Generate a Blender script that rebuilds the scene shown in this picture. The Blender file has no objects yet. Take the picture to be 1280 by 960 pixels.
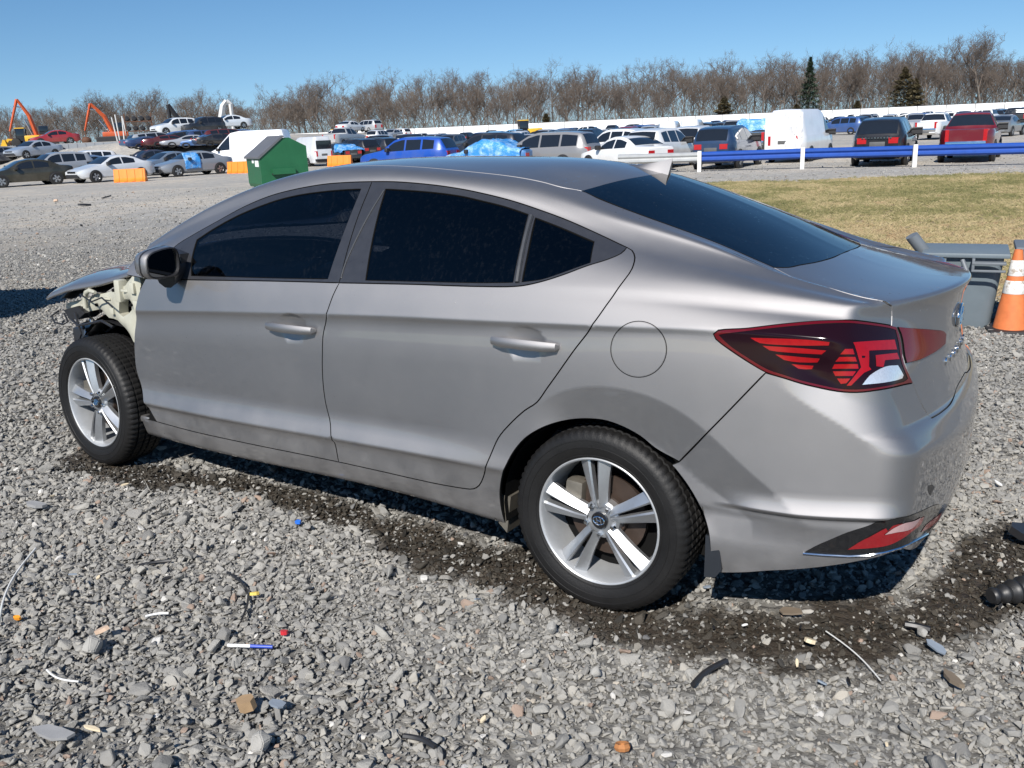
import bpy, bmesh, math, random
import numpy as np
from mathutils import Vector, Matrix, geometry
random.seed(7); RNG = np.random.default_rng(7)
S = bpy.context.scene; COL = S.collection

# ---------- camera, world, sun, exposure ----------
CAM_CAR = np.array([-1.2058, 3.3442, 1.4864])       # camera position in the sedan's own axes
YAW, FPX = math.radians(-58.111), 1120.8
def cam_axes(pitch, roll):
    cy, sy, cp, sp = math.cos(YAW), math.sin(YAW), math.cos(pitch), math.sin(pitch)
    fwd = np.array([cy*cp, sy*cp, -sp]); right = np.array([sy, -cy, 0.]); up = np.cross(right, fwd)
    c, s = math.cos(roll), math.sin(roll)
    return np.stack([c*right+s*up, -s*right+c*up, -fwd], 1)
AX_CAR = cam_axes(math.radians(14.515), math.radians(.091))
AX_W = cam_axes(math.radians(15.87), math.radians(-2.48))
R_CAR = AX_W @ AX_CAR.T                                # the sedan stands on ground that leans a little
CAM_W = np.array([CAM_CAR[0], CAM_CAR[1], CAM_CAR[2]/R_CAR[2, 2]])
M_CAR = Matrix.Translation(Vector(CAM_W)) @ Matrix(R_CAR.tolist()).to_4x4() @ Matrix.Translation(Vector(-CAM_CAR))
cam = bpy.data.objects.new('camera', bpy.data.cameras.new('camera')); COL.objects.link(cam)
cam.matrix_world = Matrix.Translation(Vector(CAM_W)) @ Matrix(AX_W.tolist()).to_4x4()
cam.data.sensor_width = 36; cam.data.lens = 36*FPX/1280; cam.data.clip_start = .05; cam.data.clip_end = 6000
S.camera = cam
def ray_w(px, py):
    d = AX_W @ np.array([(px-640)/FPX, (480-py)/FPX, -1.]); return d/np.linalg.norm(d)
SUN_D = ray_w(965, 1005)                                # the photographer's own shadow lies here: straight down-sun
SUN_EL = math.asin(-SUN_D[2]); SUN_AZ = math.atan2(-SUN_D[0], -SUN_D[1])    # azimuth clockwise from +Y
W = bpy.data.worlds.new('World'); S.world = W; W.use_nodes = True
nt = W.node_tree; nt.nodes.clear()
sky = nt.nodes.new('ShaderNodeTexSky'); sky.sky_type = 'NISHITA'; sky.sun_disc = False
sky.sun_elevation = SUN_EL; sky.sun_rotation = SUN_AZ; sky.altitude = 100; sky.air_density = 1.0; sky.dust_density = 0.; sky.ozone_density = 3.0
bg = nt.nodes.new('ShaderNodeBackground'); bg.inputs[1].default_value = .076
wo = nt.nodes.new('ShaderNodeOutputWorld'); nt.links.new(bg.outputs[0], wo.inputs[0])
tc = nt.nodes.new('ShaderNodeTexCoord'); up_ = nt.nodes.new('ShaderNodeVectorMath'); up_.operation = 'ADD'; up_.inputs[1].default_value = (0, 0, .08)   # a clear dry sky, without Nishita's yellow rim
nv = nt.nodes.new('ShaderNodeVectorMath'); nv.operation = 'NORMALIZE'; nt.links.new(tc.outputs['Generated'], up_.inputs[0]); nt.links.new(up_.outputs[0], nv.inputs[0]); nt.links.new(nv.outputs[0], sky.inputs[0])
hs = nt.nodes.new('ShaderNodeHueSaturation'); hs.inputs['Saturation'].default_value = 1.22; hs.inputs['Value'].default_value = 1.08
nt.links.new(sky.outputs[0], hs.inputs['Color']); nt.links.new(hs.outputs[0], bg.inputs[0])
sun = bpy.data.objects.new('sun', bpy.data.lights.new('sun', 'SUN')); COL.objects.link(sun)
sun.data.energy = 5.0; sun.data.angle = math.radians(.53); sun.data.color = (1, .955, .89)
sun.rotation_euler = Vector(SUN_D).to_track_quat('-Z', 'Y').to_euler()
S.view_settings.view_transform = 'Standard'; S.view_settings.look = 'None'; S.view_settings.exposure = .42; S.view_settings.gamma = 1
S.cycles.max_bounces = 8; S.cycles.transparent_max_bounces = 12

# ---------- ground shape ----------
N_CAR = R_CAR[:, 2]; O_CAR = np.array(M_CAR @ Vector((0, 0, 0)))
def ss(a, b, x):
    t = np.clip((np.asarray(x, float)-a)/(b-a), 0, 1); return t*t*(3-2*t)
def ground_z(x, y):
    x = np.asarray(x, float); y = np.asarray(y, float)
    zc = O_CAR[2]-(N_CAR[0]*(x-O_CAR[0])+N_CAR[1]*(y-O_CAR[1]))/N_CAR[2]
    w = ss(19, 5, np.hypot(x-1, y-.2))
    return zc*w-.45*(1-w)
def gz(x, y): return float(ground_z(x, y))
def on_ground(px, py, z=0.):
    """where the sight line through a pixel of the photograph meets level ground"""
    d = ray_w(px, py); t = (z-CAM_W[2])/d[2]; return CAM_W+d*t
def at_dist(px, dist):
    """a point on level ground, dist metres out (along the view axis) in the direction of a pixel column"""
    d = ray_w(px, 161-(px-640)*.0433); h = d[:2]/np.linalg.norm(d[:2])
    f = -AX_W[:2, 2]; f = f/np.linalg.norm(f); k = 1.06*dist/(h@f)
    return CAM_W[0]+h[0]*k, CAM_W[1]+h[1]*k

# ---------- helpers ----------
def link(o, parent=None):
    COL.objects.link(o)
    if parent is not None: o.parent = parent
    return o
def tag(o, label=None, cat=None, group=None, kind=None):
    if label: o['label'] = label
    if cat: o['category'] = cat
    if group: o['group'] = group
    if kind: o['kind'] = kind
    return o
def empty(name, loc=(0, 0, 0), rz=0., label=None, cat=None, group=None):
    o = bpy.data.objects.new(name, None); o.location = loc; o.rotation_euler = (0, 0, rz); o.empty_display_size = .2
    COL.objects.link(o); return tag(o, label, cat, group)
def copy_tree(o, parent=None):
    c = o.copy(); COL.objects.link(c)
    if parent is not None: c.parent = parent
    for ch in o.children: copy_tree(ch, c)
    return c
class MB:
    """collects vertices and faces; build() links them as one mesh object"""
    def __init__(s): s.v = []; s.f = []; s.m = []; s.mat = 0
    def add(s, v, f):
        k = len(s.v); s.v += [tuple(map(float, p)) for p in v]; s.f += [tuple(i+k for i in q) for q in f]; s.m += [s.mat]*len(f); return s
    def box(s, x0, y0, z0, x1, y1, z1, M=None, bev=0.):
        if bev > 0:
            bm = bmesh.new(); bmesh.ops.create_cube(bm, size=1)
            for v in bm.verts: v.co = Vector(((x0+x1)/2+v.co.x*(x1-x0), (y0+y1)/2+v.co.y*(y1-y0), (z0+z1)/2+v.co.z*(z1-z0)))
            bmesh.ops.bevel(bm, geom=bm.edges[:], offset=bev, segments=2, affect='EDGES', profile=.6)
            bm.verts.index_update(); v = [q.co[:] for q in bm.verts]; f = [[q.index for q in p.verts] for p in bm.faces]; bm.free()
        else:
            v = [(x, y, z) for z in (z0, z1) for y in (y0, y1) for x in (x0, x1)]
            f = [(0, 2, 3, 1), (4, 5, 7, 6), (0, 1, 5, 4), (2, 6, 7, 3), (0, 4, 6, 2), (1, 3, 7, 5)]
        if M is not None: v = [tuple(M @ Vector(p)) for p in v]
        return s.add(v, f)
    def tube(s, pts, r, n=8, cap=True):
        pts = [Vector(p) for p in pts]; rs = r if hasattr(r, '__len__') else [r]*len(pts); V = []; Fc = []
        up = None
        for i, p in enumerate(pts):
            t = (pts[min(i+1, len(pts)-1)]-pts[max(i-1, 0)]).normalized()
            if up is None:
                up = Vector((0, 0, 1)) if abs(t.z) < .9 else Vector((1, 0, 0))
            a = t.cross(up).normalized(); up = a.cross(t).normalized()
            for k in range(n):
                w = 2*math.pi*k/n; V.append(p+(a*math.cos(w)+up*math.sin(w))*rs[i])
        for i in range(len(pts)-1):
            for k in range(n): Fc.append((i*n+k, i*n+(k+1) % n, (i+1)*n+(k+1) % n, (i+1)*n+k))
        if cap: Fc += [tuple(range(n-1, -1, -1)), tuple((len(pts)-1)*n+k for k in range(n))]
        return s.add(V, Fc)
    def lathe(s, prof, n=24, axis='Y', M=None, closed=False):
        """prof: (radius, along)"""
        V = []; Fc = []; m = len(prof)
        for k in range(n):
            w = 2*math.pi*k/n; c, sn = math.cos(w), math.sin(w)
            for r, a in prof:
                p = (r*c, a, r*sn) if axis == 'Y' else (r*c, r*sn, a) if axis == 'Z' else (a, r*c, r*sn); V.append(p)
        for k in range(n):
            for i in range(m if closed else m-1):
                j = (i+1) % m; Fc.append((k*m+i, ((k+1) % n)*m+i, ((k+1) % n)*m+j, k*m+j))
        if M is not None: V = [tuple(M @ Vector(p)) for p in V]
        return s.add(V, Fc)
    def prism(s, poly, a0, a1, axis='Y', M=None):
        """polygon in the plane across axis, pushed from a0 to a1"""
        def q(u, v, a): return (u, a, v) if axis == 'Y' else (u, v, a) if axis == 'Z' else (a, u, v)
        n = len(poly); V = [q(u, v, a0) for u, v in poly]+[q(u, v, a1) for u, v in poly]
        Fc = [tuple(range(n)), tuple(range(2*n-1, n-1, -1))]+[(i, i+n, (i+1) % n+n, (i+1) % n) for i in range(n)]
        if M is not None: V = [tuple(M @ Vector(p)) for p in V]
        return s.add(V, Fc)
    def mesh(s, name, mats, smooth=None, fix=True):
        me = bpy.data.meshes.new(name); me.from_pydata(s.v, [], s.f)
        for m in (mats if isinstance(mats, (list, tuple)) else [mats]): me.materials.append(m)
        me.polygons.foreach_set('material_index', s.m)
        if fix:
            bm = bmesh.new(); bm.from_mesh(me); bmesh.ops.recalc_face_normals(bm, faces=bm.faces[:]); bm.to_mesh(me); bm.free()
        if smooth is not None:
            me.polygons.foreach_set('use_smooth', [True]*len(me.polygons)); me.set_sharp_from_angle(angle=math.radians(smooth))
        me.update(); return me
    def build(s, name, mats, parent=None, smooth=None, fix=True):
        return link(bpy.data.objects.new(name, s.mesh(name, mats, smooth, fix)), parent)
def icos(r, sub=1):
    bm = bmesh.new(); bmesh.ops.create_icosphere(bm, subdivisions=sub, radius=r)
    v = [q.co[:] for q in bm.verts]; f = [[q.index for q in p.verts] for p in bm.faces]; bm.free(); return v, f

# ---------- materials ----------
class NT:
    def __init__(s, name):
        s.mat = bpy.data.materials.new(name); s.mat.use_nodes = True; s.t = s.mat.node_tree; s.n = s.t.nodes
        s.b = s.n['Principled BSDF']
    def new(s, t, **k):
        n = s.n.new(t)
        for a, v in k.items():
            if a.startswith('i_'): n.inputs[a[2:].replace('_', ' ')].default_value = v
            else: setattr(n, a, v)
        return n
    def link(s, a, b): s.t.links.new(a, b)
    def set(s, **k):
        for a, v in k.items(): s.b.inputs[a.replace('_', ' ')].default_value = v
        return s
    def coord(s, kind='Object'): return s.new('ShaderNodeTexCoord').outputs[kind]
    def pos(s): return s.new('ShaderNodeNewGeometry').outputs['Position']
    def noise(s, vec, scale, detail=4, rough=.55, out='Fac'):
        n = s.new('ShaderNodeTexNoise'); n.inputs['Scale'].default_value = scale; n.inputs['Detail'].default_value = detail; n.inputs['Roughness'].default_value = rough
        s.link(vec, n.inputs['Vector']); return n.outputs[out]
    def voro(s, vec, scale, feature='F1', out='Distance'):
        n = s.new('ShaderNodeTexVoronoi'); n.feature = feature; n.inputs['Scale'].default_value = scale; s.link(vec, n.inputs['Vector']); return n.outputs[out]
    def ramp(s, fac, stops, interp='LINEAR'):
        r = s.new('ShaderNodeValToRGB'); r.color_ramp.interpolation = interp
        while len(r.color_ramp.elements) < len(stops): r.color_ramp.elements.new(.5)
        for e, (p, c) in zip(r.color_ramp.elements, stops): e.position = p; e.color = (*c, 1) if hasattr(c, '__len__') else (c, c, c, 1)
        s.link(fac, r.inputs[0]); return r.outputs[0]
    def math(s, op, a, b=None, clamp=False):
        n = s.new('ShaderNodeMath'); n.operation = op; n.use_clamp = clamp
        for i, v in enumerate((a, b)):
            if v is None: continue
            if isinstance(v, (int, float)): n.inputs[i].default_value = v
            else: s.link(v, n.inputs[i])
        return n.outputs[0]
    def mix(s, fac, a, b, mode='MIX'):
        n = s.new('ShaderNodeMix'); n.data_type = 'RGBA'; n.blend_type = mode
        for i, v in ((0, fac), (6, a), (7, b)):
            if isinstance(v, (int, float)): n.inputs[i].default_value = v
            elif isinstance(v, tuple): n.inputs[i].default_value = (*v, 1) if len(v) == 3 else v
            else: s.link(v, n.inputs[i])
        return n.outputs[2]
    def bump(s, h, strength=.3, dist=.01, to='Normal'):
        n = s.new('ShaderNodeBump'); n.inputs['Strength'].default_value = strength; n.inputs['Distance'].default_value = dist
        s.link(h, n.inputs['Height']); s.link(n.outputs[0], s.b.inputs[to]); return n.outputs[0]
    def col(s, c): s.link(c, s.b.inputs['Base Color'])
    def out(s, k, v): s.link(v, s.b.inputs[k])
def plain(name, c, rough=.5, metal=0., var=.12, scale=6., coat=0., spec=.5, bump=0., bscale=40.):
    n = NT(name); n.set(Roughness=rough, Metallic=metal); n.b.inputs['Coat Weight'].default_value = coat; n.b.inputs['Specular IOR Level'].default_value = spec
    n.b.inputs['Coat Roughness'].default_value = .04
    v = n.coord(); f = n.noise(v, scale, 5)
    n.col(n.mix(f, tuple(max(0, q*(1-var)) for q in c), tuple(min(1, q*(1+var)) for q in c)))
    n.out('Roughness', n.math('ADD', n.math('MULTIPLY', f, .15), rough-.07))
    if bump: n.bump(n.noise(v, bscale, 4), bump, .004)
    return n.mat
# ---------- body surface of the wrecked sedan (car axes: X forward from rear axle, Y left, Z up, metres) ----------
KX = np.array([2.45, 2.2, 1.9, 1.5, 1.1, .7, .4, .15, -.1, -.3, -.45, -.6, -.75, -.9, -1.1])
def _n(*v): return np.array(v, float)
RAIL_Z = {
 'b': _n(.945,.957,.972,.990,1.012,1.033,1.052,1.064,1.070,1.068,1.062,1.054,1.044,1.034,1.028),
 'h': _n(.785,.808,.836,.869,.900,.927,.944,.960,.975,.987,.990,.990,.985,.975,.970),
 'l': _n(.365,.372,.382,.396,.411,.424,.430,.432,.434,.436,.438,.440,.440,.440,.440),
 'd': _n(.285,.287,.285,.294,.306,.313,.320,.325,.325,.325,.325,.335,.345,.355,.36),
 's': _n(.192,.192,.194,.206,.219,.218,.206,.205,.20,.20,.21,.235,.285,.34,.36),
 'w': _n(1.02,1.135,1.240,1.337,1.372,1.353,1.308,1.240,1.185,1.150,1.122,1.094,1.068,1.050,1.040),
 'e': _n(1.06,1.185,1.306,1.408,1.432,1.411,1.377,1.313,1.247,1.186,1.132,1.096,1.072,1.060,1.052),
 'c': _n(1.10,1.225,1.362,1.450,1.469,1.468,1.450,1.398,1.318,1.240,1.174,1.120,1.089,1.083,1.080)}
RAIL_Y = {
 'b': _n(.842,.850,.856,.860,.862,.862,.860,.856,.846,.832,.815,.790,.755,.700,.620),
 'h': _n(.866,.877,.888,.895,.898,.899,.898,.898,.895,.888,.877,.857,.826,.780,.700),
 'l': _n(.870,.882,.896,.903,.905,.905,.902,.898,.893,.886,.876,.860,.835,.80,.74),
 'm': _n(.858,.868,.880,.886,.889,.890,.891,.893,.892,.886,.876,.860,.835,.795,.73),
 'd': _n(.850,.860,.866,.870,.872,.872,.872,.872,.872,.868,.860,.848,.825,.79,.73),
 's': _n(.822,.830,.836,.840,.842,.842,.842,.842,.842,.842,.838,.828,.80,.76,.70),
 'w': _n(.735,.706,.674,.652,.643,.643,.648,.658,.670,.678,.682,.680,.660,.620,.560),
 'e': _n(.655,.635,.602,.556,.531,.530,.531,.536,.546,.558,.573,.587,.592,.572,.530)}
FADE_L = np.interp(-KX, -np.array([2.5,.75,.42,-1.2]), [1,1,0,0])       # lower door crease dies out before the wheel
FADE_H = np.interp(-KX, -np.array([2.5,.1,-.42,-1.2]), [1,1,.25,0])       # upper crease dies out at the lamp

def nspline(x, y, xq):
    """natural cubic spline, columns of y"""
    o = np.argsort(x); x = x[o]; y = y[o]; n = len(x); h = np.diff(x)
    A = np.zeros((n, n)); B = np.zeros((n,) + y.shape[1:])
    A[0, 0] = A[-1, -1] = 1
    for i in range(1, n-1):
        A[i, i-1] = h[i-1]; A[i, i] = 2*(h[i-1]+h[i]); A[i, i+1] = h[i]
        B[i] = 6*((y[i+1]-y[i])/h[i] - (y[i]-y[i-1])/h[i-1])
    M = np.linalg.solve(A, B.reshape(n, -1)).reshape(y.shape)
    xq = np.clip(xq, x[0], x[-1]); k = np.clip(np.searchsorted(x, xq)-1, 0, n-2)
    ex = (slice(None),) + (None,)*(y.ndim-1)
    t = (xq-x[k])[ex]; u = (x[k+1]-xq)[ex]; H = h[k][ex]
    return M[k]*u**3/(6*H) + M[k+1]*t**3/(6*H) + (y[k]/H-M[k]*H/6)*u + (y[k+1]/H-M[k+1]*H/6)*t

def control_rows():
    Z, Y = RAIL_Z, RAIL_Y; fl, fh = FADE_L, FADE_H; R = []
    R.append((0*KX+.02, Z['s']-.02)); R.append((0*KX+.55, Z['s']-.02))
    R.append((Y['s']-.015, Z['s']-.006)); R.append((Y['s'], Z['s']+.004))
    R.append((Y['d'], Z['d'])); R.append((Y['d']*.35+Y['l']*.65-.010*fl, Z['l']-.018))
    R.append((Y['l']-.001, Z['l']-.004)); R.append((Y['l']-.002*fl, Z['l']+.005))
    R.append((Y['m']-.010*fl, Z['l']+.075)); R.append((Y['m']-.004*fl, Z['l']+.15))
    R.append((Y['m']+.003, .55*Z['h']+.45*Z['l']+.06)); R.append((Y['m']+.003, Z['h']-.10))
    R.append((Y['h']*(1-fh)+(Y['m']-.002)*fh, Z['h']-.045)); R.append((Y['h']-.007*fh, Z['h']-.014))
    R.append((Y['h'], Z['h']-.003)); R.append((Y['h']-.003*fh, Z['h']+.006))
    R.append((.55*Y['h']+.45*Y['b']-.004, .45*Z['h']+.55*Z['b']))
    R.append((Y['b'], Z['b']-.012)); 
    R.append((Y['b']-.012, Z['b']+.014))
    for t in (.33, .66):
        yy = (Y['b']-.012)*(1-t)+Y['w']*t; zz = (Z['b']+.014)*(1-t)+Z['w']*t
        bul = .012*np.interp(-KX, -np.array([2.5,.2,-.3,-1.2]), [1,1,1.6,1.6])*4*t*(1-t)
        R.append((yy+bul, zz+bul*.6))
    wr = np.interp(-KX, [-.35, .05], [0, 1]); yw = Y['w']; zw = Z['w']; yl = Y['b']-.012; zl_ = Z['b']+.014
    R.append((yw+(yl-yw)*.13*wr, zw-.006*(1-wr)+(zl_-zw)*.13*wr+.006*wr)); R.append((yw-.015*(1-wr)+(Y['e']-yw)*.30*wr, zw+.02*(1-wr)+((Z['e']-zw)*.30+.014)*wr))
    rb = np.interp(-KX, -np.array([2.5,.4,-.2,-.6,-1.2]), [.010,.012,.022,.012,.004])
    R.append((.5*(Y['w']+Y['e'])+rb*.6, .45*Z['w']+.55*Z['e']+rb))
    R.append((Y['e']+.02, Z['e']-.002)); R.append((Y['e']-.03, .88*Z['e']+.12*Z['c']+.002))
    R.append((.62*Y['e'], .40*Z['e']+.60*Z['c']+.002)); R.append((.30*Y['e'], .10*Z['e']+.90*Z['c']+.001)); R.append((0*KX, Z['c']))
    return np.array(R)                                # rows, (y,z), knots

Z0 = .62
XG = np.arange(-1.2, 2.5001, .005); TH = np.radians(np.arange(-90, 90.01, .125))
def build_table():
    R = control_rows(); ctl = np.moveaxis(R, 2, 0)    # knots, rows, 2
    C = nspline(KX, ctl, XG)                          # nx, rows, 2
    for it in range(4):                               # Chaikin corner cutting: quadratic B-spline
        a = C[:, :-1]; b = C[:, 1:]
        q = np.stack([.75*a+.25*b, .25*a+.75*b], 2).reshape(C.shape[0], -1, 2)
        C = np.concatenate([C[:, :1], q, C[:, -1:]], 1)
    T = np.empty((len(XG), len(TH)))
    for i in range(len(XG)):
        th = np.arctan2(C[i, :, 1]-Z0, C[i, :, 0]); r = np.hypot(C[i, :, 1]-Z0, C[i, :, 0])
        o = np.argsort(th); T[i] = np.interp(TH, th[o], r[o])
    return T
RHO = build_table()
def rho(x, th):
    fx = np.clip((x-XG[0])/.005, 0, len(XG)-1.001); ft = np.clip((th-TH[0])/np.radians(.125), 0, len(TH)-1.001)
    i = fx.astype(int); j = ft.astype(int); u = fx-i; v = ft-j
    return (RHO[i, j]*(1-u)+RHO[i+1, j]*u)*(1-v)+(RHO[i, j+1]*(1-u)+RHO[i+1, j+1]*u)*v

# rear end: x as a function of (y, z)
HZ = np.array([.10,.20,.26,.33,.40,.50,.58,.615,.635,.66,.69,.708,.718,.74,.80,.88,.95,1.02,1.05,1.07,1.082,1.30])
HX = np.array([-.82,-.90,-.952,-.980,-.988,-.990,-.990,-.991,-.987,-.977,-.966,-.958,-.944,-.938,-.922,-.908,-.902,-.906,-.915,-.926,-.93,-.99])
HC = np.array([.11,.11,.11,.11,.12,.14,.14,.14,.14,.14,.14,.14,.14,.14,.15,.17,.24,.33,.36,.38,.38,.38])
def chk(x, n=3):
    for _ in range(n):
        a, b = x[:-1], x[1:]; q = np.stack([.75*a+.25*b, .25*a+.75*b], 1).reshape(-1, x.shape[1]); x = np.concatenate([x[:1], q, x[-1:]])
    return x
_h = chk(np.stack([HZ, HX, HC], 1))
def hrear(y, z):
    z = z-.068*(np.minimum(np.abs(y), .85)/.8)**2*sstep(.42, .62, z)*sstep(.75, .65, z)
    return np.interp(z, _h[:, 0], _h[:, 1]) + np.interp(z, _h[:, 0], _h[:, 2])*y*y
def sstep(a, b, x):
    t = np.clip((x-a)/(b-a), 0, 1); return t*t*(3-2*t)
def _dense(x, y, n=400):
    x = np.array(x, float); q = np.linspace(x[0], x[-1], n); return q, nspline(x, np.array(y, float)[:, None], q)[:, 0]
C1X, C1Z = _dense([.40,.50,.564,.652,.735,.796,.851,.918,1.1], [.935,.880,.842,.793,.749,.716,.696,.682,.665])
C2X, C2Z = _dense([.35,.48,.59,.72,.81,.90,1.1], [.454,.464,.471,.481,.490,.495,.497])
RCP, RCR = _dense([40,51.6,68.5,86.9,106.5,115.7,124.9,139.6,151.5,159.6,175], [.430,.432,.452,.472,.493,.504,.514,.532,.568,.615,.72])
def dside(p):
    """relief added to the side: the flare round the rear wheel and the bumper's creases (metres outward)"""
    x, y, z = p[..., 0], p[..., 1], p[..., 2]
    side = sstep(.50, .68, np.abs(y))
    dx = x; dz = z-.30; r = np.hypot(dx, dz); ph = np.degrees(np.arctan2(dz, dx))
    rc = np.interp(ph, RCP, RCR)
    band = -.17*np.clip(rc-r, 0, .15)*sstep(46, 74, ph)*sstep(178, 158, ph)
    z1 = np.interp(-x, C1X, C1Z)
    t = z-z1
    shelf = -.24*np.clip(t, 0, .085)*sstep(.24, .10, t)*sstep(-.52, -.68, x)*sstep(.97, .90, z)
    zc = np.interp(-x, C2X, C2Z)
    q = z-zc
    ridge = .017*np.where(q >= 0, np.clip(1-q/.055, 0, 1)**1.6, sstep(-.012, 0, q))*sstep(-.36, -.52, x)
    return side*(band+shelf+ridge)
def F(p):
    y = np.abs(p[..., 1]); x = p[..., 0]; z = p[..., 2]
    th = np.arctan2(z-Z0, y); r = np.hypot(z-Z0, y)
    a = r - rho(x, th) - dside(p)
    b = hrear(y, z) - x
    k = .020 + .085*sstep(1.03, .90, z)*(1-.35*sstep(.90, .55, z)) + .03*sstep(.62,.25,z)
    h = np.clip(.5+.5*(a-b)/k, 0, 1)
    return a*h + b*(1-h) + k*h*(1-h)
def grad(p, e=.006):
    g = np.stack([F(p+np.eye(3)[i]*e)-F(p-np.eye(3)[i]*e) for i in range(3)], -1)
    return g/np.linalg.norm(g, axis=-1, keepdims=True)
def shoot(o, d, t0=0., t1=2.5, n=140):
    """first crossing of F=0 along rays o+t*d going from outside (F>0) in, or inside out when started inside"""
    o = np.asarray(o, float); d = np.asarray(d, float)
    lo = np.full(o.shape[0], t0); hi = np.full(o.shape[0], np.nan); f0 = F(o+d*t0); found = np.zeros(o.shape[0], bool); prev = lo.copy()
    for t in np.linspace(t0, t1, n)[1:]:
        f = F(o+d*t); new = (~found) & ((f > 0) != (f0 > 0))
        lo[new] = prev[new]; hi[new] = t; found |= new; prev[:] = t
    hi[~found] = lo[~found]
    s = (f0 > 0)
    for _ in range(30):
        m = .5*(lo+hi); f = (F(o+d*m[:, None]) > 0) == s
        lo = np.where(f, m, lo); hi = np.where(f, hi, m)
    P = o+d*(.5*(lo+hi))[:, None]; P[~found] = np.nan
    return P
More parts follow.
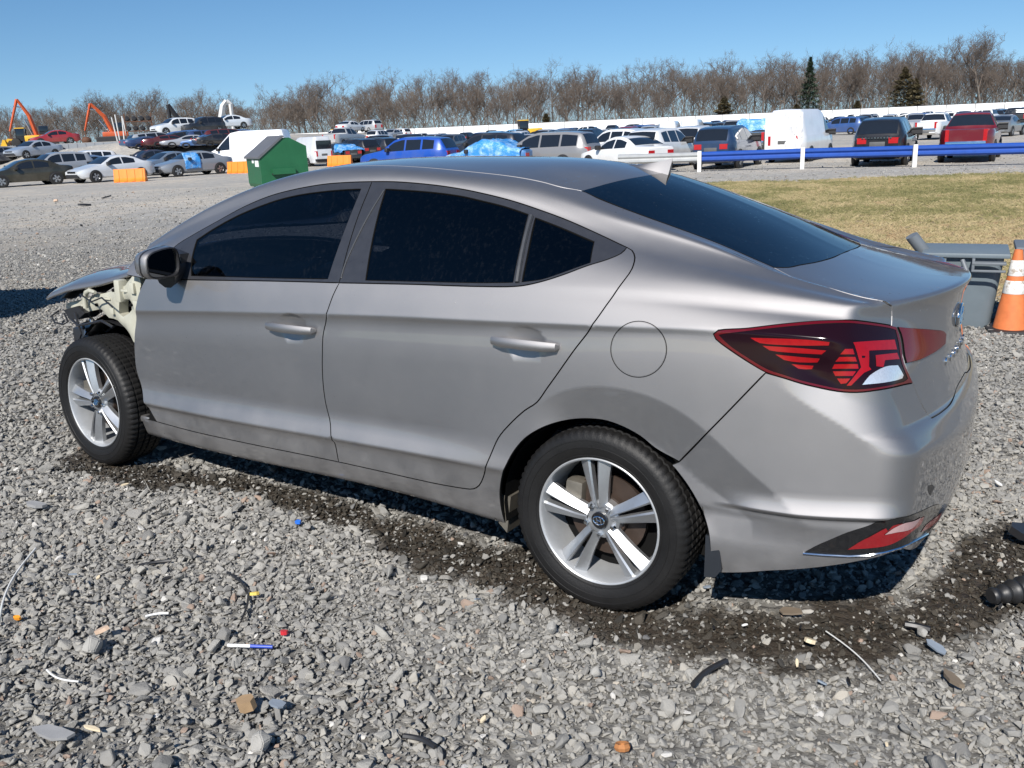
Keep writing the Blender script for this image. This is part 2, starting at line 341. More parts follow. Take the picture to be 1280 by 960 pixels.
# boundary curves of the panels on that surface (metres, car axes)
TR = {
 'belt_front': [(2.2533,0.8474,0.9418),(1.9722,0.8532,0.9588),(1.7356,0.8547,0.974),(1.5476,0.8547,0.9865),(1.3044,0.8554,1.0011),(1.1018,0.8562,1.0124)],
 'belt_rear': [(1.1018,0.8562,1.0124),(0.9239,0.8557,1.0233),(0.7415,0.8549,1.0341),(0.6026,0.8551,1.041),(0.4703,0.8548,1.0483),(0.3243,0.8517,1.0602),(0.2453,0.8414,1.0789),(0.1687,0.8207,1.1064),(0.0988,0.7906,1.1366),(0.0452,0.7631,1.1563),(0.0132,0.7317,1.174),(0.0078,0.6982,1.1906)],
 'b_gap': [(1.1018,0.8562,1.0124),(1.1188,0.8758,0.9642),(1.1362,0.8962,0.8991),(1.1623,0.889,0.825),(1.1716,0.8914,0.7469),(1.1795,0.8889,0.6668),(1.1799,0.8855,0.5865),(1.1719,0.8814,0.5159),(1.1536,0.8869,0.4619),(1.1381,0.8989,0.4026),(1.1363,0.8692,0.3038)],
 'door_bottom_front': [(1.1363,0.8692,0.3038),(1.3248,0.8686,0.2989),(1.5558,0.8671,0.2913),(1.8037,0.8646,0.2846),(2.0168,0.8607,0.2803),(2.2674,0.8542,0.2827)],
 'door_lead': [(2.2674,0.8542,0.2827),(2.3064,0.8609,0.3434),(2.3412,0.8608,0.4146),(2.3743,0.8557,0.5039),(2.3684,0.8612,0.5997),(2.3495,0.8648,0.6842),(2.3263,0.8632,0.7705),(2.2986,0.8593,0.8699),(2.2533,0.8474,0.9418)],
 'rear_door_rear': [(0.0078,0.6982,1.1906),(-0.0137,0.7066,1.1834),(-0.0384,0.738,1.1651),(-0.0502,0.7826,1.1354),(-0.0437,0.8132,1.1086),(-0.0137,0.8597,1.0425),(0.0244,0.8948,0.9717),(0.0843,0.8943,0.8863),(0.1453,0.8959,0.7981),(0.1834,0.8952,0.7448),(0.2225,0.8942,0.6902),(0.2688,0.8934,0.6555),(0.3274,0.8923,0.5984),(0.3759,0.8914,0.5389),(0.4099,0.8981,0.4595),(0.4425,0.885,0.3815),(0.4649,0.8773,0.3455),(0.4921,0.8727,0.3254)],
 'door_bottom_rear': [(0.4921,0.8727,0.3254),(0.5245,0.871,0.3182),(0.6432,0.8691,0.3102),(0.7728,0.8686,0.3075),(0.9071,0.8689,0.3067),(1.1363,0.8692,0.3038)],
 'dlo_top': [(2.1288,0.7714,1.0856),(2.0392,0.7389,1.1388),(1.9347,0.7069,1.1921),(1.8102,0.6745,1.2526),(1.6754,0.6562,1.301),(1.5507,0.6489,1.3306),(1.3673,0.6424,1.3596),(1.2368,0.64,1.37),(1.1116,0.6379,1.3752),(0.9917,0.6359,1.3764),(0.8269,0.6359,1.3688),(0.7005,0.6373,1.3572),(0.6122,0.6397,1.3453),(0.4834,0.6443,1.3232),(0.3587,0.6505,1.2943),(0.2383,0.6571,1.2616),(0.1176,0.6727,1.224),(0.0078,0.6982,1.1906)],
 'glass_front': [(1.9479,0.8461,0.9775),(1.9744,0.8191,1.0288),(1.9979,0.7613,1.1186),(1.9094,0.7277,1.1736),(1.7908,0.6966,1.2299),(1.6199,0.6743,1.2858),(1.4854,0.666,1.315),(1.3504,0.6621,1.3326),(1.2366,0.6593,1.3425),(1.1523,0.6574,1.3473),(1.15,0.7251,1.2548),(1.1549,0.784,1.1565),(1.1644,0.8383,1.0466),(1.1654,0.8498,1.0222),(1.4176,0.8493,1.0066),(1.646,0.8483,0.994)],
 'glass_rear': [(1.0308,0.6557,1.3497),(0.8134,0.6547,1.3427),(0.6881,0.6554,1.3328),(0.5991,0.6594,1.32),(0.4887,0.6647,1.3016),(0.3932,0.6724,1.2795),(0.3707,0.7509,1.2),(0.3465,0.8452,1.0708),(0.4745,0.8484,1.0604),(0.7453,0.8496,1.0447),(0.9773,0.8503,1.0318),(0.9915,0.8065,1.1201),(1.0108,0.7364,1.24)],
 'glass_quarter': [(0.3607,0.6768,1.2697),(0.2444,0.6869,1.2384),(0.1227,0.705,1.2039),(0.097,0.7807,1.1456),(0.1726,0.814,1.1146),(0.2404,0.8345,1.0888),(0.3123,0.8433,1.0748),(0.3291,0.7781,1.1649)],
 'lamp_outer': [(-0.3582,0.8832,0.9793),(-0.3718,0.8828,0.9916),(-0.4476,0.8698,1.0027),(-0.5428,0.8393,1.0202),(-0.6351,0.7991,1.0321),(-0.6898,0.7755,1.0354),(-0.7456,0.6986,1.0235),(-0.789,0.613,1.0046),(-0.7995,0.5905,0.9987),(-0.8094,0.5865,0.9762),(-0.8184,0.5919,0.9498),(-0.8287,0.6079,0.9162),(-0.8358,0.6131,0.8968),(-0.8478,0.6032,0.8702),(-0.8607,0.586,0.8377),(-0.848,0.6419,0.8439),(-0.7926,0.7811,0.8498),(-0.751,0.8115,0.8453),(-0.7036,0.8287,0.8456),(-0.6456,0.8449,0.8539),(-0.6066,0.8563,0.8617),(-0.5626,0.8662,0.8728),(-0.5142,0.8726,0.8836),(-0.4561,0.8773,0.9122),(-0.4001,0.8806,0.9431),(-0.366,0.8821,0.9651)],
 'lamp_inner': [(-0.8018,0.5861,0.9966),(-0.8319,0.505,0.9829),(-0.87,0.3622,0.9592),(-0.8877,0.2609,0.9402),(-0.8927,0.2299,0.926),(-0.8954,0.246,0.8966),(-0.8836,0.3583,0.8917),(-0.8609,0.502,0.8913),(-0.8377,0.6045,0.8972),(-0.8306,0.6019,0.9152),(-0.8203,0.5862,0.949),(-0.8114,0.5811,0.9755)],
 'seam_deck': [(-0.4286,0.5651,1.1417),(-0.4743,0.5709,1.1271),(-0.5276,0.5858,1.1119),(-0.5984,0.6586,1.1066),(-0.6354,0.6731,1.0956),(-0.6722,0.6803,1.0868),(-0.7302,0.6671,1.0786),(-0.7686,0.6392,1.0735),(-0.7797,0.62,1.0683),(-0.7854,0.6036,1.0584)],
 'lid_side': [(-0.7854,0.6036,1.0584),(-0.7872,0.5993,1.03),(-0.7908,0.609,1.0039)],
 'lid_low': [(-0.838,0.6057,0.8956),(-0.8496,0.5991,0.8672),(-0.8638,0.5809,0.8293),(-0.8754,0.5638,0.7981),(-0.8892,0.5433,0.7636),(-0.9021,0.5192,0.735),(-0.9131,0.5079,0.7202)],
 'lid_bottom': [(-0.9131,0.5079,0.7202),(-0.9268,0.4222,0.7172),(-0.9394,0.2896,0.7153),(-0.94,0.1864,0.7205),(-0.9383,0.118,0.7321)],
 'bumper_gap': [(-0.5131,0.8727,0.8823),(-0.3817,0.883,0.7121),(-0.2663,0.8626,0.5673)],
 'arch': [(0.3809,0.8357,0.2057),(0.3842,0.8568,0.2643),(0.3804,0.873,0.3277),(0.3639,0.8883,0.3952),(0.3404,0.8996,0.447),(0.3151,0.8939,0.4989),(0.2719,0.8925,0.5544),(0.2203,0.8912,0.5949),(0.1694,0.8852,0.6225),(0.1195,0.8788,0.6412),(0.0682,0.8767,0.6543),(0.0145,0.8754,0.6613),(-0.0272,0.874,0.661),(-0.0818,0.8711,0.6494),(-0.1356,0.8675,0.6286),(-0.1896,0.865,0.5956),(-0.2437,0.863,0.5528),(-0.2898,0.8612,0.5038),(-0.3254,0.8595,0.4556),(-0.3522,0.8547,0.4046),(-0.3734,0.8623,0.3514),(-0.3802,0.8563,0.2868),(-0.3809,0.8393,0.2151)],
 'sill_low': [(0.4886,0.8387,0.2132),(0.8592,0.836,0.2214)],
 'bumper_low': [(-0.3809,0.8393,0.2151),(-0.4839,0.8409,0.2429),(-0.5554,0.8396,0.2665),(-0.6681,0.8282,0.2991),(-0.7537,0.8163,0.3291),(-0.836,0.8039,0.3639),(-0.9005,0.7622,0.3968),(-0.9367,0.6462,0.3958)],
 'glass_r_edge': [(0.2723,0.5127,1.3555),(0.1958,0.5402,1.3277),(0.1162,0.5418,1.3062),(0.0329,0.5491,1.2831),(-0.0265,0.5528,1.2674),(-0.0846,0.556,1.2519),(-0.17,0.5614,1.228),(-0.2508,0.5604,1.2042),(-0.3439,0.5619,1.172),(-0.4286,0.5651,1.1417)],
 'glass_r_bottom': [(-0.4286,0.5651,1.1417),(-0.4587,0.5172,1.1387),(-0.4774,0.4479,1.1403),(-0.5024,0.3474,1.1407),(-0.52,0.2048,1.1423),(-0.5217,0.0587,1.1451)],
 'roof_rear': [(0.2723,0.5127,1.3555),(0.246,0.4134,1.3721),(0.2184,0.2983,1.3881),(0.1936,0.1706,1.3991)],
 'fuel': [(-0.2203,0.8902,0.9197),(-0.2177,0.8915,0.8933),(-0.2066,0.8924,0.8682),(-0.188,0.8932,0.8468),(-0.1635,0.8938,0.8314),(-0.1357,0.8944,0.8235),(-0.1072,0.8949,0.8241),(-0.0809,0.8953,0.8333),(-0.0595,0.8954,0.8501),(-0.045,0.895,0.8729),(-0.0389,0.8937,0.8992),(-0.0418,0.892,0.9264),(-0.054,0.8911,0.9519),(-0.0756,0.8946,0.9739),(-0.0984,0.8892,0.9876),(-0.1252,0.8862,0.994),(-0.1537,0.8869,0.9928),(-0.181,0.8912,0.9842),(-0.2006,0.8891,0.9672),(-0.2142,0.889,0.945)],
 'trim': [(-0.6532,0.8411,0.3516),(-0.6868,0.8393,0.382),(-0.7241,0.8355,0.4096),(-0.7688,0.8307,0.4406),(-0.8196,0.8193,0.4683),(-0.8577,0.8148,0.4894),(-0.8971,0.7791,0.4975),(-0.9302,0.6649,0.4814),(-0.9581,0.4883,0.4489),(-0.969,0.3864,0.4),(-0.9462,0.5795,0.383),(-0.9271,0.7033,0.4027),(-0.9004,0.7627,0.3994),(-0.866,0.7932,0.3894),(-0.8252,0.8104,0.3762),(-0.7779,0.8202,0.3657),(-0.71,0.8327,0.3574)],
 'reflector': [(-0.7703,0.8243,0.3854),(-0.8114,0.8192,0.4255),(-0.8609,0.802,0.4642),(-0.896,0.7705,0.4747),(-0.9368,0.6323,0.4568),(-0.9336,0.6571,0.4394),(-0.9201,0.7252,0.4392),(-0.8984,0.767,0.4252),(-0.8757,0.7886,0.4121),(-0.8337,0.8102,0.4004)],
 'refl_white': [(-0.8601,0.803,0.4444),(-0.8773,0.7905,0.4632),(-0.9028,0.7607,0.4752),(-0.931,0.6647,0.4634),(-0.9275,0.6869,0.4564),(-0.9178,0.7314,0.4495),(-0.8876,0.7815,0.4501)],
 'refl_side': [(-0.9419,0.6098,0.4215),(-0.9535,0.5277,0.4148),(-0.9648,0.4302,0.4037),(-0.9622,0.4506,0.389),(-0.9524,0.5353,0.3939),(-0.9356,0.6513,0.4126)],
 'tow': [(-0.9376,0.6129,0.5449),(-0.9454,0.5658,0.535),(-0.9487,0.5454,0.5201),(-0.9441,0.578,0.5021),(-0.9391,0.6062,0.523)],
 'handle_front': [(1.4622,0.8855,0.8297),(1.3499,0.8866,0.8443),(1.2048,0.8876,0.8528),(1.2186,0.8887,0.819),(1.3344,0.889,0.7957),(1.4185,0.8876,0.7977)],
 'handle_rear': [(0.4064,0.8899,0.8944),(0.2904,0.8905,0.9057),(0.1466,0.8916,0.9123),(0.1596,0.8937,0.8839),(0.2728,0.8939,0.8616),(0.3826,0.8925,0.8621)],
 'l_bars': [(-0.4679,0.8739,0.9768),(-0.6789,0.8396,0.9828),(-0.6912,0.834,0.9496),(-0.6665,0.8336,0.9125),(-0.6365,0.8399,0.9008),(-0.5801,0.8576,0.9202),(-0.5251,0.868,0.9477)],
 'mirror_shadow': [(2.1214,0.8526,0.9431),(1.9876,0.8534,0.9567),(2.0178,0.8787,0.8441)],
 'bar1': [(-0.4634,0.8745,0.9787),(-0.5116,0.8693,0.9819),(-0.6176,0.8537,0.9863),(-0.673,0.842,0.9837),(-0.6717,0.842,0.9735),(-0.5981,0.8564,0.9677),(-0.4908,0.8714,0.9651)],
 'bar2': [(-0.4979,0.8708,0.9588),(-0.5986,0.8563,0.9609),(-0.6669,0.8434,0.9597),(-0.6554,0.8447,0.9473),(-0.5785,0.8591,0.9454),(-0.5186,0.8688,0.9471)],
 'bar3': [(-0.5346,0.8672,0.9372),(-0.5999,0.8536,0.9356),(-0.6516,0.8426,0.9352),(-0.6456,0.8402,0.9226),(-0.6007,0.8516,0.9193),(-0.5592,0.8632,0.9233)],
 'bar4': [(-0.5787,0.8583,0.9132),(-0.6357,0.8405,0.9123),(-0.6324,0.8411,0.9017),(-0.5981,0.8529,0.9008)],
 'slat1': [(-0.7104,0.8217,0.9653),(-0.728,0.8051,0.9643),(-0.7335,0.8045,0.9491),(-0.7007,0.8292,0.9498)],
 'slat2': [(-0.6993,0.8297,0.943),(-0.7361,0.8037,0.9425),(-0.7412,0.8019,0.9292),(-0.6903,0.8315,0.9287)],
 'slat3': [(-0.6886,0.8305,0.9215),(-0.7437,0.801,0.9226),(-0.7471,0.8013,0.9095),(-0.6833,0.8296,0.907)],
 'slat4': [(-0.6859,0.8289,0.9004),(-0.7424,0.8064,0.9031),(-0.7366,0.813,0.8901),(-0.6932,0.8279,0.8875)],
 'slat5': [(-0.6979,0.8272,0.8811),(-0.7315,0.8164,0.8833),(-0.7232,0.8208,0.8695),(-0.7095,0.8252,0.8663)],
 'bracket': [(-0.7249,0.7974,0.9805),(-0.8037,0.6178,0.9657),(-0.814,0.6242,0.9387),(-0.7617,0.7573,0.9537),(-0.7693,0.7773,0.9143),(-0.7758,0.7742,0.9054),(-0.7614,0.7937,0.8984),(-0.7356,0.8167,0.8635),(-0.7238,0.8211,0.8628),(-0.752,0.7961,0.9136),(-0.73,0.798,0.9722)],
 'bracket_in': [(-0.7767,0.7406,0.9399),(-0.8159,0.6308,0.9308),(-0.8242,0.6314,0.9131),(-0.7982,0.7089,0.9215),(-0.7994,0.7312,0.9065),(-0.7845,0.7563,0.912)],
 'reverse': [(-0.8016,0.725,0.9067),(-0.8249,0.6533,0.8999),(-0.8405,0.6385,0.8695),(-0.8401,0.6513,0.8627),(-0.8088,0.7509,0.8674),(-0.7611,0.8033,0.8663),(-0.7749,0.784,0.8914)],
 'lamp_inner_loop': [(-0.3747,0.882,0.9785),(-0.4554,0.8746,0.9951),(-0.546,0.8483,1.0117),(-0.6388,0.8121,1.0244),(-0.6924,0.7846,1.0277),(-0.7459,0.706,1.0149),(-0.7852,0.6296,0.9984),(-0.8003,0.5985,0.9891),(-0.8138,0.6049,0.9516),(-0.8242,0.6216,0.9183),(-0.8343,0.6276,0.8924),(-0.8492,0.6172,0.8567),(-0.8436,0.6479,0.8543),(-0.7901,0.7812,0.8587),(-0.75,0.811,0.8551),(-0.7045,0.8271,0.855),(-0.6489,0.8418,0.8629),(-0.6076,0.8545,0.8713),(-0.565,0.865,0.8829),(-0.5188,0.8718,0.8945),(-0.4609,0.8764,0.9224),(-0.4087,0.8796,0.9514)],
}
APRON = {'out': [(3.248, 0.711), (3.108, 0.744), (2.942, 0.776), (2.871, 0.806), (2.808, 0.809), (2.644, 0.844), (2.627, 0.875), (2.587, 0.891), (2.557, 0.894), (2.562, 0.87), (2.51, 0.883), (2.458, 0.916), (2.405, 0.958), (2.366, 0.94), (2.374, 0.882), (2.438, 0.765), (2.477, 0.616), (2.487, 0.622), (2.52, 0.646), (2.581, 0.677), (2.645, 0.7), (2.691, 0.702), (2.739, 0.701), (2.782, 0.722), (2.828, 0.733), (2.989, 0.699), (3.164, 0.669), (3.256, 0.686)], 'hole': [(2.597, 0.802), (2.572, 0.811), (2.491, 0.819), (2.478, 0.806), (2.49, 0.769), (2.525, 0.746), (2.569, 0.728), (2.612, 0.738)], 'dark': [(3.118, 0.757), (2.962, 0.796), (2.975, 0.773), (3.122, 0.743)], 'loop': [(2.941, 0.736), (2.909, 0.805), (2.854, 0.824), (2.804, 0.824)]}
TR['seam_deck'] = [TR['glass_r_bottom'][0], (-.50, .595, 1.12), (-.575, .622, 1.10), (-.647, .640, 1.086), (-.715, .640, 1.074), (-.758, .628, 1.068), (-.776, .617, 1.064), TR['lid_side'][0]]
TR['glass_r_edge'] = [(x, y, z) for (x, _, z), y in zip(TR['glass_r_edge'], (.5127, .527, .537, .545, .550, .554, .559, .562, .564, .5651))]
# ---------- ground ----------
F2 = -AX_W[:2, 2]/np.linalg.norm(AX_W[:2, 2]); R2 = np.array([F2[1], -F2[0]])     # forward and right on the ground, as seen from the camera
def fr(d, r): return CAM_W[0]+F2[0]*d+R2[0]*r, CAM_W[1]+F2[1]*d+R2[1]*r
def to_fr(x, y):
    a = x-CAM_W[0]; b = y-CAM_W[1]; return a*F2[0]+b*F2[1], a*R2[0]+b*R2[1]
_perm = np.random.default_rng(3).random((256, 256))
def vnoise(x, y):
    xi = np.floor(x).astype(int); yi = np.floor(y).astype(int); u = x-xi; v = y-yi; u = u*u*(3-2*u); v = v*v*(3-2*v)
    g = lambda a, b: _perm[a % 256, b % 256]
    return (g(xi, yi)*(1-u)+g(xi+1, yi)*u)*(1-v)+(g(xi, yi+1)*(1-u)+g(xi+1, yi+1)*u)*v
def fbm(x, y, n=4):
    s = 0; a = .5
    for i in range(n): s = s+a*vnoise(x*2**i+17*i, y*2**i+31*i); a *= .5
    return s/(1-.5**n)
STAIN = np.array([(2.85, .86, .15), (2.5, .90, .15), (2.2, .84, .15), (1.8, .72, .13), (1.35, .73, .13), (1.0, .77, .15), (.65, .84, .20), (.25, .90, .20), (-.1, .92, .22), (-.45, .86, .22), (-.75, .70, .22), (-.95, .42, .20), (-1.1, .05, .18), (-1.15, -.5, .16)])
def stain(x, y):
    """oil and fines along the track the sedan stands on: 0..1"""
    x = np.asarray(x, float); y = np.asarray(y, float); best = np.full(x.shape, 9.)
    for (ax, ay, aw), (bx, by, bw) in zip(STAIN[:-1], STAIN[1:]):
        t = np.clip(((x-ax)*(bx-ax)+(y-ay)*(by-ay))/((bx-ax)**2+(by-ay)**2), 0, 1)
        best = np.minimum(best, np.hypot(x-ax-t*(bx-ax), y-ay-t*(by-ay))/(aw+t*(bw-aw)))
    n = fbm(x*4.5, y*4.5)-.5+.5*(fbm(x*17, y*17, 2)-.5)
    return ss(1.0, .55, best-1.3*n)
def grass_zone(x, y):
    d, r = to_fr(x, y); n = (fbm(x*.7, y*.7)-.5)*3+(fbm(x*4, y*4, 2)-.5)*.8
    edge = 1.5+.12*(d-8)
    return ss(0, .8, r-edge+n*.5)*ss(8.6, 10.4, d+n*1.2-.10*(r-4))*ss(29.3, 27.6, d+n*.5+.14*(r-9))
def bank(x, y):
    """raised yard at the far left"""
    d, r = to_fr(np.asarray(x, float), np.asarray(y, float))
    return 2.35*ss(66, 77, d+.35*(r+20))*ss(-13.5, -19, r-.10*(d-80)*0+.0*d)*ss(165, 150, d)
def gz(x, y): return float(ground_z(x, y)+bank(x, y))
def make_ground():
    ds = np.concatenate([np.arange(-3, 1, .5), np.arange(1, 9, .06), np.arange(9, 16, .2), np.arange(16, 60, 1.), np.arange(60, 100, 2.), np.array([100, 120, 150, 200, 280, 400, 700, 1200, 2500.])])
    rs = np.concatenate([-np.array([2500, 1000, 500, 300, 200, 140, 100, 70, 50., 40, 32, 26, 21, 17, 14, 11.5, 9.5, 8, 7, 6.2]), np.arange(-5.6, 5.6, .06), np.array([5.6, 6.2, 7, 8, 9.5, 11.5, 14, 17, 21, 26, 32, 40, 50, 70, 100, 140, 200, 300, 500, 1000, 2500.])])
    D, Rr = np.meshgrid(ds, rs, indexing='ij'); X, Y = fr(D, Rr); Z = ground_z(X, Y)+bank(X, Y)
    near = ss(14, 8, D)
    Z = Z+near*(.012*(fbm(X*3, Y*3)-.5)+.010*(fbm(X*11, Y*11)-.5))-.004*near
    V = np.stack([X, Y, Z], -1).reshape(-1, 3); n, m = D.shape
    i = np.arange(n-1)[:, None]*m+np.arange(m-1)[None]; Fc = np.stack([i, i+m, i+m+1, i+1], -1).reshape(-1, 4)
    me = bpy.data.meshes.new('ground'); me.from_pydata(V.tolist(), [], Fc.tolist())
    for nm, v in (('stain', stain(X, Y)), ('grass', grass_zone(X, Y)), ('near', ss(30, 10, D))):
        a = me.attributes.new(nm, 'FLOAT', 'POINT'); a.data.foreach_set('value', v.ravel().astype(np.float32))
    me.polygons.foreach_set('use_smooth', [True]*len(Fc))
    n = NT('gravel yard'); p = n.pos()
    at = lambda k: n.new('ShaderNodeAttribute', attribute_name=k).outputs['Fac']
    big = n.noise(p, .22, 5, .6); mid = n.noise(p, 2.2, 5, .65)
    cell = n.new('ShaderNodeTexVoronoi'); cell.inputs['Scale'].default_value = 26; n.link(p, cell.inputs['Vector'])
    rgb = n.new('ShaderNodeSeparateColor'); n.link(cell.outputs['Color'], rgb.inputs[0])
    st = n.ramp(rgb.outputs[0], [(0, (.14, .14, .14)), (.25, (.28, .28, .27)), (.6, (.38, .375, .35)), (.9, (.45, .43, .38)), (1, (.55, .54, .51))])
    st = n.mix(n.ramp(cell.outputs['Distance'], [(.15, .25), (.6, .9)]), st, (.06, .058, .054))  # crevice shade between the stones, put into the ground colour
    fine = n.mix(mid, (.24, .225, .205), (.42, .40, .36))
    tan = n.mix(n.ramp(big, [(.42, 0), (.62, 1)]), fine, (.45, .40, .33))
    sp = n.new('ShaderNodeTexVoronoi'); sp.inputs['Scale'].default_value = 5.5; n.link(p, sp.inputs['Vector']); sc = n.new('ShaderNodeSeparateColor'); n.link(sp.outputs['Color'], sc.inputs[0])
    far = n.mix(n.math('MULTIPLY', n.ramp(sc.outputs[0], [(.3, 0), (.85, 1)]), .55), tan, n.mix(sc.outputs[1], (.20, .20, .20), (.50, .49, .46)))
    far = n.mix(n.ramp(n.noise(p, .9, 5, .7), [(.50, 0), (.66, .5)]), far, (.27, .265, .255))
    g0 = n.mix(n.math('MULTIPLY', at('near'), .75), far, st)
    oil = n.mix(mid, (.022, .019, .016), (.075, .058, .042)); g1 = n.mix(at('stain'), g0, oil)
    gr = n.mix(n.ramp(n.noise(p, 3.5, 5, .7), [(.35, 0), (.65, 1)]), (.29, .225, .125), (.205, .18, .085)); gr = n.mix(n.ramp(n.noise(p, 40, 3, .7), [(.3, .5), (.7, 0)]), gr, (.10, .075, .04))
    gr = n.mix(n.ramp(n.noise(p, .40, 5, .65), [(.42, 0), (.60, .9)]), gr, (.37, .285, .175)); gr = n.mix(n.ramp(n.noise(p, .62, 5, .65), [(.57, 0), (.66, .9)]), gr, (.18, .12, .075))
    n.col(n.mix(at('grass'), g1, gr)); n.out('Roughness', n.math('SUBTRACT', .95, n.math('MULTIPLY', at('stain'), .35)))
    n.b.inputs['Specular IOR Level'].default_value = .25
    h = n.math('ADD', n.math('MULTIPLY', n.math('SUBTRACT', 1, cell.outputs['Distance']), .8), n.math('MULTIPLY', n.noise(p, 60, 4, .7), .6)); n.bump(h, .9, .02)
    me.materials.append(n.mat); o = link(bpy.data.objects.new('ground', me)); tag(o, kind='structure'); return o
make_ground()

def scatter(name, pts, rot, scl, idx, kinds, attrs):
    """one object of many small loose pieces: instances on a cloud of points"""
    me = bpy.data.meshes.new(name); me.from_pydata(pts.tolist(), [], [])
    a = me.attributes.new('rot', 'FLOAT_VECTOR', 'POINT'); a.data.foreach_set('vector', rot.astype(np.float32).ravel())
    a = me.attributes.new('scl', 'FLOAT_VECTOR', 'POINT'); a.data.foreach_set('vector', scl.astype(np.float32).ravel())
    a = me.attributes.new('idx', 'INT', 'POINT'); a.data.foreach_set('value', idx.astype(np.int32))
    for k, v in attrs.items(): a = me.attributes.new(k, 'FLOAT', 'POINT'); a.data.foreach_set('value', v.astype(np.float32))
    o = link(bpy.data.objects.new(name, me)); co = bpy.data.collections.new(name+' kinds')
    for k in kinds: co.objects.link(bpy.data.objects.new(name+' piece', k))
    g = bpy.data.node_groups.new(name+' scatter', 'GeometryNodeTree')
    g.interface.new_socket('Geometry', in_out='INPUT', socket_type='NodeSocketGeometry'); g.interface.new_socket('Geometry', in_out='OUTPUT', socket_type='NodeSocketGeometry')
    N = g.nodes; i = N.new('NodeGroupInput'); u = N.new('NodeGroupOutput'); ip = N.new('GeometryNodeInstanceOnPoints'); ci = N.new('GeometryNodeCollectionInfo')
    ci.inputs['Collection'].default_value = co; ci.inputs['Separate Children'].default_value = True; ci.inputs['Reset Children'].default_value = True
    def na(nm, t): q = N.new('GeometryNodeInputNamedAttribute'); q.data_type = t; q.inputs[0].default_value = nm; return next(s for s in q.outputs if s.enabled and s.name == 'Attribute')
    e2r = N.new('FunctionNodeEulerToRotation')
    L = g.links.new; L(i.outputs[0], ip.inputs['Points']); L(ci.outputs[0], ip.inputs['Instance']); ip.inputs['Pick Instance'].default_value = True
    L(na('idx', 'INT'), ip.inputs['Instance Index']); L(na('rot', 'FLOAT_VECTOR'), e2r.inputs[0]); L(e2r.outputs[0], ip.inputs['Rotation']); L(na('scl', 'FLOAT_VECTOR'), ip.inputs['Scale'])
    L(ip.outputs[0], u.inputs[0]); m = o.modifiers.new('scatter', 'NODES'); m.node_group = g
    tag(o, kind='stuff'); return o
def stone_mat():
    n = NT('crushed stone'); at = lambda k: n.new('ShaderNodeAttribute', attribute_name=k, attribute_type='INSTANCER').outputs['Fac']
    v = n.coord(); t = at('tint')
    c = n.ramp(t, [(0, (.11, .11, .115)), (.10, (.205, .20, .188)), (.35, (.295, .285, .263)), (.62, (.365, .351, .318)), (.80, (.395, .370, .322)), (.90, (.50, .43, .34)), (.95, (.32, .23, .175)), (.965, (.60, .58, .54)), (1, (.66, .64, .60))])
    c = n.mix(n.noise(v, 1.6, 5, .7), n.mix(.30, c, (.10, .10, .10)), c)
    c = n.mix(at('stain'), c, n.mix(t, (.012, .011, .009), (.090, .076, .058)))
    n.col(c); n.out('Roughness', n.math('SUBTRACT', .92, n.math('MULTIPLY', at('stain'), .30))); n.b.inputs['Specular IOR Level'].default_value = .3
    n.bump(n.noise(v, 5, 5, .7), .35, .06); return n.mat
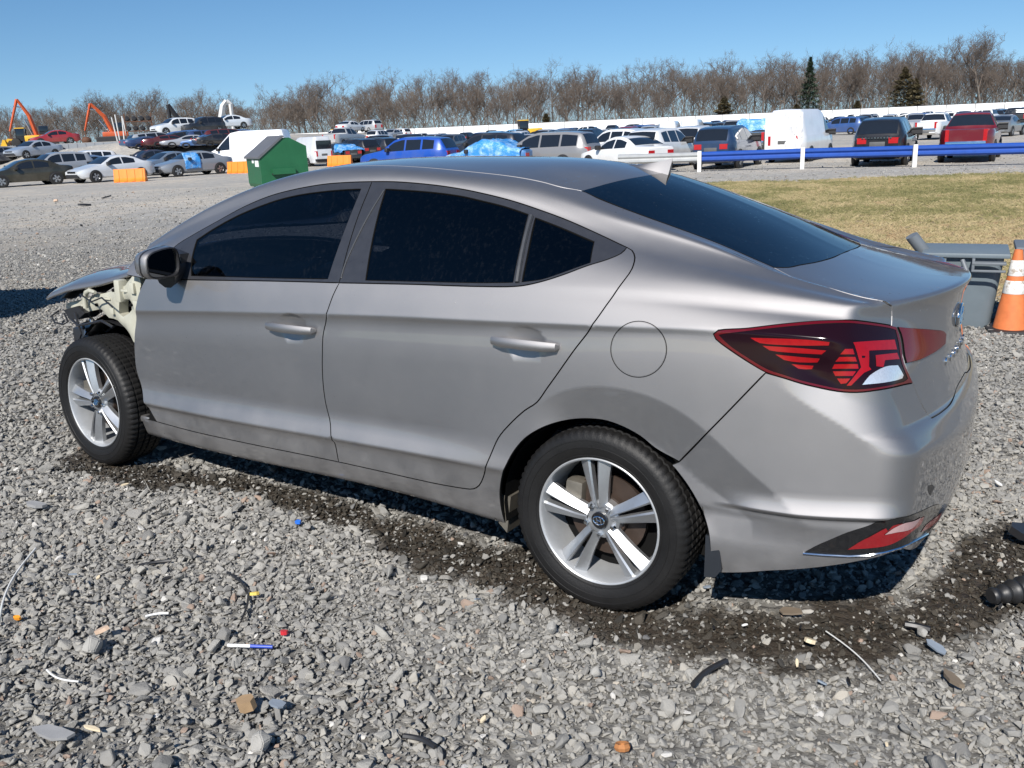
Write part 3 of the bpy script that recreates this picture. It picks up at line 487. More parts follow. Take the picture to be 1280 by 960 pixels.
def make_gravel():
    sm = stone_mat(); rg = np.random.default_rng(5); kinds = []
    for k in range(14):
        bm = bmesh.new(); q = rg.normal(size=(11 if k % 2 else 15, 3)); q /= np.linalg.norm(q, axis=1)[:, None]
        q = q*np.array([1.25, .95, .62 if k % 3 else .45])*rg.uniform(.8, 1.1, (len(q), 1))
        for p in q: bm.verts.new(p)
        r = bmesh.ops.convex_hull(bm, input=bm.verts[:]); bmesh.ops.delete(bm, geom=[g for g in r['geom_interior'] if isinstance(g, bmesh.types.BMVert)], context='VERTS')
        bmesh.ops.bevel(bm, geom=bm.edges[:], offset=.07, segments=1, affect='EDGES')
        me = bpy.data.meshes.new('stone'); bm.to_mesh(me); bm.free(); me.materials.append(sm); kinds.append(me)
    P = []; SZ = []
    for d0, d1, den, s0, s1 in ((1.1, 4.2, 4200, .0092, .40), (1.1, 4.2, 2600, .0048, .3), (4.2, 7.5, 2900, .0098, .38), (7.5, 11.5, 1300, .0125, .34), (11.5, 17., 330, .0145, .3), (17., 21., 95, .018, .3), (21., 26., 48, .020, .3), (26., 32., 22, .022, .3), (32., 40., 9, .024, .3)):
        m = int(den*((.64*d1*d1+4.6*d1)-(.64*d0*d0+4.6*d0))); d = np.sqrt(rg.uniform(d0*d0, d1*d1, int(m*1.3))); r = rg.uniform(-1, 1, len(d))*(.64*d+2.0)
        keep = rg.random(len(d)) < (.64*d+2.0)/(.64*d+2.9)
        d, r = d[keep][:m], r[keep][:m]; P.append(np.stack(fr(d, r), 1)); SZ.append(np.clip(s0*np.exp(rg.normal(0, s1, len(d))), .003, .05))
    P = np.concatenate(P); SZ = np.concatenate(SZ)
    extra = rg.random(len(P)) < .0022; SZ[extra] *= 1.9
    x, y = P[:, 0], P[:, 1]; ok = grass_zone(x, y) < .35+.3*rg.random(len(x))
    for wx, wy in ((0, .786), (0, -.786), (2.7, .786), (2.7, -.786)): ok &= ~((np.abs(x-wx) < .12) & (np.abs(y-wy) < .11))
    s = stain(x, y); ok &= ~((s > .5) & (SZ > .011) & (rg.random(len(x)) < .35))
    ok &= ~((ss(-.95, -.6, x)*ss(2.9, 2.6, x)*ss(.75, .55, np.abs(y)) > .5) & (rg.random(len(x)) < .7))
    P, SZ, s = P[ok], SZ[ok], s[ok]; SZ = np.where(s > .5, SZ*.80, SZ); m = len(P)
    z = ground_z(P[:, 0], P[:, 1])+SZ*rg.uniform(-.15, .75, m)
    rot = np.stack([rg.normal(0, .45, m), rg.normal(0, .45, m), rg.uniform(0, 6.28, m)], 1)
    scl = SZ[:, None]*rg.uniform(.75, 1.25, (m, 3))
    tint = np.clip(rg.beta(2.2, 2.2, m)*.85+.12*(fbm(P[:, 0]*1.3, P[:, 1]*1.3)-.5), 0, .93); o = rg.random(m); tint = np.where(o < .02, .95, np.where(o > .993, .99, tint))
    scatter('gravel', np.stack([P[:, 0], P[:, 1], z], 1), rot, scl, rg.integers(0, len(kinds), m), kinds, {'tint': tint, 'stain': np.clip(s*(rg.random(m) < .84), 0, 1)})
    print('stones', m)
make_gravel()
def make_grass():
    rg = np.random.default_rng(9); kinds = []
    n = NT('dry grass'); at = n.new('ShaderNodeAttribute', attribute_name='tint', attribute_type='INSTANCER').outputs['Fac']
    n.col(n.ramp(at, [(0, (.125, .130, .048)), (.4, (.235, .21, .09)), (.7, (.42, .34, .19)), (1, (.33, .235, .13))])); n.set(Roughness=.8)
    for k in range(5):
        b = MB()
        for i in range(16):
            a = rg.uniform(0, 6.28); r = rg.uniform(0, .06); x, y = r*math.cos(a), r*math.sin(a); h = rg.uniform(.02, .055); lx, ly = rg.normal(0, .03, 2); w = .003
            b.add([(x-w, y, 0), (x+w, y, 0), (x, y+w, 0), (x+lx*.4, y+ly*.4, h*.7), (x+lx, y+ly, h)], [(0, 1, 3), (1, 2, 3), (2, 0, 3), (0, 3, 4), (1, 4, 3)])
        kinds.append(b.mesh('tuft', n.mat, fix=False))
    m = 90000; d = rg.uniform(7.5, 30, m); r = rg.uniform(0, 22, m); x, y = fr(d, r); g = grass_zone(x, y); ok = rg.random(m) < g*.75; ok &= r < .72*d+2
    x, y = x[ok], y[ok]; m = len(x); dd, _ = to_fr(x, y); t = np.clip(fbm(x*.9, y*.9)*.9+.35*ss(20, 12, dd)-.05+rg.normal(0, .16, m), 0, 1)
    scatter('grass', np.stack([x, y, ground_z(x, y)], 1), np.stack([0*x, 0*x, rg.uniform(0, 6.28, m)], 1), np.repeat(rg.uniform(.6, 1.3, m)[:, None], 3, 1), rg.integers(0, 5, m), kinds, {'tint': t}); print('tufts', m)
make_grass()
# ---------- fence and wood at the back of the yard ----------
Y_ = {}
Y_['white'] = plain('white vinyl boards', (.80, .80, .79), .5, var=.05, scale=2)
Y_['post'] = plain('dark steel post', (.06, .06, .065), .5)
Y_['bark'] = plain('grey bark', (.155, .135, .115), .9, var=.35, scale=1.2)
Y_['twig'] = plain('bare brown twigs', (.128, .102, .084), .9, var=.35, scale=.4)
Y_['scrub'] = plain('winter scrub', (.125, .102, .082), .95, var=.5, scale=.3)
Y_['cedar'] = plain('olive brown needles', (.125, .102, .050), .9, var=.5, scale=1.5)
Y_['pine'] = plain('dark green needles', (.055, .092, .055), .9, var=.5, scale=1.5)
def view_angle(px):
    x, y = at_dist(px, 10.); return math.atan2(y-CAM_W[1], x-CAM_W[0])
def make_fence():
    a = np.array(at_dist(340, 205)); b = np.array(at_dist(1330, 180)); n = 30; L = np.linalg.norm(b-a)/n; an = math.atan2(b[1]-a[1], b[0]-a[0])
    f = empty('white_fence', (a[0], a[1], gz(*a)), an, 'long white board fence across the back of the yard, in front of the bare trees', 'fence')
    p = MB(); p.box(.06, -.04, .05, L-.06, .04, 2.95); pm = p.mesh('panel', Y_['white'])
    q = MB(); q.box(-.05, -.10, 0, .05, .10, 3.05); qm = q.mesh('post', Y_['post']); r = MB(); r.box(0, -.07, 2.96, L, .0, 3.04); r.box(0, .045, .9, L, .10, 1.0); rm = r.mesh('rail', Y_['post'])
    for i in range(n):
        for nm, me in (('panel', pm), ('post', qm), ('rail', rm)):
            o = link(bpy.data.objects.new(nm, me), f); o.location = (i*L, 0, 0)
make_fence()
def bare_tree(seed, h):
    """trunk and crown of a leafless tree: limbs fork upward and out into a haze of fine twigs"""
    rg = np.random.default_rng(seed); tr = MB(); cr = MB(); lean = rg.normal(0, .03, 2)
    def limb(b, p, d, L, r, depth, n=5):
        pts = [p]; q = np.array(p, float); dd = np.array(d, float)
        for i in range(4):
            dd = dd+rg.normal(0, .10+.03*depth, 3)+np.array([0, 0, .05]); dd /= np.linalg.norm(dd); q = q+dd*L/4; pts.append(tuple(q))
        b.tube(pts, [r*(1-.18*i) for i in range(5)], n, cap=False); return [np.array(t) for t in pts], dd
    pts, d = limb(tr, (0, 0, -.2), (lean[0], lean[1], 1), h*.50, h*.0115, 0, 7)
    def fork(pts, L, r, depth):
        k = [7, 6, 5, 5][depth]
        for j in range(k):
            t = rg.uniform(.30 if depth else .38, 1.); i = min(3, int(t*4)); p = pts[i]+(pts[i+1]-pts[i])*(t*4-i); a = rg.uniform(0, 6.28); up = rg.uniform(.5, 1.25) if depth < 2 else rg.uniform(.1, 1.0)
            dirn = np.array([math.cos(a), math.sin(a), up]); dirn /= np.linalg.norm(dirn)
            if j == 0: dirn = np.array([.18*math.cos(a), .18*math.sin(a), 1.])
            l2 = L*rg.uniform(.6, 1.05); q, _ = limb(cr, tuple(p), dirn, l2, r, depth+1, 4 if depth < 1 else 3)
            if depth < 3: fork(q, l2*.60, r*.52 if depth < 2 else max(r*.6, .013), depth+1)
    fork(pts, h*.36, h*.0060, 0)
    return tr.mesh('trunk', Y_['bark'], 180), cr.mesh('crown', Y_['twig'], 180, fix=False)
def make_trees():
    rg = np.random.default_rng(21); V = [bare_tree(s, 14.) for s in range(7)]; TH = [max(v.co.z for v in c.vertices)*.97 for _, c in V]
    def tree(px, d, h, v, label, group=None):
        x, y = at_dist(px, d); t = empty('bare_tree', (x, y, gz(x, y)), rg.uniform(0, 6.28), label, 'tree', group); t.scale = (h/TH[v]*rg.uniform(.85, 1.1),)*2+(h/TH[v],)
        for nm, me in zip(('trunk', 'crown'), V[v]): link(bpy.data.objects.new(nm, me), t)
        return t
    g = 'bare trees in the wood behind the yard'
    def place_of(px):
        for x, w in ((60, 'left of the right-hand crane'), (185, 'above the scrap pile'), (335, 'above the white panel van'), (440, 'above the dumpster'), (590, 'above the bright blue car'), (740, 'above the grey minivan'), (870, 'above the white sport utility'), (990, 'above the dark blue car'), (1075, 'above the white van at right'), (1160, 'above the black sport utility'), (1500, 'above the red pickup')):
            if px < x: return f'leafless grey-brown tree in the far wood, {w}', f'bare trees of the wood {w}'
    def top(px): return float(np.interp(px, [-60, 60, 130, 200, 270, 330, 400, 470, 520, 570, 640, 700, 760, 820, 880, 930, 980, 1040, 1090, 1150, 1200, 1260, 1340], [140, 138, 122, 122, 124, 126, 106, 104, 94, 98, 90, 88, 96, 86, 76, 80, 78, 72, 70, 62, 66, 64, 66]))
    for row, (d, n, f) in enumerate(((208, 96, .90), (222, 84, 1.0), (240, 64, 1.02))):
        for i in range(n):
            px = -70+1430*(i+rg.uniform(.1, .9))/n; hz = 161-(px-640)*.0433; hh = ((hz-top(px))*d/1120+1.9)*f*rg.uniform(.82, 1.20)
            if px < 330: d2 = d+60; hh = ((hz-top(px))*d2/1120+1.9)*f*rg.uniform(.85, 1.2)
            else: d2 = d
            tree(px, d2+rg.uniform(-6, 6), hh, int(rg.integers(0, 7)), *place_of(px))
    tree(1229, 205, 19.5, 2, 'tallest bare tree of the wood, high above the red pickup'); tree(1050, 206, 17.0, 4, 'tall pale bare tree rising just right of the green pine'); tree(1002, 207, 15., 1, 'bare tree just left of the green pine')
    tree(101, 262, 17., 3, 'bare tree rising between the two orange cranes'); tree(262, 262, 18., 5, 'broad bare tree above the white box van'); tree(386, 208, 14.0, 6, 'wide bare tree above the silver rear of a white van')
    def conifer(px, d, h, w, m, label, shape):
        x, y = at_dist(px, d); t = empty('conifer', (x, y, gz(x, y)), 0, label, 'tree'); b = MB(); b.tube([(0, 0, -.2), (0, 0, h*.5), (0, 0, h*.97)], [h*.018, h*.012, .02], 6); b.build('trunk', Y_['bark'], t, 180)
        b = MB(); rr = np.random.default_rng(int(px))
        for i in range(5200):
            z = h*rr.uniform(.10, 1)**.9; f = (1-z/h) if shape == 'pine' else math.sin(min(1, (1-z/h)*1.25)*1.57); tier = .72+.28*math.sin(z*5.2+rr.normal(0, .5)); r = w*f*tier*rr.uniform(.25, 1.)**.5+.05; a = rr.uniform(0, 6.28)
            p = np.array([r*math.cos(a), r*math.sin(a), z]); o = np.array([math.cos(a), math.sin(a), rr.uniform(-.35, .35)])*rr.uniform(.2, .5); s = np.array([-math.sin(a), math.cos(a), rr.normal(0, .3)])*rr.uniform(.08, .22)
            b.add([p-o*.4-s, p-o*.4+s, p+o], [(0, 1, 2)])
        b.build('crown', m, t, fix=False)
    conifer(1010, 206, 15., 4.4, Y_['pine'], 'green pine standing alone among the bare trees', 'pine')
    conifer(1128, 204, 11.8, 4.6, Y_['cedar'], 'largest olive-brown cedar, above the black car at right', 'cedar'); conifer(1142, 205, 9.2, 3.2, Y_['cedar'], 'smaller cedar touching the right side of the largest cedar', 'cedar')
    conifer(905, 204, 7., 3.2, Y_['cedar'], 'small olive-brown cedar above the dark blue car', 'cedar'); conifer(995, 204, 4.6, 1.7, Y_['cedar'], 'low cedar above the white van at right', 'cedar')
    conifer(1071, 203, 4.8, 1.5, Y_['cedar'], 'low cedar between the white van and the black car', 'cedar')
    conifer(683, 204, 5.0, 1.7, Y_['cedar'], 'low brown cedar above the grey minivan', 'cedar')
    b = MB(); rr = np.random.default_rng(4)
    for i in range(52000):
        px = rr.uniform(-90, 1370); d = rr.uniform(203, 232)+(62 if px < 335 else 0); x, y = at_dist(px, d); hz = 161-(px-640)*.0433; hm = ((hz-top(px))*d/1120+1.9)*.74
        z = hm*rr.uniform(0, 1)**1.25; l = rr.uniform(.5, 1.5); w = rr.uniform(.025, .055); dx, dy = rr.normal(0, .45, 2)*l; x += rr.normal(0, .6)
        b.add([(x-w, y, z), (x+w, y-w, z), (x, y+w, z), (x+dx, y+dy, z+l)], [(0, 1, 3), (1, 2, 3), (2, 0, 3)])
    tag(b.build('undergrowth', Y_['scrub'], fix=False), kind='stuff')
    b = MB()
    for i in range(62000):      # the depth of the wood behind its front rows: uncountable upright twigs
        px = rr.uniform(-90, 1370); d = rr.uniform(236, 300)+(55 if px < 335 else 0); x, y = at_dist(px, d); hz = 161-(px-640)*.0433; hm = ((hz-top(px))*d/1120+1.9)*(.80+.22*math.sin(px*.11)*math.sin(px*.043))
        z = hm*rr.uniform(0, 1)**1.1*.86; l = rr.uniform(.8, 2.4); w = rr.uniform(.03, .06); dx, dy = rr.normal(0, .32, 2)*l; x += rr.normal(0, .6)
        b.add([(x-w, y, z), (x+w, y-w, z), (x, y+w, z), (x+dx, y+dy, z+l)], [(0, 1, 3), (1, 2, 3), (2, 0, 3)])
    tag(b.build('far_wood', Y_['twig'], fix=False), kind='stuff')
make_trees()
# ---------- panels cut out of that surface ----------
XE = -.35; TS = .75; SR = .62
def wrap(p):
    x, y, z = p[:, 0], p[:, 1], p[:, 2]; near = x >= XE
    ph = np.arctan2(-(x-XE), y); r = np.where(near, np.abs(y), np.hypot(x-XE, y))
    s = np.where(near, np.where(y >= 0, x-XE, -SR*np.pi-(x-XE)), -SR*ph)
    return np.stack([s, TS*np.arctan2(z-Z0, r)], 1)
def unwrap(q):
    s, t = q[:, 0], q[:, 1]/TS; far = s < -SR*np.pi
    ph = np.where(s >= 0, 0, np.where(far, np.pi, -s/SR))
    x = XE+np.where(s > 0, s, np.where(far, -(s+SR*np.pi), 0))
    o = np.stack([x, 0*x, 0*x+Z0], 1)
    d = np.stack([-np.sin(ph)*np.cos(t), np.cos(ph)*np.cos(t), np.sin(t)], 1)
    lo = np.full(len(s), .03); hi = np.full(len(s), 1.5)
    for _ in range(34):
        m = .5*(lo+hi); f = F(o+d*m[:, None]) > 0; hi = np.where(f, m, hi); lo = np.where(f, lo, m)
    return o+d*lo[:, None]
def totop(p): return p[:, :2].copy()
def untop(q):
    o = np.concatenate([q, np.full((len(q), 1), .75)], 1); lo = np.zeros(len(q)); hi = np.ones(len(q)); d = np.array([0, 0, 1.])
    for _ in range(34):
        m = .5*(lo+hi); f = F(o+d*m[:, None]) > 0; hi = np.where(f, m, hi); lo = np.where(f, lo, m)
    return o+d*lo[:, None]
DOM = {'wrap': (wrap, unwrap), 'top': (totop, untop)}

def smooth_loop(L, step=.018, corner=40):
    """closed polyline -> evenly resampled curve, Catmull-Rom between its corners"""
    P = [np.array(L[0], float)]
    for q in L[1:]:
        if np.linalg.norm(np.array(q)-P[-1]) > .0035: P.append(np.array(q, float))
    if np.linalg.norm(P[0]-P[-1]) < .0035: P.pop()
    P = np.array(P); n = len(P); a = P-np.roll(P, 1, 0); b = np.roll(P, -1, 0)-P
    cs = (a*b).sum(1)/(np.linalg.norm(a, axis=1)*np.linalg.norm(b, axis=1)); isc = cs < math.cos(math.radians(corner))
    out = []
    for i in range(n):
        p1, p2 = P[i], P[(i+1) % n]; p0 = P[i-1] if not isc[i] else 2*p1-p2; p3 = P[(i+2) % n] if not isc[(i+1) % n] else 2*p2-p1
        d = np.linalg.norm(p2-p1); m = max(1, int(round(d/step)))
        k0 = max(np.linalg.norm(p1-p0), 1e-6); k2 = max(np.linalg.norm(p3-p2), 1e-6)
        m1 = (p2-p0)/(d+k0)*d; m2 = (p3-p1)/(d+k2)*d
        for j in range(m):
            t = j/m; out.append((2*t**3-3*t**2+1)*p1+(t**3-2*t**2+t)*m1+(-2*t**3+3*t**2)*p2+(t**3-t**2)*m2)
    return np.array(out)
def inpoly(q, poly):
    x, y = q[:, 0], q[:, 1]; c = np.zeros(len(q), bool); n = len(poly); j = n-1
    for i in range(n):
        xi, yi = poly[i]; xj, yj = poly[j]
        if yi != yj:
            h = (yi > y) != (yj > y); c ^= h & (x < (xj-xi)*(y-yi)/(yj-yi)+xi)
        j = i
    return c
def feature_rows(x):
    """heights of mesh rows at station x, packed closely along the pressed creases"""
    f = lambda k: nspline(KX, RAIL_Z[k][:, None], x.ravel())[:, 0].reshape(x.shape)
    zs, zd, zl, zh, zb = f('s'), f('d'), f('l'), f('h'), f('b')
    zc = np.interp(-x, C2X, C2Z)
    w = sstep(.15, -.30, x); L = zl*(1-w)+zc*w
    z1 = np.interp(-x, C1X, C1Z)
    w1 = sstep(-.15, -.56, x); z1 = np.minimum(z1, zh-.13)*w1+(.5*(L+zh))*(1-w1)
    R = [zs-.03, zs-.008, zs, zs+.02, (zs+zd)/2, zd, zd+.03]
    R += [L+d for d in (-.045, -.03, -.022, -.016, -.011, -.007, -.003, .001, .005, .010, .017, .026, .038, .052, .066)]
    a = L+.078; b = zh-.062
    R += [a+(z1-.035-a)*k/8 for k in range(8)]+[z1+d for d in (-.035, -.022, -.013, -.007, -.003, .001, .005, .010, .017, .026, .038)]+[z1+.05+(b-z1-.05)*k/6 for k in range(7)]
    R += [zh+d for d in (-.050, -.038, -.028, -.020, -.014, -.009, -.005, -.001, .003, .007, .012, .020, .030, .040)]
    a = zh+.05; R += [a+(zb-.02-a)*k/4 for k in range(5)]
    R += [zb+d for d in (-.012, -.004, .004, .012, .022)]
    R += [zb+.034]
    return R
def row_grid(lo, hi, du):
    ns = max(3, int((hi[0]-lo[0])/du)+1); s = np.linspace(lo[0], hi[0], ns)
    xg = np.where(s >= 0, XE+s, np.where(s < -SR*np.pi, XE-(s+SR*np.pi), XE+s*.8))
    nr = len(feature_rows(np.zeros(1))); SS = np.repeat(s[:, None], nr, 1); t = np.stack(feature_rows(xg), 1)*.9-.5
    t = np.clip(t, lo[1], hi[1])
    for _ in range(5):
        P = unwrap(np.stack([SS.ravel(), t.ravel()], 1)); X = P[:, 0].reshape(SS.shape)
        r = np.where(X >= XE, np.abs(P[:, 1].reshape(SS.shape)), np.hypot(X-XE, P[:, 1].reshape(SS.shape)))
        cols = np.stack([feature_rows(X[:, j])[j] for j in range(nr)], 1)
        t = TS*np.arctan2(cols-Z0, r)
    g = np.stack([SS, t], -1)
    return g.reshape(-1, 2)
def panel_mesh(name, loop, mat, dom='wrap', holes=(), du=.022, dv=.011, gap=.0024, depth=.014, lift=0., step=.018, corner=40, relief=None, rows=False, extra=None, seam=1):
    to, un = DOM[dom]; Q2 = []; rims = []; V = []; Nn = []; edges = []
    for k, L in enumerate([loop]+list(holes)):
        P = smooth_loop(L, step, corner); D = to(P); D0 = D; P = un(D); N = grad(P)
        ar = .5*np.sum(D[:, 0]*np.roll(D[:, 1], -1)-np.roll(D[:, 0], -1)*D[:, 1])
        t2 = np.roll(D, -1, 0)-np.roll(D, 1, 0); t2 /= np.linalg.norm(t2, axis=1)[:, None]+1e-9
        n2 = np.stack([-t2[:, 1], t2[:, 0]], 1)*(1 if (ar > 0) == (k == 0) else -1)
        t3 = np.roll(P, -1, 0)-np.roll(P, 1, 0); t3 /= np.linalg.norm(t3, axis=1)[:, None]+1e-9
        d3 = np.cross(N, t3); d3 /= np.linalg.norm(d3, axis=1)[:, None]+1e-9
        probe = un(D+n2*.004)-P; d3 *= np.sign((d3*probe).sum(1))[:, None]
        Q = un(to(P+d3*gap)); i0 = len(Q2)
        Q2 += list(to(Q)); m = len(Q); edges += [(i0+i, i0+(i+1) % m) for i in range(m)]
        rims.append((i0, m, P, N))
    Q2 = np.array(Q2); lo = Q2.min(0); hi = Q2.max(0)
    g = np.stack(np.meshgrid(np.arange(lo[0], hi[0], du), np.arange(lo[1], hi[1], dv), indexing='ij'), -1)
    g[:, 1::2, 0] += du/2; g = g.reshape(-1, 2)
    if rows:
        gp = un(g); xx = gp[:, 0]; zb = nspline(KX, RAIL_Z['b'][:, None], xx)[:, 0]
        g = np.concatenate([row_grid(lo, hi, du), g[gp[:, 2] > zb+.042]])
    if extra is not None:
        kp = np.ones(len(g), bool)
        for i in range(0, len(g), 400):
            w = (g[i:i+400, None, :]-extra[None])/np.array([.009, .0055]); kp[i:i+400] = (w**2).sum(-1).min(1) > 1
        g = np.concatenate([g[kp], extra])
    polys = [Q2[i0:i0+m] for i0, m, _, _ in rims]
    ok = inpoly(g, polys[0])
    for h in polys[1:]: ok &= ~inpoly(g, h)
    g = g[ok]
    keep = np.ones(len(g), bool)
    for i in range(0, len(g), 400):
        w = (g[i:i+400, None, :]-Q2[None])/np.array([du, dv]); keep[i:i+400] = (w**2).sum(-1).min(1) > (.09 if rows else .16)
    g = g[keep]; A = np.concatenate([Q2, g])
    vo, _, fo, ov, _, _ = geometry.delaunay_2d_cdt([Vector(p) for p in A], edges, [], 0, 1e-7)
    vo = np.array([tuple(v) for v in vo]); fo = np.array([f for f in fo if len(f) == 3])
    cen = vo[fo].mean(1); ok = inpoly(cen, polys[0])
    for h in polys[1:]: ok &= ~inpoly(cen, h)
    fo = fo[ok]; P3 = un(vo); N3 = grad(P3)
    if relief is not None: P3, N3 = relief(P3, N3)
    P3 = P3+N3*lift
    mp = {}; mi = []
    for i, src in enumerate(ov):
        for k in src: mp[k] = i
    verts = [tuple(p) for p in P3]; faces = []; ln = []
    for a, b, c in fo:
        n = np.cross(P3[b]-P3[a], P3[c]-P3[a])
        if n @ N3[a] < 0: a, b, c = a, c, b
        faces.append((a, b, c)); mi.append(0); ln += [tuple(N3[a]), tuple(N3[b]), tuple(N3[c])]
    for k, (i0, m, P, N) in enumerate(rims):
        idx = [mp.get(i0+i, None) for i in range(m)]
        q = [verts[i] for i in idx if i is not None]; sel = [i for i in range(m) if idx[i] is not None]; mm = len(sel)
        b0 = len(verts); nb = N[sel]; pb = P[sel]
        qs = np.array(q)
        verts += [tuple(v) for v in qs]; verts += [tuple(v) for v in pb+nb*(lift-.0028)]; verts += [tuple(v) for v in pb+nb*(lift-depth)]
        for r in (0, 1):
            for i in range(mm):
                j = (i+1) % mm; f = [b0+r*mm+i, b0+r*mm+j, b0+(r+1)*mm+j, b0+(r+1)*mm+i]
                pa = [np.array(verts[w]) for w in f]; n = np.cross(pa[2]-pa[0], pa[3]-pa[1]); n = n/(np.linalg.norm(n)+1e-12)
                out = pb[i]-qs[i]
                if n @ (out if r == 0 else (pb[i]-qs[i])) < 0: f = f[::-1]; n = -n
                faces.append(tuple(f)); mi.append(1 if r else seam); ln += [tuple(n)]*4
    me = bpy.data.meshes.new(name); me.from_pydata(verts, [], faces); me.materials.append(mat); me.materials.append(M['dark']); me.polygons.foreach_set('material_index', mi)
    me.polygons.foreach_set('use_smooth', [True]*len(faces)); me.normals_split_custom_set(ln); me.update()
    me['n'] = 0
    return me, ln
def mirror_mesh(me, ln, name):
    v = [(a.co.x, -a.co.y, a.co.z) for a in me.vertices]; f = []; l2 = []; k = 0
    for p in me.polygons:
        vs = list(p.vertices); n = ln[k:k+len(vs)]; k += len(vs)
        f.append(tuple(vs[::-1])); l2 += [(a, -b, c) for a, b, c in n[::-1]]
    m2 = bpy.data.meshes.new(name); m2.from_pydata(v, [], f); [m2.materials.append(q) for q in me.materials]; m2.polygons.foreach_set('material_index', [q.material_index for q in me.polygons])
    m2.polygons.foreach_set('use_smooth', [True]*len(f)); m2.normals_split_custom_set(l2); m2.update(); return m2
def panel(name, loop, mat, parent, both=False, far_parent=None, **k):
    me, ln = panel_mesh(name, loop, mat, **k); o = link(bpy.data.objects.new(name, me), parent)
    if both:
        o2 = link(bpy.data.objects.new(name, mirror_mesh(me, ln, name)), far_parent if far_parent is not None else parent); return o, o2
    return o
def flare_rows():
    """mesh rows that follow the edge of the flare round the rear wheel"""
    ph = np.radians(np.arange(50, 176, 1.3)); out = []
    for d in (-.030, -.020, -.012, -.006, -.002, .002, .006, .012):
        r = np.interp(np.degrees(ph), RCP, RCR)+d; q = np.stack([r*np.cos(ph), 0*ph+.88, .30+r*np.sin(ph)], 1)
        for _ in range(4): w = wrap(q); P = unwrap(w); q[:, 1] = P[:, 1]+0*q[:, 1]
        q = unwrap(w); w = w[q[:, 2] > np.interp(-q[:, 0], C2X, C2Z)+.055*sstep(.0, .3, -q[:, 0])]; out.append(w)
    return np.concatenate(out)
def edge_rows():
    """mesh rows that run along the roof edge and the rear glass"""
    e = np.array(rail('e', np.arange(-.74, 2.41, .014))); w = wrap(e); return np.concatenate([w-np.array([0, .0035+.0055*j]) for j in range(26)])
def mir(L): return [(x, -y, z) for x, y, z in L]
def rail(nm, xs):
    xs = np.array(xs, float); y = nspline(KX, RAIL_Y[nm][:, None], xs)[:, 0]; z = nspline(KX, RAIL_Z[nm][:, None], xs)[:, 0]
    return [(a, b, c) for a, b, c in zip(xs, y, z)]
# ---------- materials of the sedan ----------
def paint_mat():
    n = NT('silver beige metallic paint'); v = n.coord()
    dust = n.noise(v, 7, 6, .6); low = n.new('ShaderNodeSeparateXYZ'); n.link(v, low.inputs[0])
    base = n.mix(n.noise(v, 900, 1), (.245, .236, .236), (.305, .295, .295))
    dirt = n.math('MULTIPLY', n.ramp(low.outputs['Z'], [(.20, .26), (.50, .0)]), n.ramp(dust, [(.35, .12), (.7, 1)]))
    dirt = n.math('ADD', dirt, n.math('MULTIPLY', n.ramp(n.noise(v, 2.3, 5, .65), [(.45, 0), (.75, 1)]), .05)); dirt = n.math('ADD', dirt, .05)
    n.n.remove(n.b)
    flake = n.new('ShaderNodeBsdfGlossy'); flake.distribution = 'BECKMANN'; n.link(base, flake.inputs['Color']); n.link(n.math('ADD', .565, n.math('MULTIPLY', dust, .07)), flake.inputs['Roughness'])
    wide = n.new('ShaderNodeBsdfGlossy'); wide.distribution = 'GGX'; wide.inputs['Color'].default_value = (.43, .416, .416, 1); wide.inputs['Roughness'].default_value = .70
    soft = n.new('ShaderNodeMixShader'); soft.inputs[0].default_value = .34; n.link(flake.outputs[0], soft.inputs[1]); n.link(wide.outputs[0], soft.inputs[2])
    mud = n.new('ShaderNodeBsdfDiffuse'); mud.inputs[0].default_value = (.40, .385, .375, 1)
    clear = n.new('ShaderNodeBsdfGlossy'); clear.inputs['Color'].default_value = (1, 1, 1, 1); n.link(n.math('ADD', .012, n.math('MULTIPLY', dirt, .25)), clear.inputs['Roughness'])
    fr = n.new('ShaderNodeFresnel'); fr.inputs[0].default_value = 1.52
    m1 = n.new('ShaderNodeMixShader'); n.link(dirt, m1.inputs[0]); n.link(soft.outputs[0], m1.inputs[1]); n.link(mud.outputs[0], m1.inputs[2])
    m2 = n.new('ShaderNodeMixShader'); n.link(n.math('MULTIPLY', fr.outputs[0], n.math('SUBTRACT', 1, n.math('MULTIPLY', dirt, .8))), m2.inputs[0]); n.link(m1.outputs[0], m2.inputs[1]); n.link(clear.outputs[0], m2.inputs[2])
    n.link(m2.outputs[0], n.n['Material Output'].inputs[0])
    vo = n.new('ShaderNodeTexVoronoi'); vo.inputs['Scale'].default_value = 95; n.link(v, vo.inputs['Vector'])
    rnd = n.new('ShaderNodeSeparateColor'); n.link(vo.outputs['Color'], rnd.inputs[0])
    size = n.math('MULTIPLY', n.ramp(rnd.outputs[0], [(.80, 0), (1, 1)]), .42)
    patch = n.ramp(n.noise(v, 3.2, 3), [(.44, 0), (.6, 1)])
    drop = n.math('MULTIPLY', n.math('MAXIMUM', n.math('SUBTRACT', n.math('MULTIPLY', size, patch), vo.outputs['Distance']), 0), 3)
    bp = n.new('ShaderNodeBump'); bp.inputs['Strength'].default_value = .55; bp.inputs['Distance'].default_value = .004; n.link(drop, bp.inputs['Height'])
    n.link(bp.outputs[0], clear.inputs['Normal']); n.link(bp.outputs[0], fr.inputs['Normal'])
    fl = n.new('ShaderNodeBump'); fl.inputs['Strength'].default_value = .035; fl.inputs['Distance'].default_value = .002
    n.link(n.noise(v, 1400, 2), fl.inputs['Height']); n.link(fl.outputs[0], flake.inputs['Normal'])
    return n.mat
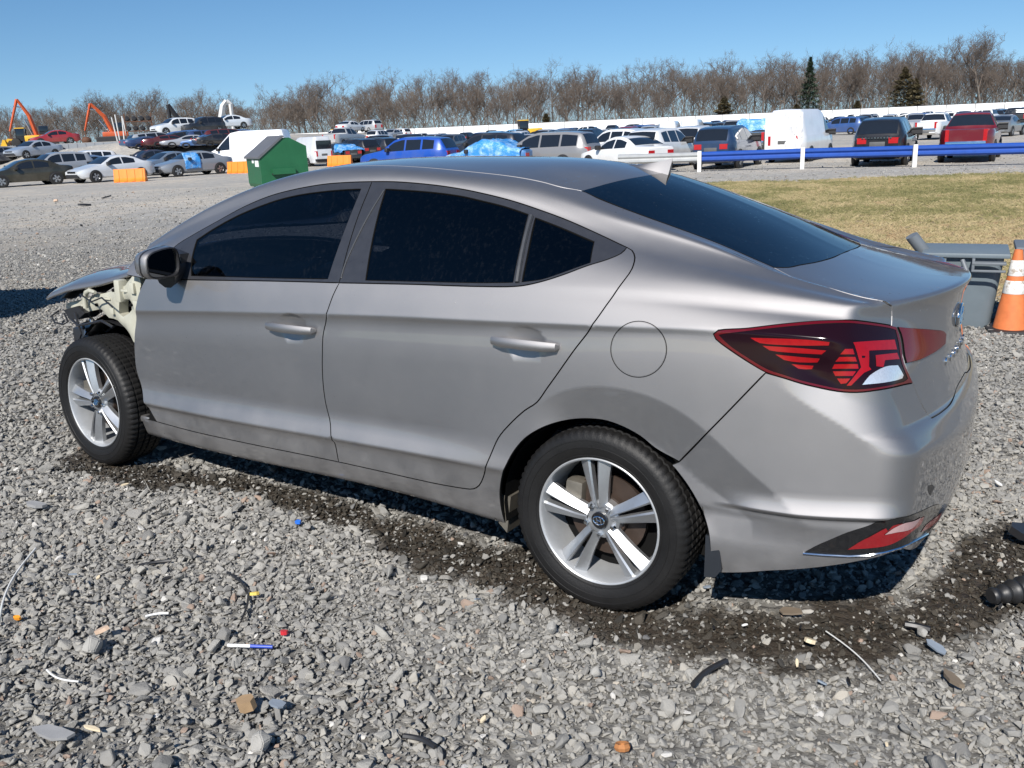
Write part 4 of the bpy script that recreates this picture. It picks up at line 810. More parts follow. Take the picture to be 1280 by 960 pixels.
def glass_mat(name, tint, dust=.03, ior=1.5):
    n = NT(name); t = n.t; n.n.remove(n.b); v = n.coord()
    tr = n.new('ShaderNodeBsdfTransparent'); tr.inputs[0].default_value = (*tint, 1)
    gl = n.new('ShaderNodeBsdfGlossy'); gl.inputs['Roughness'].default_value = .004
    fr = n.new('ShaderNodeFresnel'); fr.inputs[0].default_value = ior
    vo = n.new('ShaderNodeTexVoronoi'); vo.inputs['Scale'].default_value = 120; n.link(v, vo.inputs['Vector'])
    rnd = n.new('ShaderNodeSeparateColor'); n.link(vo.outputs['Color'], rnd.inputs[0])
    drop = n.math('MAXIMUM', n.math('SUBTRACT', n.math('MULTIPLY', n.ramp(rnd.outputs[0], [(.86, 0), (1, 1)]), .4), vo.outputs['Distance']), 0)
    bp = n.new('ShaderNodeBump'); bp.inputs['Strength'].default_value = .5; bp.inputs['Distance'].default_value = .004; n.link(drop, bp.inputs['Height'])
    n.link(bp.outputs[0], gl.inputs['Normal']); n.link(bp.outputs[0], fr.inputs['Normal'])
    m = n.new('ShaderNodeMixShader'); n.link(fr.outputs[0], m.inputs[0]); n.link(tr.outputs[0], m.inputs[1]); n.link(gl.outputs[0], m.inputs[2])
    df = n.new('ShaderNodeBsdfDiffuse'); df.inputs[0].default_value = (.35, .37, .40, 1)
    mp = n.new('ShaderNodeMapping'); mp.inputs['Scale'].default_value = (60, 60, 14); n.link(v, mp.inputs[0])
    dirt = n.math('MULTIPLY', n.ramp(n.noise(mp.outputs[0], 1.2, 5, .7), [(.52, 0), (.8, 1)]), n.ramp(n.noise(v, 3, 3), [(.4, .2), (.65, 1)]))
    m2 = n.new('ShaderNodeMixShader'); n.link(n.math('MULTIPLY', dirt, dust*3.), m2.inputs[0]); n.link(m.outputs[0], m2.inputs[1]); n.link(df.outputs[0], m2.inputs[2])
    n.link(m2.outputs[0], n.n['Material Output'].inputs[0]); return n.mat
M = {}
M['paint'] = paint_mat()
M['glass'] = glass_mat('dark tinted side glass', (.045, .055, .075), .006, 1.55)
M['rglass'] = glass_mat('tinted rear glass', (.03, .045, .075), .008, 2.1)
M['black'] = plain('satin black trim', (.016, .016, .018), .38, var=.3, scale=30)
M['frame'] = plain('black window frame', (.030, .031, .036), .30, var=.2, scale=30, coat=.3)
M['piano'] = plain('glossy black trim', (.012, .012, .013), .12, coat=.6)
M['dark'] = plain('dark underbody', (.006, .006, .006), .9, spec=.1)
M['rubber'] = plain('tyre rubber', (.0085, .008, .0078), .55, var=.6, scale=9, spec=.35, bump=.25, bscale=160)
def alloy():
    n = NT('machined silver alloy'); v = n.coord(); d = n.noise(v, 14, 5, .65)
    n.col(n.mix(n.ramp(d, [(.5, 0), (.75, .35)]), (.50, .51, .52), (.22, .20, .18))); n.set(Metallic=.85); n.out('Roughness', n.math('ADD', .32, n.math('MULTIPLY', d, .2)))
    n.b.inputs['Coat Weight'].default_value = .3; return n.mat
M['alloy'] = alloy()
M['barrel'] = plain('silver painted wheel barrel', (.40, .41, .42), .38, .35, var=.2, scale=14)
M['dull'] = plain('clouded reflector lens', (.34, .22, .22), .2, var=.2, scale=120)
M['bar'] = plain('grey window bar', (.045, .047, .052), .4, var=.15, scale=40)
M['chrome'] = plain('chrome', (.75, .76, .77), .08, 1.0, var=.02)
M['disc'] = plain('rusty brake disc', (.050, .034, .026), .6, .4, var=.4, scale=20)
M['steel'] = plain('dirty brake steel', (.16, .145, .12), .55, .5, var=.4, scale=30)
M['cream'] = plain('cream primer body shell', (.42, .41, .335), .42, var=.16, scale=9, coat=.25)
M['red'] = plain('red lamp plastic', (.27, .003, .006), .16, var=.2, scale=60)
M['redborder'] = plain('deep red lamp border', (.095, .003, .007), .14, var=.1, scale=40)
M['plum'] = plain('smoked lamp plastic', (.011, .003, .006), .12, var=.2, spec=.22)
M['redlid'] = plain('dark red lid lamp', (.105, .003, .007), .06, var=.2, scale=20, spec=.35)
M['reverse'] = plain('clear reversing lens', (.72, .74, .78), .12, .55, var=.25, scale=160, coat=1.)
M['reflector'] = plain('red reflector', (.20, .010, .013), .16, var=.2, scale=150, coat=.8)
M['cloth'] = plain('dark grey seat cloth', (.035, .035, .04), .9, var=.3, scale=80)
M['navy'] = plain('dark slate plastic', (.018, .021, .026), .45)

def build_sedan():
    car = empty('sedan'); tag(car, 'silver grey four-door sedan with its front end torn off, in the foreground', 'car')
    T = TR; lo = T['lamp_outer']; P = M['paint']
    er = rail('e', [2.40, 2.2, 2.0, 1.8, 1.6, 1.45, 1.3, 1.15, 1.0, .85, .7, .55, .42, .34])
    sl = [(x, y-.014, z-.003) for x, y, z in rail('s', [.44, .55, .8, 1.1, 1.4, 1.7, 2.0, 2.2, 2.39])]
    side = er+T['glass_r_edge']+T['seam_deck'][1:]+T['lid_side'][1:]+lo[7::-1]+lo[:-5:-1]+T['bumper_gap'][1:]
    k = min(range(len(T['arch'])), key=lambda i: np.linalg.norm(np.array(T['arch'][i])-T['bumper_gap'][-1]))
    side += T['arch'][k-1::-1]+sl+[(2.385, .845, .284)]+T['door_bottom_front'][::-1]+T['door_bottom_rear'][:-1][::-1]+T['rear_door_rear'][::-1]
    side += T['dlo_top'][:-1][::-1]+[(2.2533, .8474, .9418), (2.40, .845, .95)]
    panel('side_panel', side, P, car, both=True, du=.016, dv=.008, rows=True, extra=np.concatenate([flare_rows(), edge_rows()]))
    fd = T['belt_front']+T['b_gap'][1:]+T['door_bottom_front'][1:]+T['door_lead'][1:-1]
    def cup(cx, cz, rx, rz):
        def f(P3, N3):
            d = ((P3[:, 0]-cx)/rx)**2+((P3[:, 2]-cz)/rz)**2; w = np.clip(1-d, 0, 1)
            q = P3-N3*(.020*np.sqrt(w)*np.clip(w*3, 0, 1))[:, None]
            g = np.where(d < 1, .020*2.2*np.clip(1-w, 0, 1), 0)
            n = N3.copy(); n[:, 0] -= -g*14*(P3[:, 0]-cx)/rx*.06*-1*0
            dd = np.stack([(P3[:, 0]-cx)/rx**2, 0*cx+0*P3[:, 0], (P3[:, 2]-cz)/rz**2], 1)
            n = n-dd*np.where((d < 1), .018, 0)[:, None]; n /= np.linalg.norm(n, axis=1)[:, None]
            return q, n
        return f
    doors = []
    for nm, loop, hx, hz, lab in (('front_door', fd, 1.326, .826, None), ('rear_door', T['belt_rear']+T['rear_door_rear'][1:]+T['door_bottom_rear'][1:]+T['b_gap'][1:-1][::-1], .268, .884, None)):
        a, b = panel(nm, loop, P, car, both=True, du=.018, dv=.008, rows=True, relief=cup(hx, hz, .075, .058)); doors.append((a, b))
        for o, sg in ((a, 1), (b, -1)):
            h = MB(); sl_ = .075 if nm == 'rear_door' else .062
            dz = .04
            pts = []
            for t, out, r in ((-.128, .004, .006), (-.122, .020, .013), (-.08, .031, .016), (0, .035, .017), (.08, .031, .016), (.122, .020, .013), (.128, .004, .006)):
                pts.append((hx+t, sg*(.8895+out), hz+dz*-t*.35, r))
            n = 10; V = []; Fc = []
            for x, y, z, r in pts:
                for q in range(n):
                    w = 2*math.pi*q/n; V.append((x, y+sg*math.cos(w)*r*.55, z+math.sin(w)*r*1.05))
            for i in range(len(pts)-1):
                for q in range(n): Fc.append((i*n+q, i*n+(q+1) % n, (i+1)*n+(q+1) % n, (i+1)*n+q))
            Fc += [tuple(range(n)), tuple((len(pts)-1)*n+q for q in range(n))]
            h.add(V, Fc); h.build('door_handle', P, o, 50)
    # windows: black frames with the panes let into them
    dt = T['dlo_top']; bf = T['belt_front']; br = T['belt_rear']
    ff = bf+[(1.1066, .75, 1.2)]+dt[8::-1]
    rf = br+dt[-2:7:-1]+[(1.1066, .75, 1.2)]
    for (a, b), loop, hol in ((doors[0], ff, ['glass_front']), (doors[1], rf, ['glass_rear', 'glass_quarter'])):
        panel('window_frame', loop, M['frame'], a, both=True, far_parent=b, holes=[T[h] for h in hol], du=.03, dv=.02, depth=.016)
        for h in hol: panel('window', T[h], M['glass'], a, both=True, far_parent=b, du=.05, dv=.04, lift=-.004, depth=.004)
    for sg, (o, p) in zip((1, -1), ((doors[1][0], 1), (doors[1][1], 0))):    # bright strips beside the rear pane
        s = MB(); 
        q = unwrap(wrap(np.array([(1.035+.063*min(1., t*1.15), .66+.19*t, 1.345-.315*t) for t in np.linspace(0, 1, 12)])))
        s.tube([(a, sg*(b+.002), c) for a, b, c in q], .0028, 6); s.build('window_bar', M['bar'], o, 40); s = MB()
        q = unwrap(wrap(np.array([(.377-.049*t, .673+.172*t, 1.276-.203*t) for t in np.linspace(0, 1, 8)])))
        s.tube([(a, sg*(b+.004), c) for a, b, c in q], .008, 6); s.build('window_bar', M['bar'], o, 40)
    # roof, screens, boot lid
    rr = T['roof_rear']; re = er[4:]+[rr[0]]
    roof = re+rr[1:]+[(.187, 0., 1.4)]+mir(rr[1:])[::-1]+mir(re)[::-1]+[(1.66, -.4, 1.4), (1.70, -.2, 1.4), (1.715, 0, 1.4), (1.70, .2, 1.4), (1.66, .4, 1.4)]
    panel('roof', roof, P, car, dom='top', du=.035, dv=.03, seam=0)
    gb = T['glass_r_bottom']; ge = T['glass_r_edge']
    rw = rr[::-1]+ge[1:]+gb[1:-1]+[(-.5235, 0, 1.145)]+mir(gb[1:-1])[::-1]+mir(ge[1:])[::-1]+mir(rr)+[(.187, 0, 1.4)]
    rear = panel('rear_window', rw, M['rglass'], car, dom='top', du=.035, dv=.03, lift=.001, depth=.006)
    wb = [(2.40, .655, 1.1), (2.44, .4, 1.1), (2.46, 0, 1.1), (2.44, -.4, 1.1), (2.40, -.655, 1.1)]
    ws = er[:5][::-1]+wb[1:-1]+mir(er[:5])+[(1.66, -.4, 1.4), (1.70, -.2, 1.4), (1.715, 0, 1.4), (1.70, .2, 1.4), (1.66, .4, 1.4)]
    panel('windscreen', ws, M['rglass'], car, dom='top', du=.05, dv=.05, depth=.006)
    li = T['lamp_inner']; inner_low = li[8:]+[]
    half = gb[::-1]+T['seam_deck'][1:]+T['lid_side'][1:]+[(-.800, .592, .985), (-.829, .6045, .91)]+T['lid_low']+T['lid_bottom'][1:]
    lid = panel('boot_lid', half+[(-.936, 0, .735)]+mir(half)[::-1]+[(-.5235, 0, 1.145)], P, car, du=.013, dv=.0045, corner=35, seam=0)
    for sg in (1, -1):
        f = (lambda L: L) if sg > 0 else mir
        panel('lid_lamp', f(li), M['redlid'], lid, du=.02, dv=.010, lift=.006, depth=.010, gap=.001)
    # outer lamps
    for sg in (1, -1):
        f = (lambda L: L) if sg > 0 else mir
        kw = dict(du=.03, dv=.012, gap=.0004, depth=.004, step=.02)
        lamp = panel('tail_lamp', f(lo), M['plum'], car, du=.014, dv=.006, depth=.016, rows=True)
        panel('lamp_border', f(lo), M['redborder'], lamp, holes=[f(T['lamp_inner_loop'])], du=.03, dv=.012, lift=.0014, depth=.003, gap=.002)
        for nm in ('bar1', 'bar2', 'bar3', 'bar4'): panel('lamp_bar', f(T[nm]), M['red'], lamp, lift=.0010, **kw)
        for nm in ('slat1', 'slat2', 'slat3', 'slat4', 'slat5'): panel('lamp_slat', f(T[nm]), M['red'], lamp, lift=.0010, **kw)
        for nm in ('bracket', 'bracket_in'): panel('lamp_bracket', f(T[nm]), M['red'], lamp, lift=.0012, **kw)
        panel('reversing_lens', f(T['reverse']), M['reverse'], lamp, lift=.0014, **kw)
    # bumper with its black corner trims and reflectors
    ar = T['arch']; bg_ = T['bumper_gap']
    a2 = [p for p in ar[k:]]
    bl = T['bumper_low']
    hb = bg_[::-1]+lo[-4:-15:-1]
    hb = list(bg_[::-1])+[lo[i] for i in range(len(lo)-5, 13, -1)]+[(-.8650, .5790, .826)]+T['lid_low'][3:]+T['lid_bottom'][1:]
    lowh = a2+bl[1:-1]+[(-.93, .60, .355), (-.955, .35, .335)]
    bum = panel('rear_bumper', hb+[(-.937, 0, .735)]+mir(hb)[::-1]+mir(lowh)+[(-.965, 0, .33)]+lowh[::-1], P, car, du=.012, dv=.006, corner=38, rows=True, extra=flare_rows())
    for sg in (1, -1):
        f = (lambda L: L) if sg > 0 else mir
        tr = panel('bumper_trim', f(T['trim']), M['piano'], bum, du=.03, dv=.015, lift=.002, depth=.008, gap=.001)
        panel('reflector', f(T['reflector']), M['reflector'], bum, du=.03, dv=.02, lift=.0035, depth=.006, gap=.0006)
        panel('reflector_lens', f(T['refl_white']), M['dull'], bum, du=.03, dv=.02, lift=.0045, depth=.006, gap=.0006)
        panel('reflector', f(T['refl_side']), M['reflector'], bum, du=.03, dv=.02, lift=.0035, depth=.006, gap=.0006)
        ch = MB(); q = unwrap(wrap(np.array(T['trim'][-7:]+[T['trim'][0]]))); nn = grad(q); q = q+nn*.004
        ch.tube([(a, sg*b, c) for a, b, c in q[::-1]], .0035, 6); ch.build('bumper_moulding', M['chrome'], bum, 50)
    panel('tow_cover', T['tow'], M['black'], bum, du=.02, dv=.01, lift=.0006, depth=.004, gap=.001)
    panel('fuel_door', T['fuel'], P, car, du=.016, dv=.008, rows=True, lift=.0004, step=.008, gap=.0030, depth=.010)
    # dark ring behind the fuel door's edge
    q = smooth_loop(T['fuel'], .008); q = unwrap(wrap(q)); nn = grad(q); rg = MB(); m = len(q); c0 = q.mean(0)
    V = []
    for r, h in ((1.012, .0009), (.985, .0009)): V += [tuple(c0+(p-c0)*r+n*h) for p, n in zip(q, nn)]
    rg.add(V, [(i, (i+1) % m, m+(i+1) % m, m+i) for i in range(m)]); rg.build('fuel_door_seal', M['dark'], car, fix=False)
    # badge and lettering on the boot lid
    e = MB(); n = 32
    for rx, rz in ((.062, .036),):
        pts = [(-.9045-.006, rx*math.cos(2*math.pi*i/n), .955+rz*math.sin(2*math.pi*i/n)) for i in range(n+1)]; e.tube(pts, .006, 8, cap=False)
    for y0 in (-.028, .028): e.tube([(-.911, y0+.010, .928), (-.913, y0, .955), (-.911, y0-.010, .982)], .005, 6)
    e.tube([(-.913, .030, .950), (-.914, 0, .956), (-.913, -.030, .960)], .0045, 6); e.build('badge', M['chrome'], lid, 60)
    for i, ch in enumerate('ELANTRA'):
        cu = bpy.data.curves.new('letter', 'FONT'); cu.body = ch; cu.size = .036; cu.extrude = .0025; to = bpy.data.objects.new('letter', cu)
        COL.objects.link(to); dg = bpy.context.evaluated_depsgraph_get(); me = bpy.data.meshes.new_from_object(to.evaluated_get(dg)); bpy.data.objects.remove(to); me.materials.clear(); me.materials.append(M['chrome'])
        o = link(bpy.data.objects.new('letter', me), lid); y = .245-.074*i; p = untail(y, .842)
        o.matrix_local = Matrix.Translation((p-.003, y, .828)) @ Matrix(((0, 0, -1, 0), (-1, 0, 0, 0), (0, 1, 0, 0), (0, 0, 0, 1)))
    # aerial fin
    a = MB(); sec = []
    for t in np.linspace(0, 1, 9):
        x = .335-.175*t; h = .005+.062*t**1.5; w = .030*(1-.55*t); zt = float(untop(np.array([[x, 0.]]))[0, 2]); sec.append((x-.03*t*t*0, w, zt-.004, h))
    V = []; Fc = []
    for x, w, z, h in sec:
        V += [(x, w, z), (x-.006, w*.45, z+h*.55), (x-.012, 0, z+h), (x-.006, -w*.45, z+h*.55), (x, -w, z)]
    for i in range(len(sec)-1):
        for q in range(4): Fc.append((i*5+q, (i+1)*5+q, (i+1)*5+q+1, i*5+q+1))
    m = (len(sec)-1)*5; V += [(sec[-1][0]+.012, 0, sec[-1][2]+.02)]; Fc += [(m, m+1, len(V)-1), (m+1, m+2, len(V)-1), (m+2, m+3, len(V)-1), (m+3, m+4, len(V)-1)]
    a.add(V, Fc); a.build('aerial_fin', P, car, 50)
    # door mirrors
    for sg in (1, -1):
        base = empty_part('door_mirror', car)
        m = MB(); V = []; Fc = []; n = 20
        def ring(x, s, dy=0., dz=0.):
            out = []
            for q in range(n):
                w = 2*math.pi*q/n; c, sn = math.cos(w), math.sin(w); yy = .084*np.sign(c)*abs(c)**.62; zz = .062*np.sign(sn)*abs(sn)**.62
                zz *= 1-.20*(yy/.084) if zz > 0 else 1.; out.append((x+.02*(yy/.10)*0, sg*(.972+dy+yy*s), 1.040+dz+zz*s))
            return out
        prof = [(1.955, .97), (1.96, 1.0), (1.985, 1.03), (2.01, 1.02), (2.035, .93), (2.055, .74), (2.065, .42)]
        for x, s in prof: V += ring(x, s)
        for i in range(len(prof)-1):
            for q in range(n): Fc.append((i*n+q, i*n+(q+1) % n, (i+1)*n+(q+1) % n, (i+1)*n+q))
        Fc.append(tuple((len(prof)-1)*n+q for q in range(n)))
        m.add(V, Fc); m.build('mirror_cap', P, base, 60)
        m = MB(); m.add(ring(1.995, 1.045)+ring(1.9565, .985)+ring(1.953, .90)+ring(1.968, .86), [(i*n+q, i*n+(q+1) % n, (i+1)*n+(q+1) % n, (i+1)*n+q) for i in (0, 1, 2) for q in range(n)]); m.build('mirror_surround', M['black'], base, 40)
        m = MB(); m.add(ring(1.966, .87), [tuple(range(n))]); m.build('mirror_glass', M['mirror'], base)
        m = MB(); m.tube([(2.02, sg*.92, .975), (2.03, sg*.87, .985), (2.04, sg*.83, 1.0)], [.05, .042, .045], 10)
        q = unwrap(wrap(np.array([(2.19, .83, .975), (2.0, .83, .975), (2.01, .79, 1.06), (2.11, .775, 1.085)])))
        m.prism([(a_, c_) for a_, b_, c_ in q[:1]]+[(a_, c_) for a_, b_, c_ in q[1:]], sg*.80, sg*.845)
        m.build('mirror_foot', M['black'], base, 40)
    # shell inside: floor, bulkhead, wheel houses
    b = MB(); b.box(-.42, -.70, .20, 2.30, .70, .235); b.box(2.28, -.70, .20, 2.32, .70, .92); b.box(-.44, -.62, .235, -.40, .62, .88)
    b.box(-.80, -.60, .40, -.40, .60, .43); b.box(-.40, -.66, .86, .05, .66, .90); b.box(.38, .55, .20, 2.36, .80, .27); b.box(.38, -.80, .20, 2.36, -.55, .27)
    b.build('floor_pan', M['dark'], car)
    for sg in (1, -1):
        b = MB(); V = []; Fc = []; m = 18
        for i in range(m+1):
            w = math.radians(-12+204*i/m); c, s_ = math.cos(w), math.sin(w)
            for yy in (.50, .858): V.append((.372*c if abs(c) < 2 else 0, sg*yy, .30+.362*s_))
        for i in range(m): Fc.append((2*i, 2*i+1, 2*i+3, 2*i+2))
        k0 = len(V); V.append((0, sg*.50, .30)); Fc += [(2*i, 2*i+2, k0) for i in range(m)]
        b.add(V, Fc); b.build('wheel_house', M['dark'], car)
    # cabin: dash, wheel, seats, headlining
    b = MB(); b.box(1.78, -.70, .62, 2.28, .70, .93, bev=.05); b.build('dashboard', M['black'], car, 40)
    b = MB(); n = 24; b.tube([(1.66-.07*math.sin(2*math.pi*i/n), .37+.185*math.cos(2*math.pi*i/n), .86+.17*math.sin(2*math.pi*i/n)) for i in range(n+1)], .016, 8, cap=False)
    b.tube([(1.68, .19, .86), (1.70, .37, .85), (1.68, .55, .86)], .02, 6); b.tube([(1.70, .37, .85), (1.85, .37, .78)], .04, 8); b.build('steering_wheel', M['black'], car, 50)
    for x, wy in ((1.02, .37), (1.02, -.37)):
        b = MB(); b.box(x, wy-.24, .30, x+.52, wy+.24, .52, bev=.06)
        Mx = Matrix.Translation((x+.02, wy, .50)) @ Matrix.Rotation(math.radians(-20), 4, 'Y'); b.box(-.08, -.23, -.05, .08, .23, .58, Mx, .06)
        b.box(-.05, -.12, .60, .05, .12, .78, Mx, .04); b.build('seat', M['cloth'], car, 50)
    b = MB(); b.box(.02, -.62, .30, .52, .62, .52, bev=.06); Mx = Matrix.Translation((.02, 0, .50)) @ Matrix.Rotation(math.radians(-22), 4, 'Y')
    b.box(-.08, -.62, -.05, .08, .62, .48, Mx, .06)
    for y in (-.38, 0, .38): b.box(-.05, y-.11, .48, .05, y+.11, .60, Mx, .03)
    b.build('rear_seat', M['cloth'], car, 50)
    # front wreck: cream inner wing, engine, hood, beam
    for sg in (1, -1):
        apron(car, sg)
    b = MB(); b.box(2.40, -.45, .35, 2.95, .40, .80, bev=.05); b.box(2.55, -.3, .78, 2.9, .2, .86, bev=.03); b.box(2.95, -.55, .35, 3.02, .55, .72); 
    for i in range(0): b.tube([(2.5+.06*i, .45-.05*i, .55), (2.7+.04*i, .55-.02*i, .62+.02*(i % 3)), (3.0, .60-.04*i, .50)], .010, 6)
    b.build('engine', M['dark'], car, 40)
    b = MB(); b.box(2.30, .52, .36, 3.08, .60, .46); b.box(2.30, -.60, .36, 3.08, -.52, .46); b.box(3.05, -.62, .44, 3.16, .66, .60, bev=.012); b.build('bumper_beam', M['black'], car, 30)
    b = MB(); b.tube([(3.02, .66, .60), (2.98, .68, .56), (2.95, .70, .53)], [.02, .03, .015], 8); b.tube([(2.90, .70, .58), (2.84, .72, .55)], [.022, .012], 8)
    b.tube([(3.05, .63, .66), (2.99, .66, .70), (2.95, .68, .63)], .006, 6); b.build('lamp_remnant', M['chrome'], car, 40)
    b = MB(); b.tube([(3.10, .62, .50), (3.06, .66, .63), (2.97, .66, .66), (2.9, .64, .60), (2.8, .62, .66), (2.6, .62, .70)], .007, 6)
    b.tube([(3.36, .60, .66), (3.40, .62, .63), (3.36, .63, .60), (3.30, .62, .595), (3.27, .61, .61), (3.31, .60, .65)], .005, 6); b.tube([(3.05, .6, .58), (2.99, .63, .55), (2.96, .66, .60), (2.9, .66, .58)], .009, 6)
    b.build('loose_wire', M['black'], car, 50)
    hood(car)
    # wheels and flaps
    for nm, x, st in (('r', 0., 0.), ('f', 2.70, -.06)):
        for sg in (1, -1):
            w = wheel(car); w.location = (x, sg*.786, .312); w.rotation_euler = (0, math.radians(8 if x else -3), (0 if sg > 0 else math.pi)+st)
    for sg in (1, -1):
        b = MB(); b.prism([(-.362, .345), (-.390, .345), (-.410, .30), (-.418, .24), (-.40, .212), (-.365, .205)], sg*.80, sg*.858); b.build('mud_flap', M['navy'], car)
        b = MB(); b.prism([(.36, .31), (.40, .31), (.41, .20), (.375, .17)], sg*.62, sg*.835); b.build('mud_flap', M['steel'], car)
    car.matrix_world = M_CAR
    return car
def untail(y, z):
    q = np.array([[-1.4, y, z]]); return float(shoot(q, np.array([[1., 0, 0]]), 0, 1.2, 120)[0, 0])
def empty_part(name, parent):
    o = bpy.data.objects.new(name, None); o.empty_display_size = .05; return link(o, parent)
M['mirror'] = plain('mirror glass', (.05, .055, .06), .02, 1.0, var=.05, coat=1.)
def apron(car, sg):
    out = APRON['out']; hole = APRON['hole']
    def res(L, st=.02):
        L = np.array(L); o = []
        for a, b_ in zip(L, np.roll(L, -1, 0)):
            m = max(1, int(np.linalg.norm(b_-a)/st)); o += [a+(b_-a)*i/m for i in range(m)]
        return np.array(o)
    A, H = res(out), res(hole); nA, nH = len(A), len(H); v2 = np.concatenate([A, H])
    ed = [(i, (i+1) % nA) for i in range(nA)]+[(nA+i, nA+(i+1) % nH) for i in range(nH)]
    g = np.stack(np.meshgrid(np.arange(2.35, 3.27, .03), np.arange(.5, 1., .03), indexing='ij'), -1).reshape(-1, 2)
    g = g[inpoly(g, A) & ~inpoly(g, H)]; g = np.array([p for p in g if np.linalg.norm(v2-p, axis=1).min() > .012]); allv = np.concatenate([v2, g])
    vo, _, fo, _, _, _ = geometry.delaunay_2d_cdt([Vector(p) for p in allv], ed, [], 0, 1e-7); vo = np.array([tuple(v) for v in vo])
    fo = [f for f in fo if inpoly(vo[list(f)].mean(0)[None], A)[0] and not inpoly(vo[list(f)].mean(0)[None], H)[0]]
    y = .72+.2*(2.75-vo[:, 0]); dA = np.array([np.linalg.norm(v2-p, axis=1).min() for p in vo])
    y = y+.012*np.clip(dA/.03, 0, 1)+.006*np.sin(vo[:, 0]*31)*np.sin(vo[:, 1]*23)
    b = MB(); n = len(vo); b.add([(x, sg*yy, z) for (x, z), yy in zip(vo, y)]+[(x, sg*(yy-.05), z) for (x, z), yy in zip(vo, y)], [tuple(f) for f in fo]+[tuple(q+n for q in f) for f in fo])
    for a, c in ed: b.f.append((a, c, c+n, a+n)); b.m.append(0)
    o = b.build('inner_wing', M['cream'], car, 40)
    b = MB(); Y = .72+.2*(2.75-2.57); b.box(2.545, Y-.02, .80, 2.585, Y+.028, .905, bev=.008); b.box(2.40, .60, .80, 2.60, .70, .90); b.build('bracket', M['cream'], o, 40) if sg > 0 else None
    if sg > 0:
        for (x, z, w_, h_) in ((2.98, .735, .05, .012), (2.71, .80, .07, .010), (2.66, .745, .03, .03), (2.50, .86, .05, .012), (2.42, .88, .03, .05)):
            yy = .72+.2*(2.75-x); b = MB(); b.box(x-w_/2, yy+.002, z-h_/2, x+w_/2, yy+.022, z+h_/2, bev=.004); b.build('weld_tab', M['cream'], o, 30)
        b = MB(); b.tube([(3.12, .69, .66), (2.98, .735, .64), (2.86, .75, .665), (2.75, .755, .69), (2.66, .76, .668)], .007, 6); b.tube([(3.02, .72, .70), (2.95, .745, .60), (2.99, .74, .545)], .006, 6); b.tube([(2.94, .73, .80), (2.80, .765, .78), (2.70, .775, .81), (2.60, .79, .775)], .004, 6); b.build('wiring', M['black'], car, 50)
        b = MB(); b.prism([(3.14, .70), (3.02, .73), (2.96, .70), (3.03, .66), (3.10, .655)], .60, .705); b.prism([(3.04, .50), (2.93, .53), (2.90, .47), (2.98, .43)], .62, .72); b.build('torn_bracket', M['black'], car, 30)
        b = MB(); V = [];
        for i in range(11):
            w = math.radians(38+100*i/10)
            for yy in (.60, .735): V.append((2.70+.372*math.cos(w)*(1+.02*math.sin(5*w)), yy, .30+.385*math.sin(w)+.01*math.sin(9*w+yy*20)))
        b.add(V, [(2*i, 2*i+1, 2*i+3, 2*i+2) for i in range(10)]); b.build('torn_liner', M['black'], car, 60)
        lp = [(2.935, .73), (2.93, .78), (2.905, .812), (2.86, .825), (2.80, .822)]
        b = MB(); b.tube([(x, .72+.2*(2.75-x)+.03, z) for x, z in lp], [.012, .012, .012, .012, .008], 8); b.build('brace', M['cream'], o, 50)
        for x, z in ((2.83, .756), (2.79, .73), (3.05, .715), (2.62, .85), (2.45, .80)):
            b = MB(); b.lathe([(.0, .006), (.008, .006), (.008, -.004)], 8, 'Y', Matrix.Translation((x, .72+.2*(2.75-x)+.016, z))); b.build('bolt', M['dark'], o)
    b = MB(); b.box(2.45, sg*.30, .30, 2.98, sg*.62, .36); 
    V = []; m = 14
    for i in range(m+1):
        w = math.radians(20+125*i/m)
        for yy in (.45, .70): V.append((2.70+.40*math.cos(w), sg*yy, .30+.42*math.sin(w)))
    b.add(V, [(2*i, 2*i+1, 2*i+3, 2*i+2) for i in range(m)]); k0 = len(b.v); b.v.append((2.70, sg*.45, .30)); b.f += [(k0-2*(m+1)+2*i, k0-2*(m+1)+2*i+2, k0) for i in range(m)]; b.m += [0]*m
    b.build('wheel_house', M['dark'], car)
    b = MB(); b.prism([(2.39, .284), (2.33, .30), (2.30, .42), (2.34, .52), (2.375, .60), (2.36, .70), (2.33, .80), (2.30, .90), (2.24, .93), (2.24, .28)], sg*.79, sg*.845) ; b.build('door_post', M['dark'], car)
    b = MB(); b.box(2.33, sg*.80, .262, 2.395, sg*.85, .292, bev=.008); b.build('wing_stub', M['paint'], car, 40)
    for zz in (.42, .78):
        b = MB(); b.box(2.34, sg*.80, zz, 2.39, sg*.83, zz+.05, bev=.006); b.build('hinge', M['cream'], car, 40)
def hood(car):
    u = np.linspace(0, 1, 26); v = np.linspace(-1, 1, 31); V = []
    edge = np.array([(2.42, .965), (2.53, .948), (2.64, .917), (2.78, .882), (3.04, .835), (3.16, .800), (3.235, .775)])
    tt = np.linspace(0, 1, len(edge))
    for a in u:
        x0 = np.interp(a, tt, edge[:, 0]); z0 = np.interp(a, tt, edge[:, 1])
        for w in v:
            k = 1-abs(w)**2.2; xx = x0+k*.22*a+.05*k*(1-a); zz = z0+.085*k*(1-.25*a)-.020*abs(w)**12+.007*math.sin(7*a+3*w)*k+.018*math.exp(-((w+.25*a-.35)/.10)**2)*a
            V.append((xx, .735*w-.0, zz))
    n, m = len(u), len(v); Fc = [(i*m+j, i*m+j+1, (i+1)*m+j+1, (i+1)*m+j) for i in range(n-1) for j in range(m-1)]
    b = MB(); b.add(V, Fc); o = b.build('hood', M['paint'], car, 40); md = o.modifiers.new('thick', 'SOLIDIFY'); md.thickness = .012; md.offset = -1
    b = MB(); b.add([(x-.01, y*.93, z-.030-.012*math.sin(x*25)) for x, y, z in V], Fc); b.build('hood_frame', M['black'], o, 40)
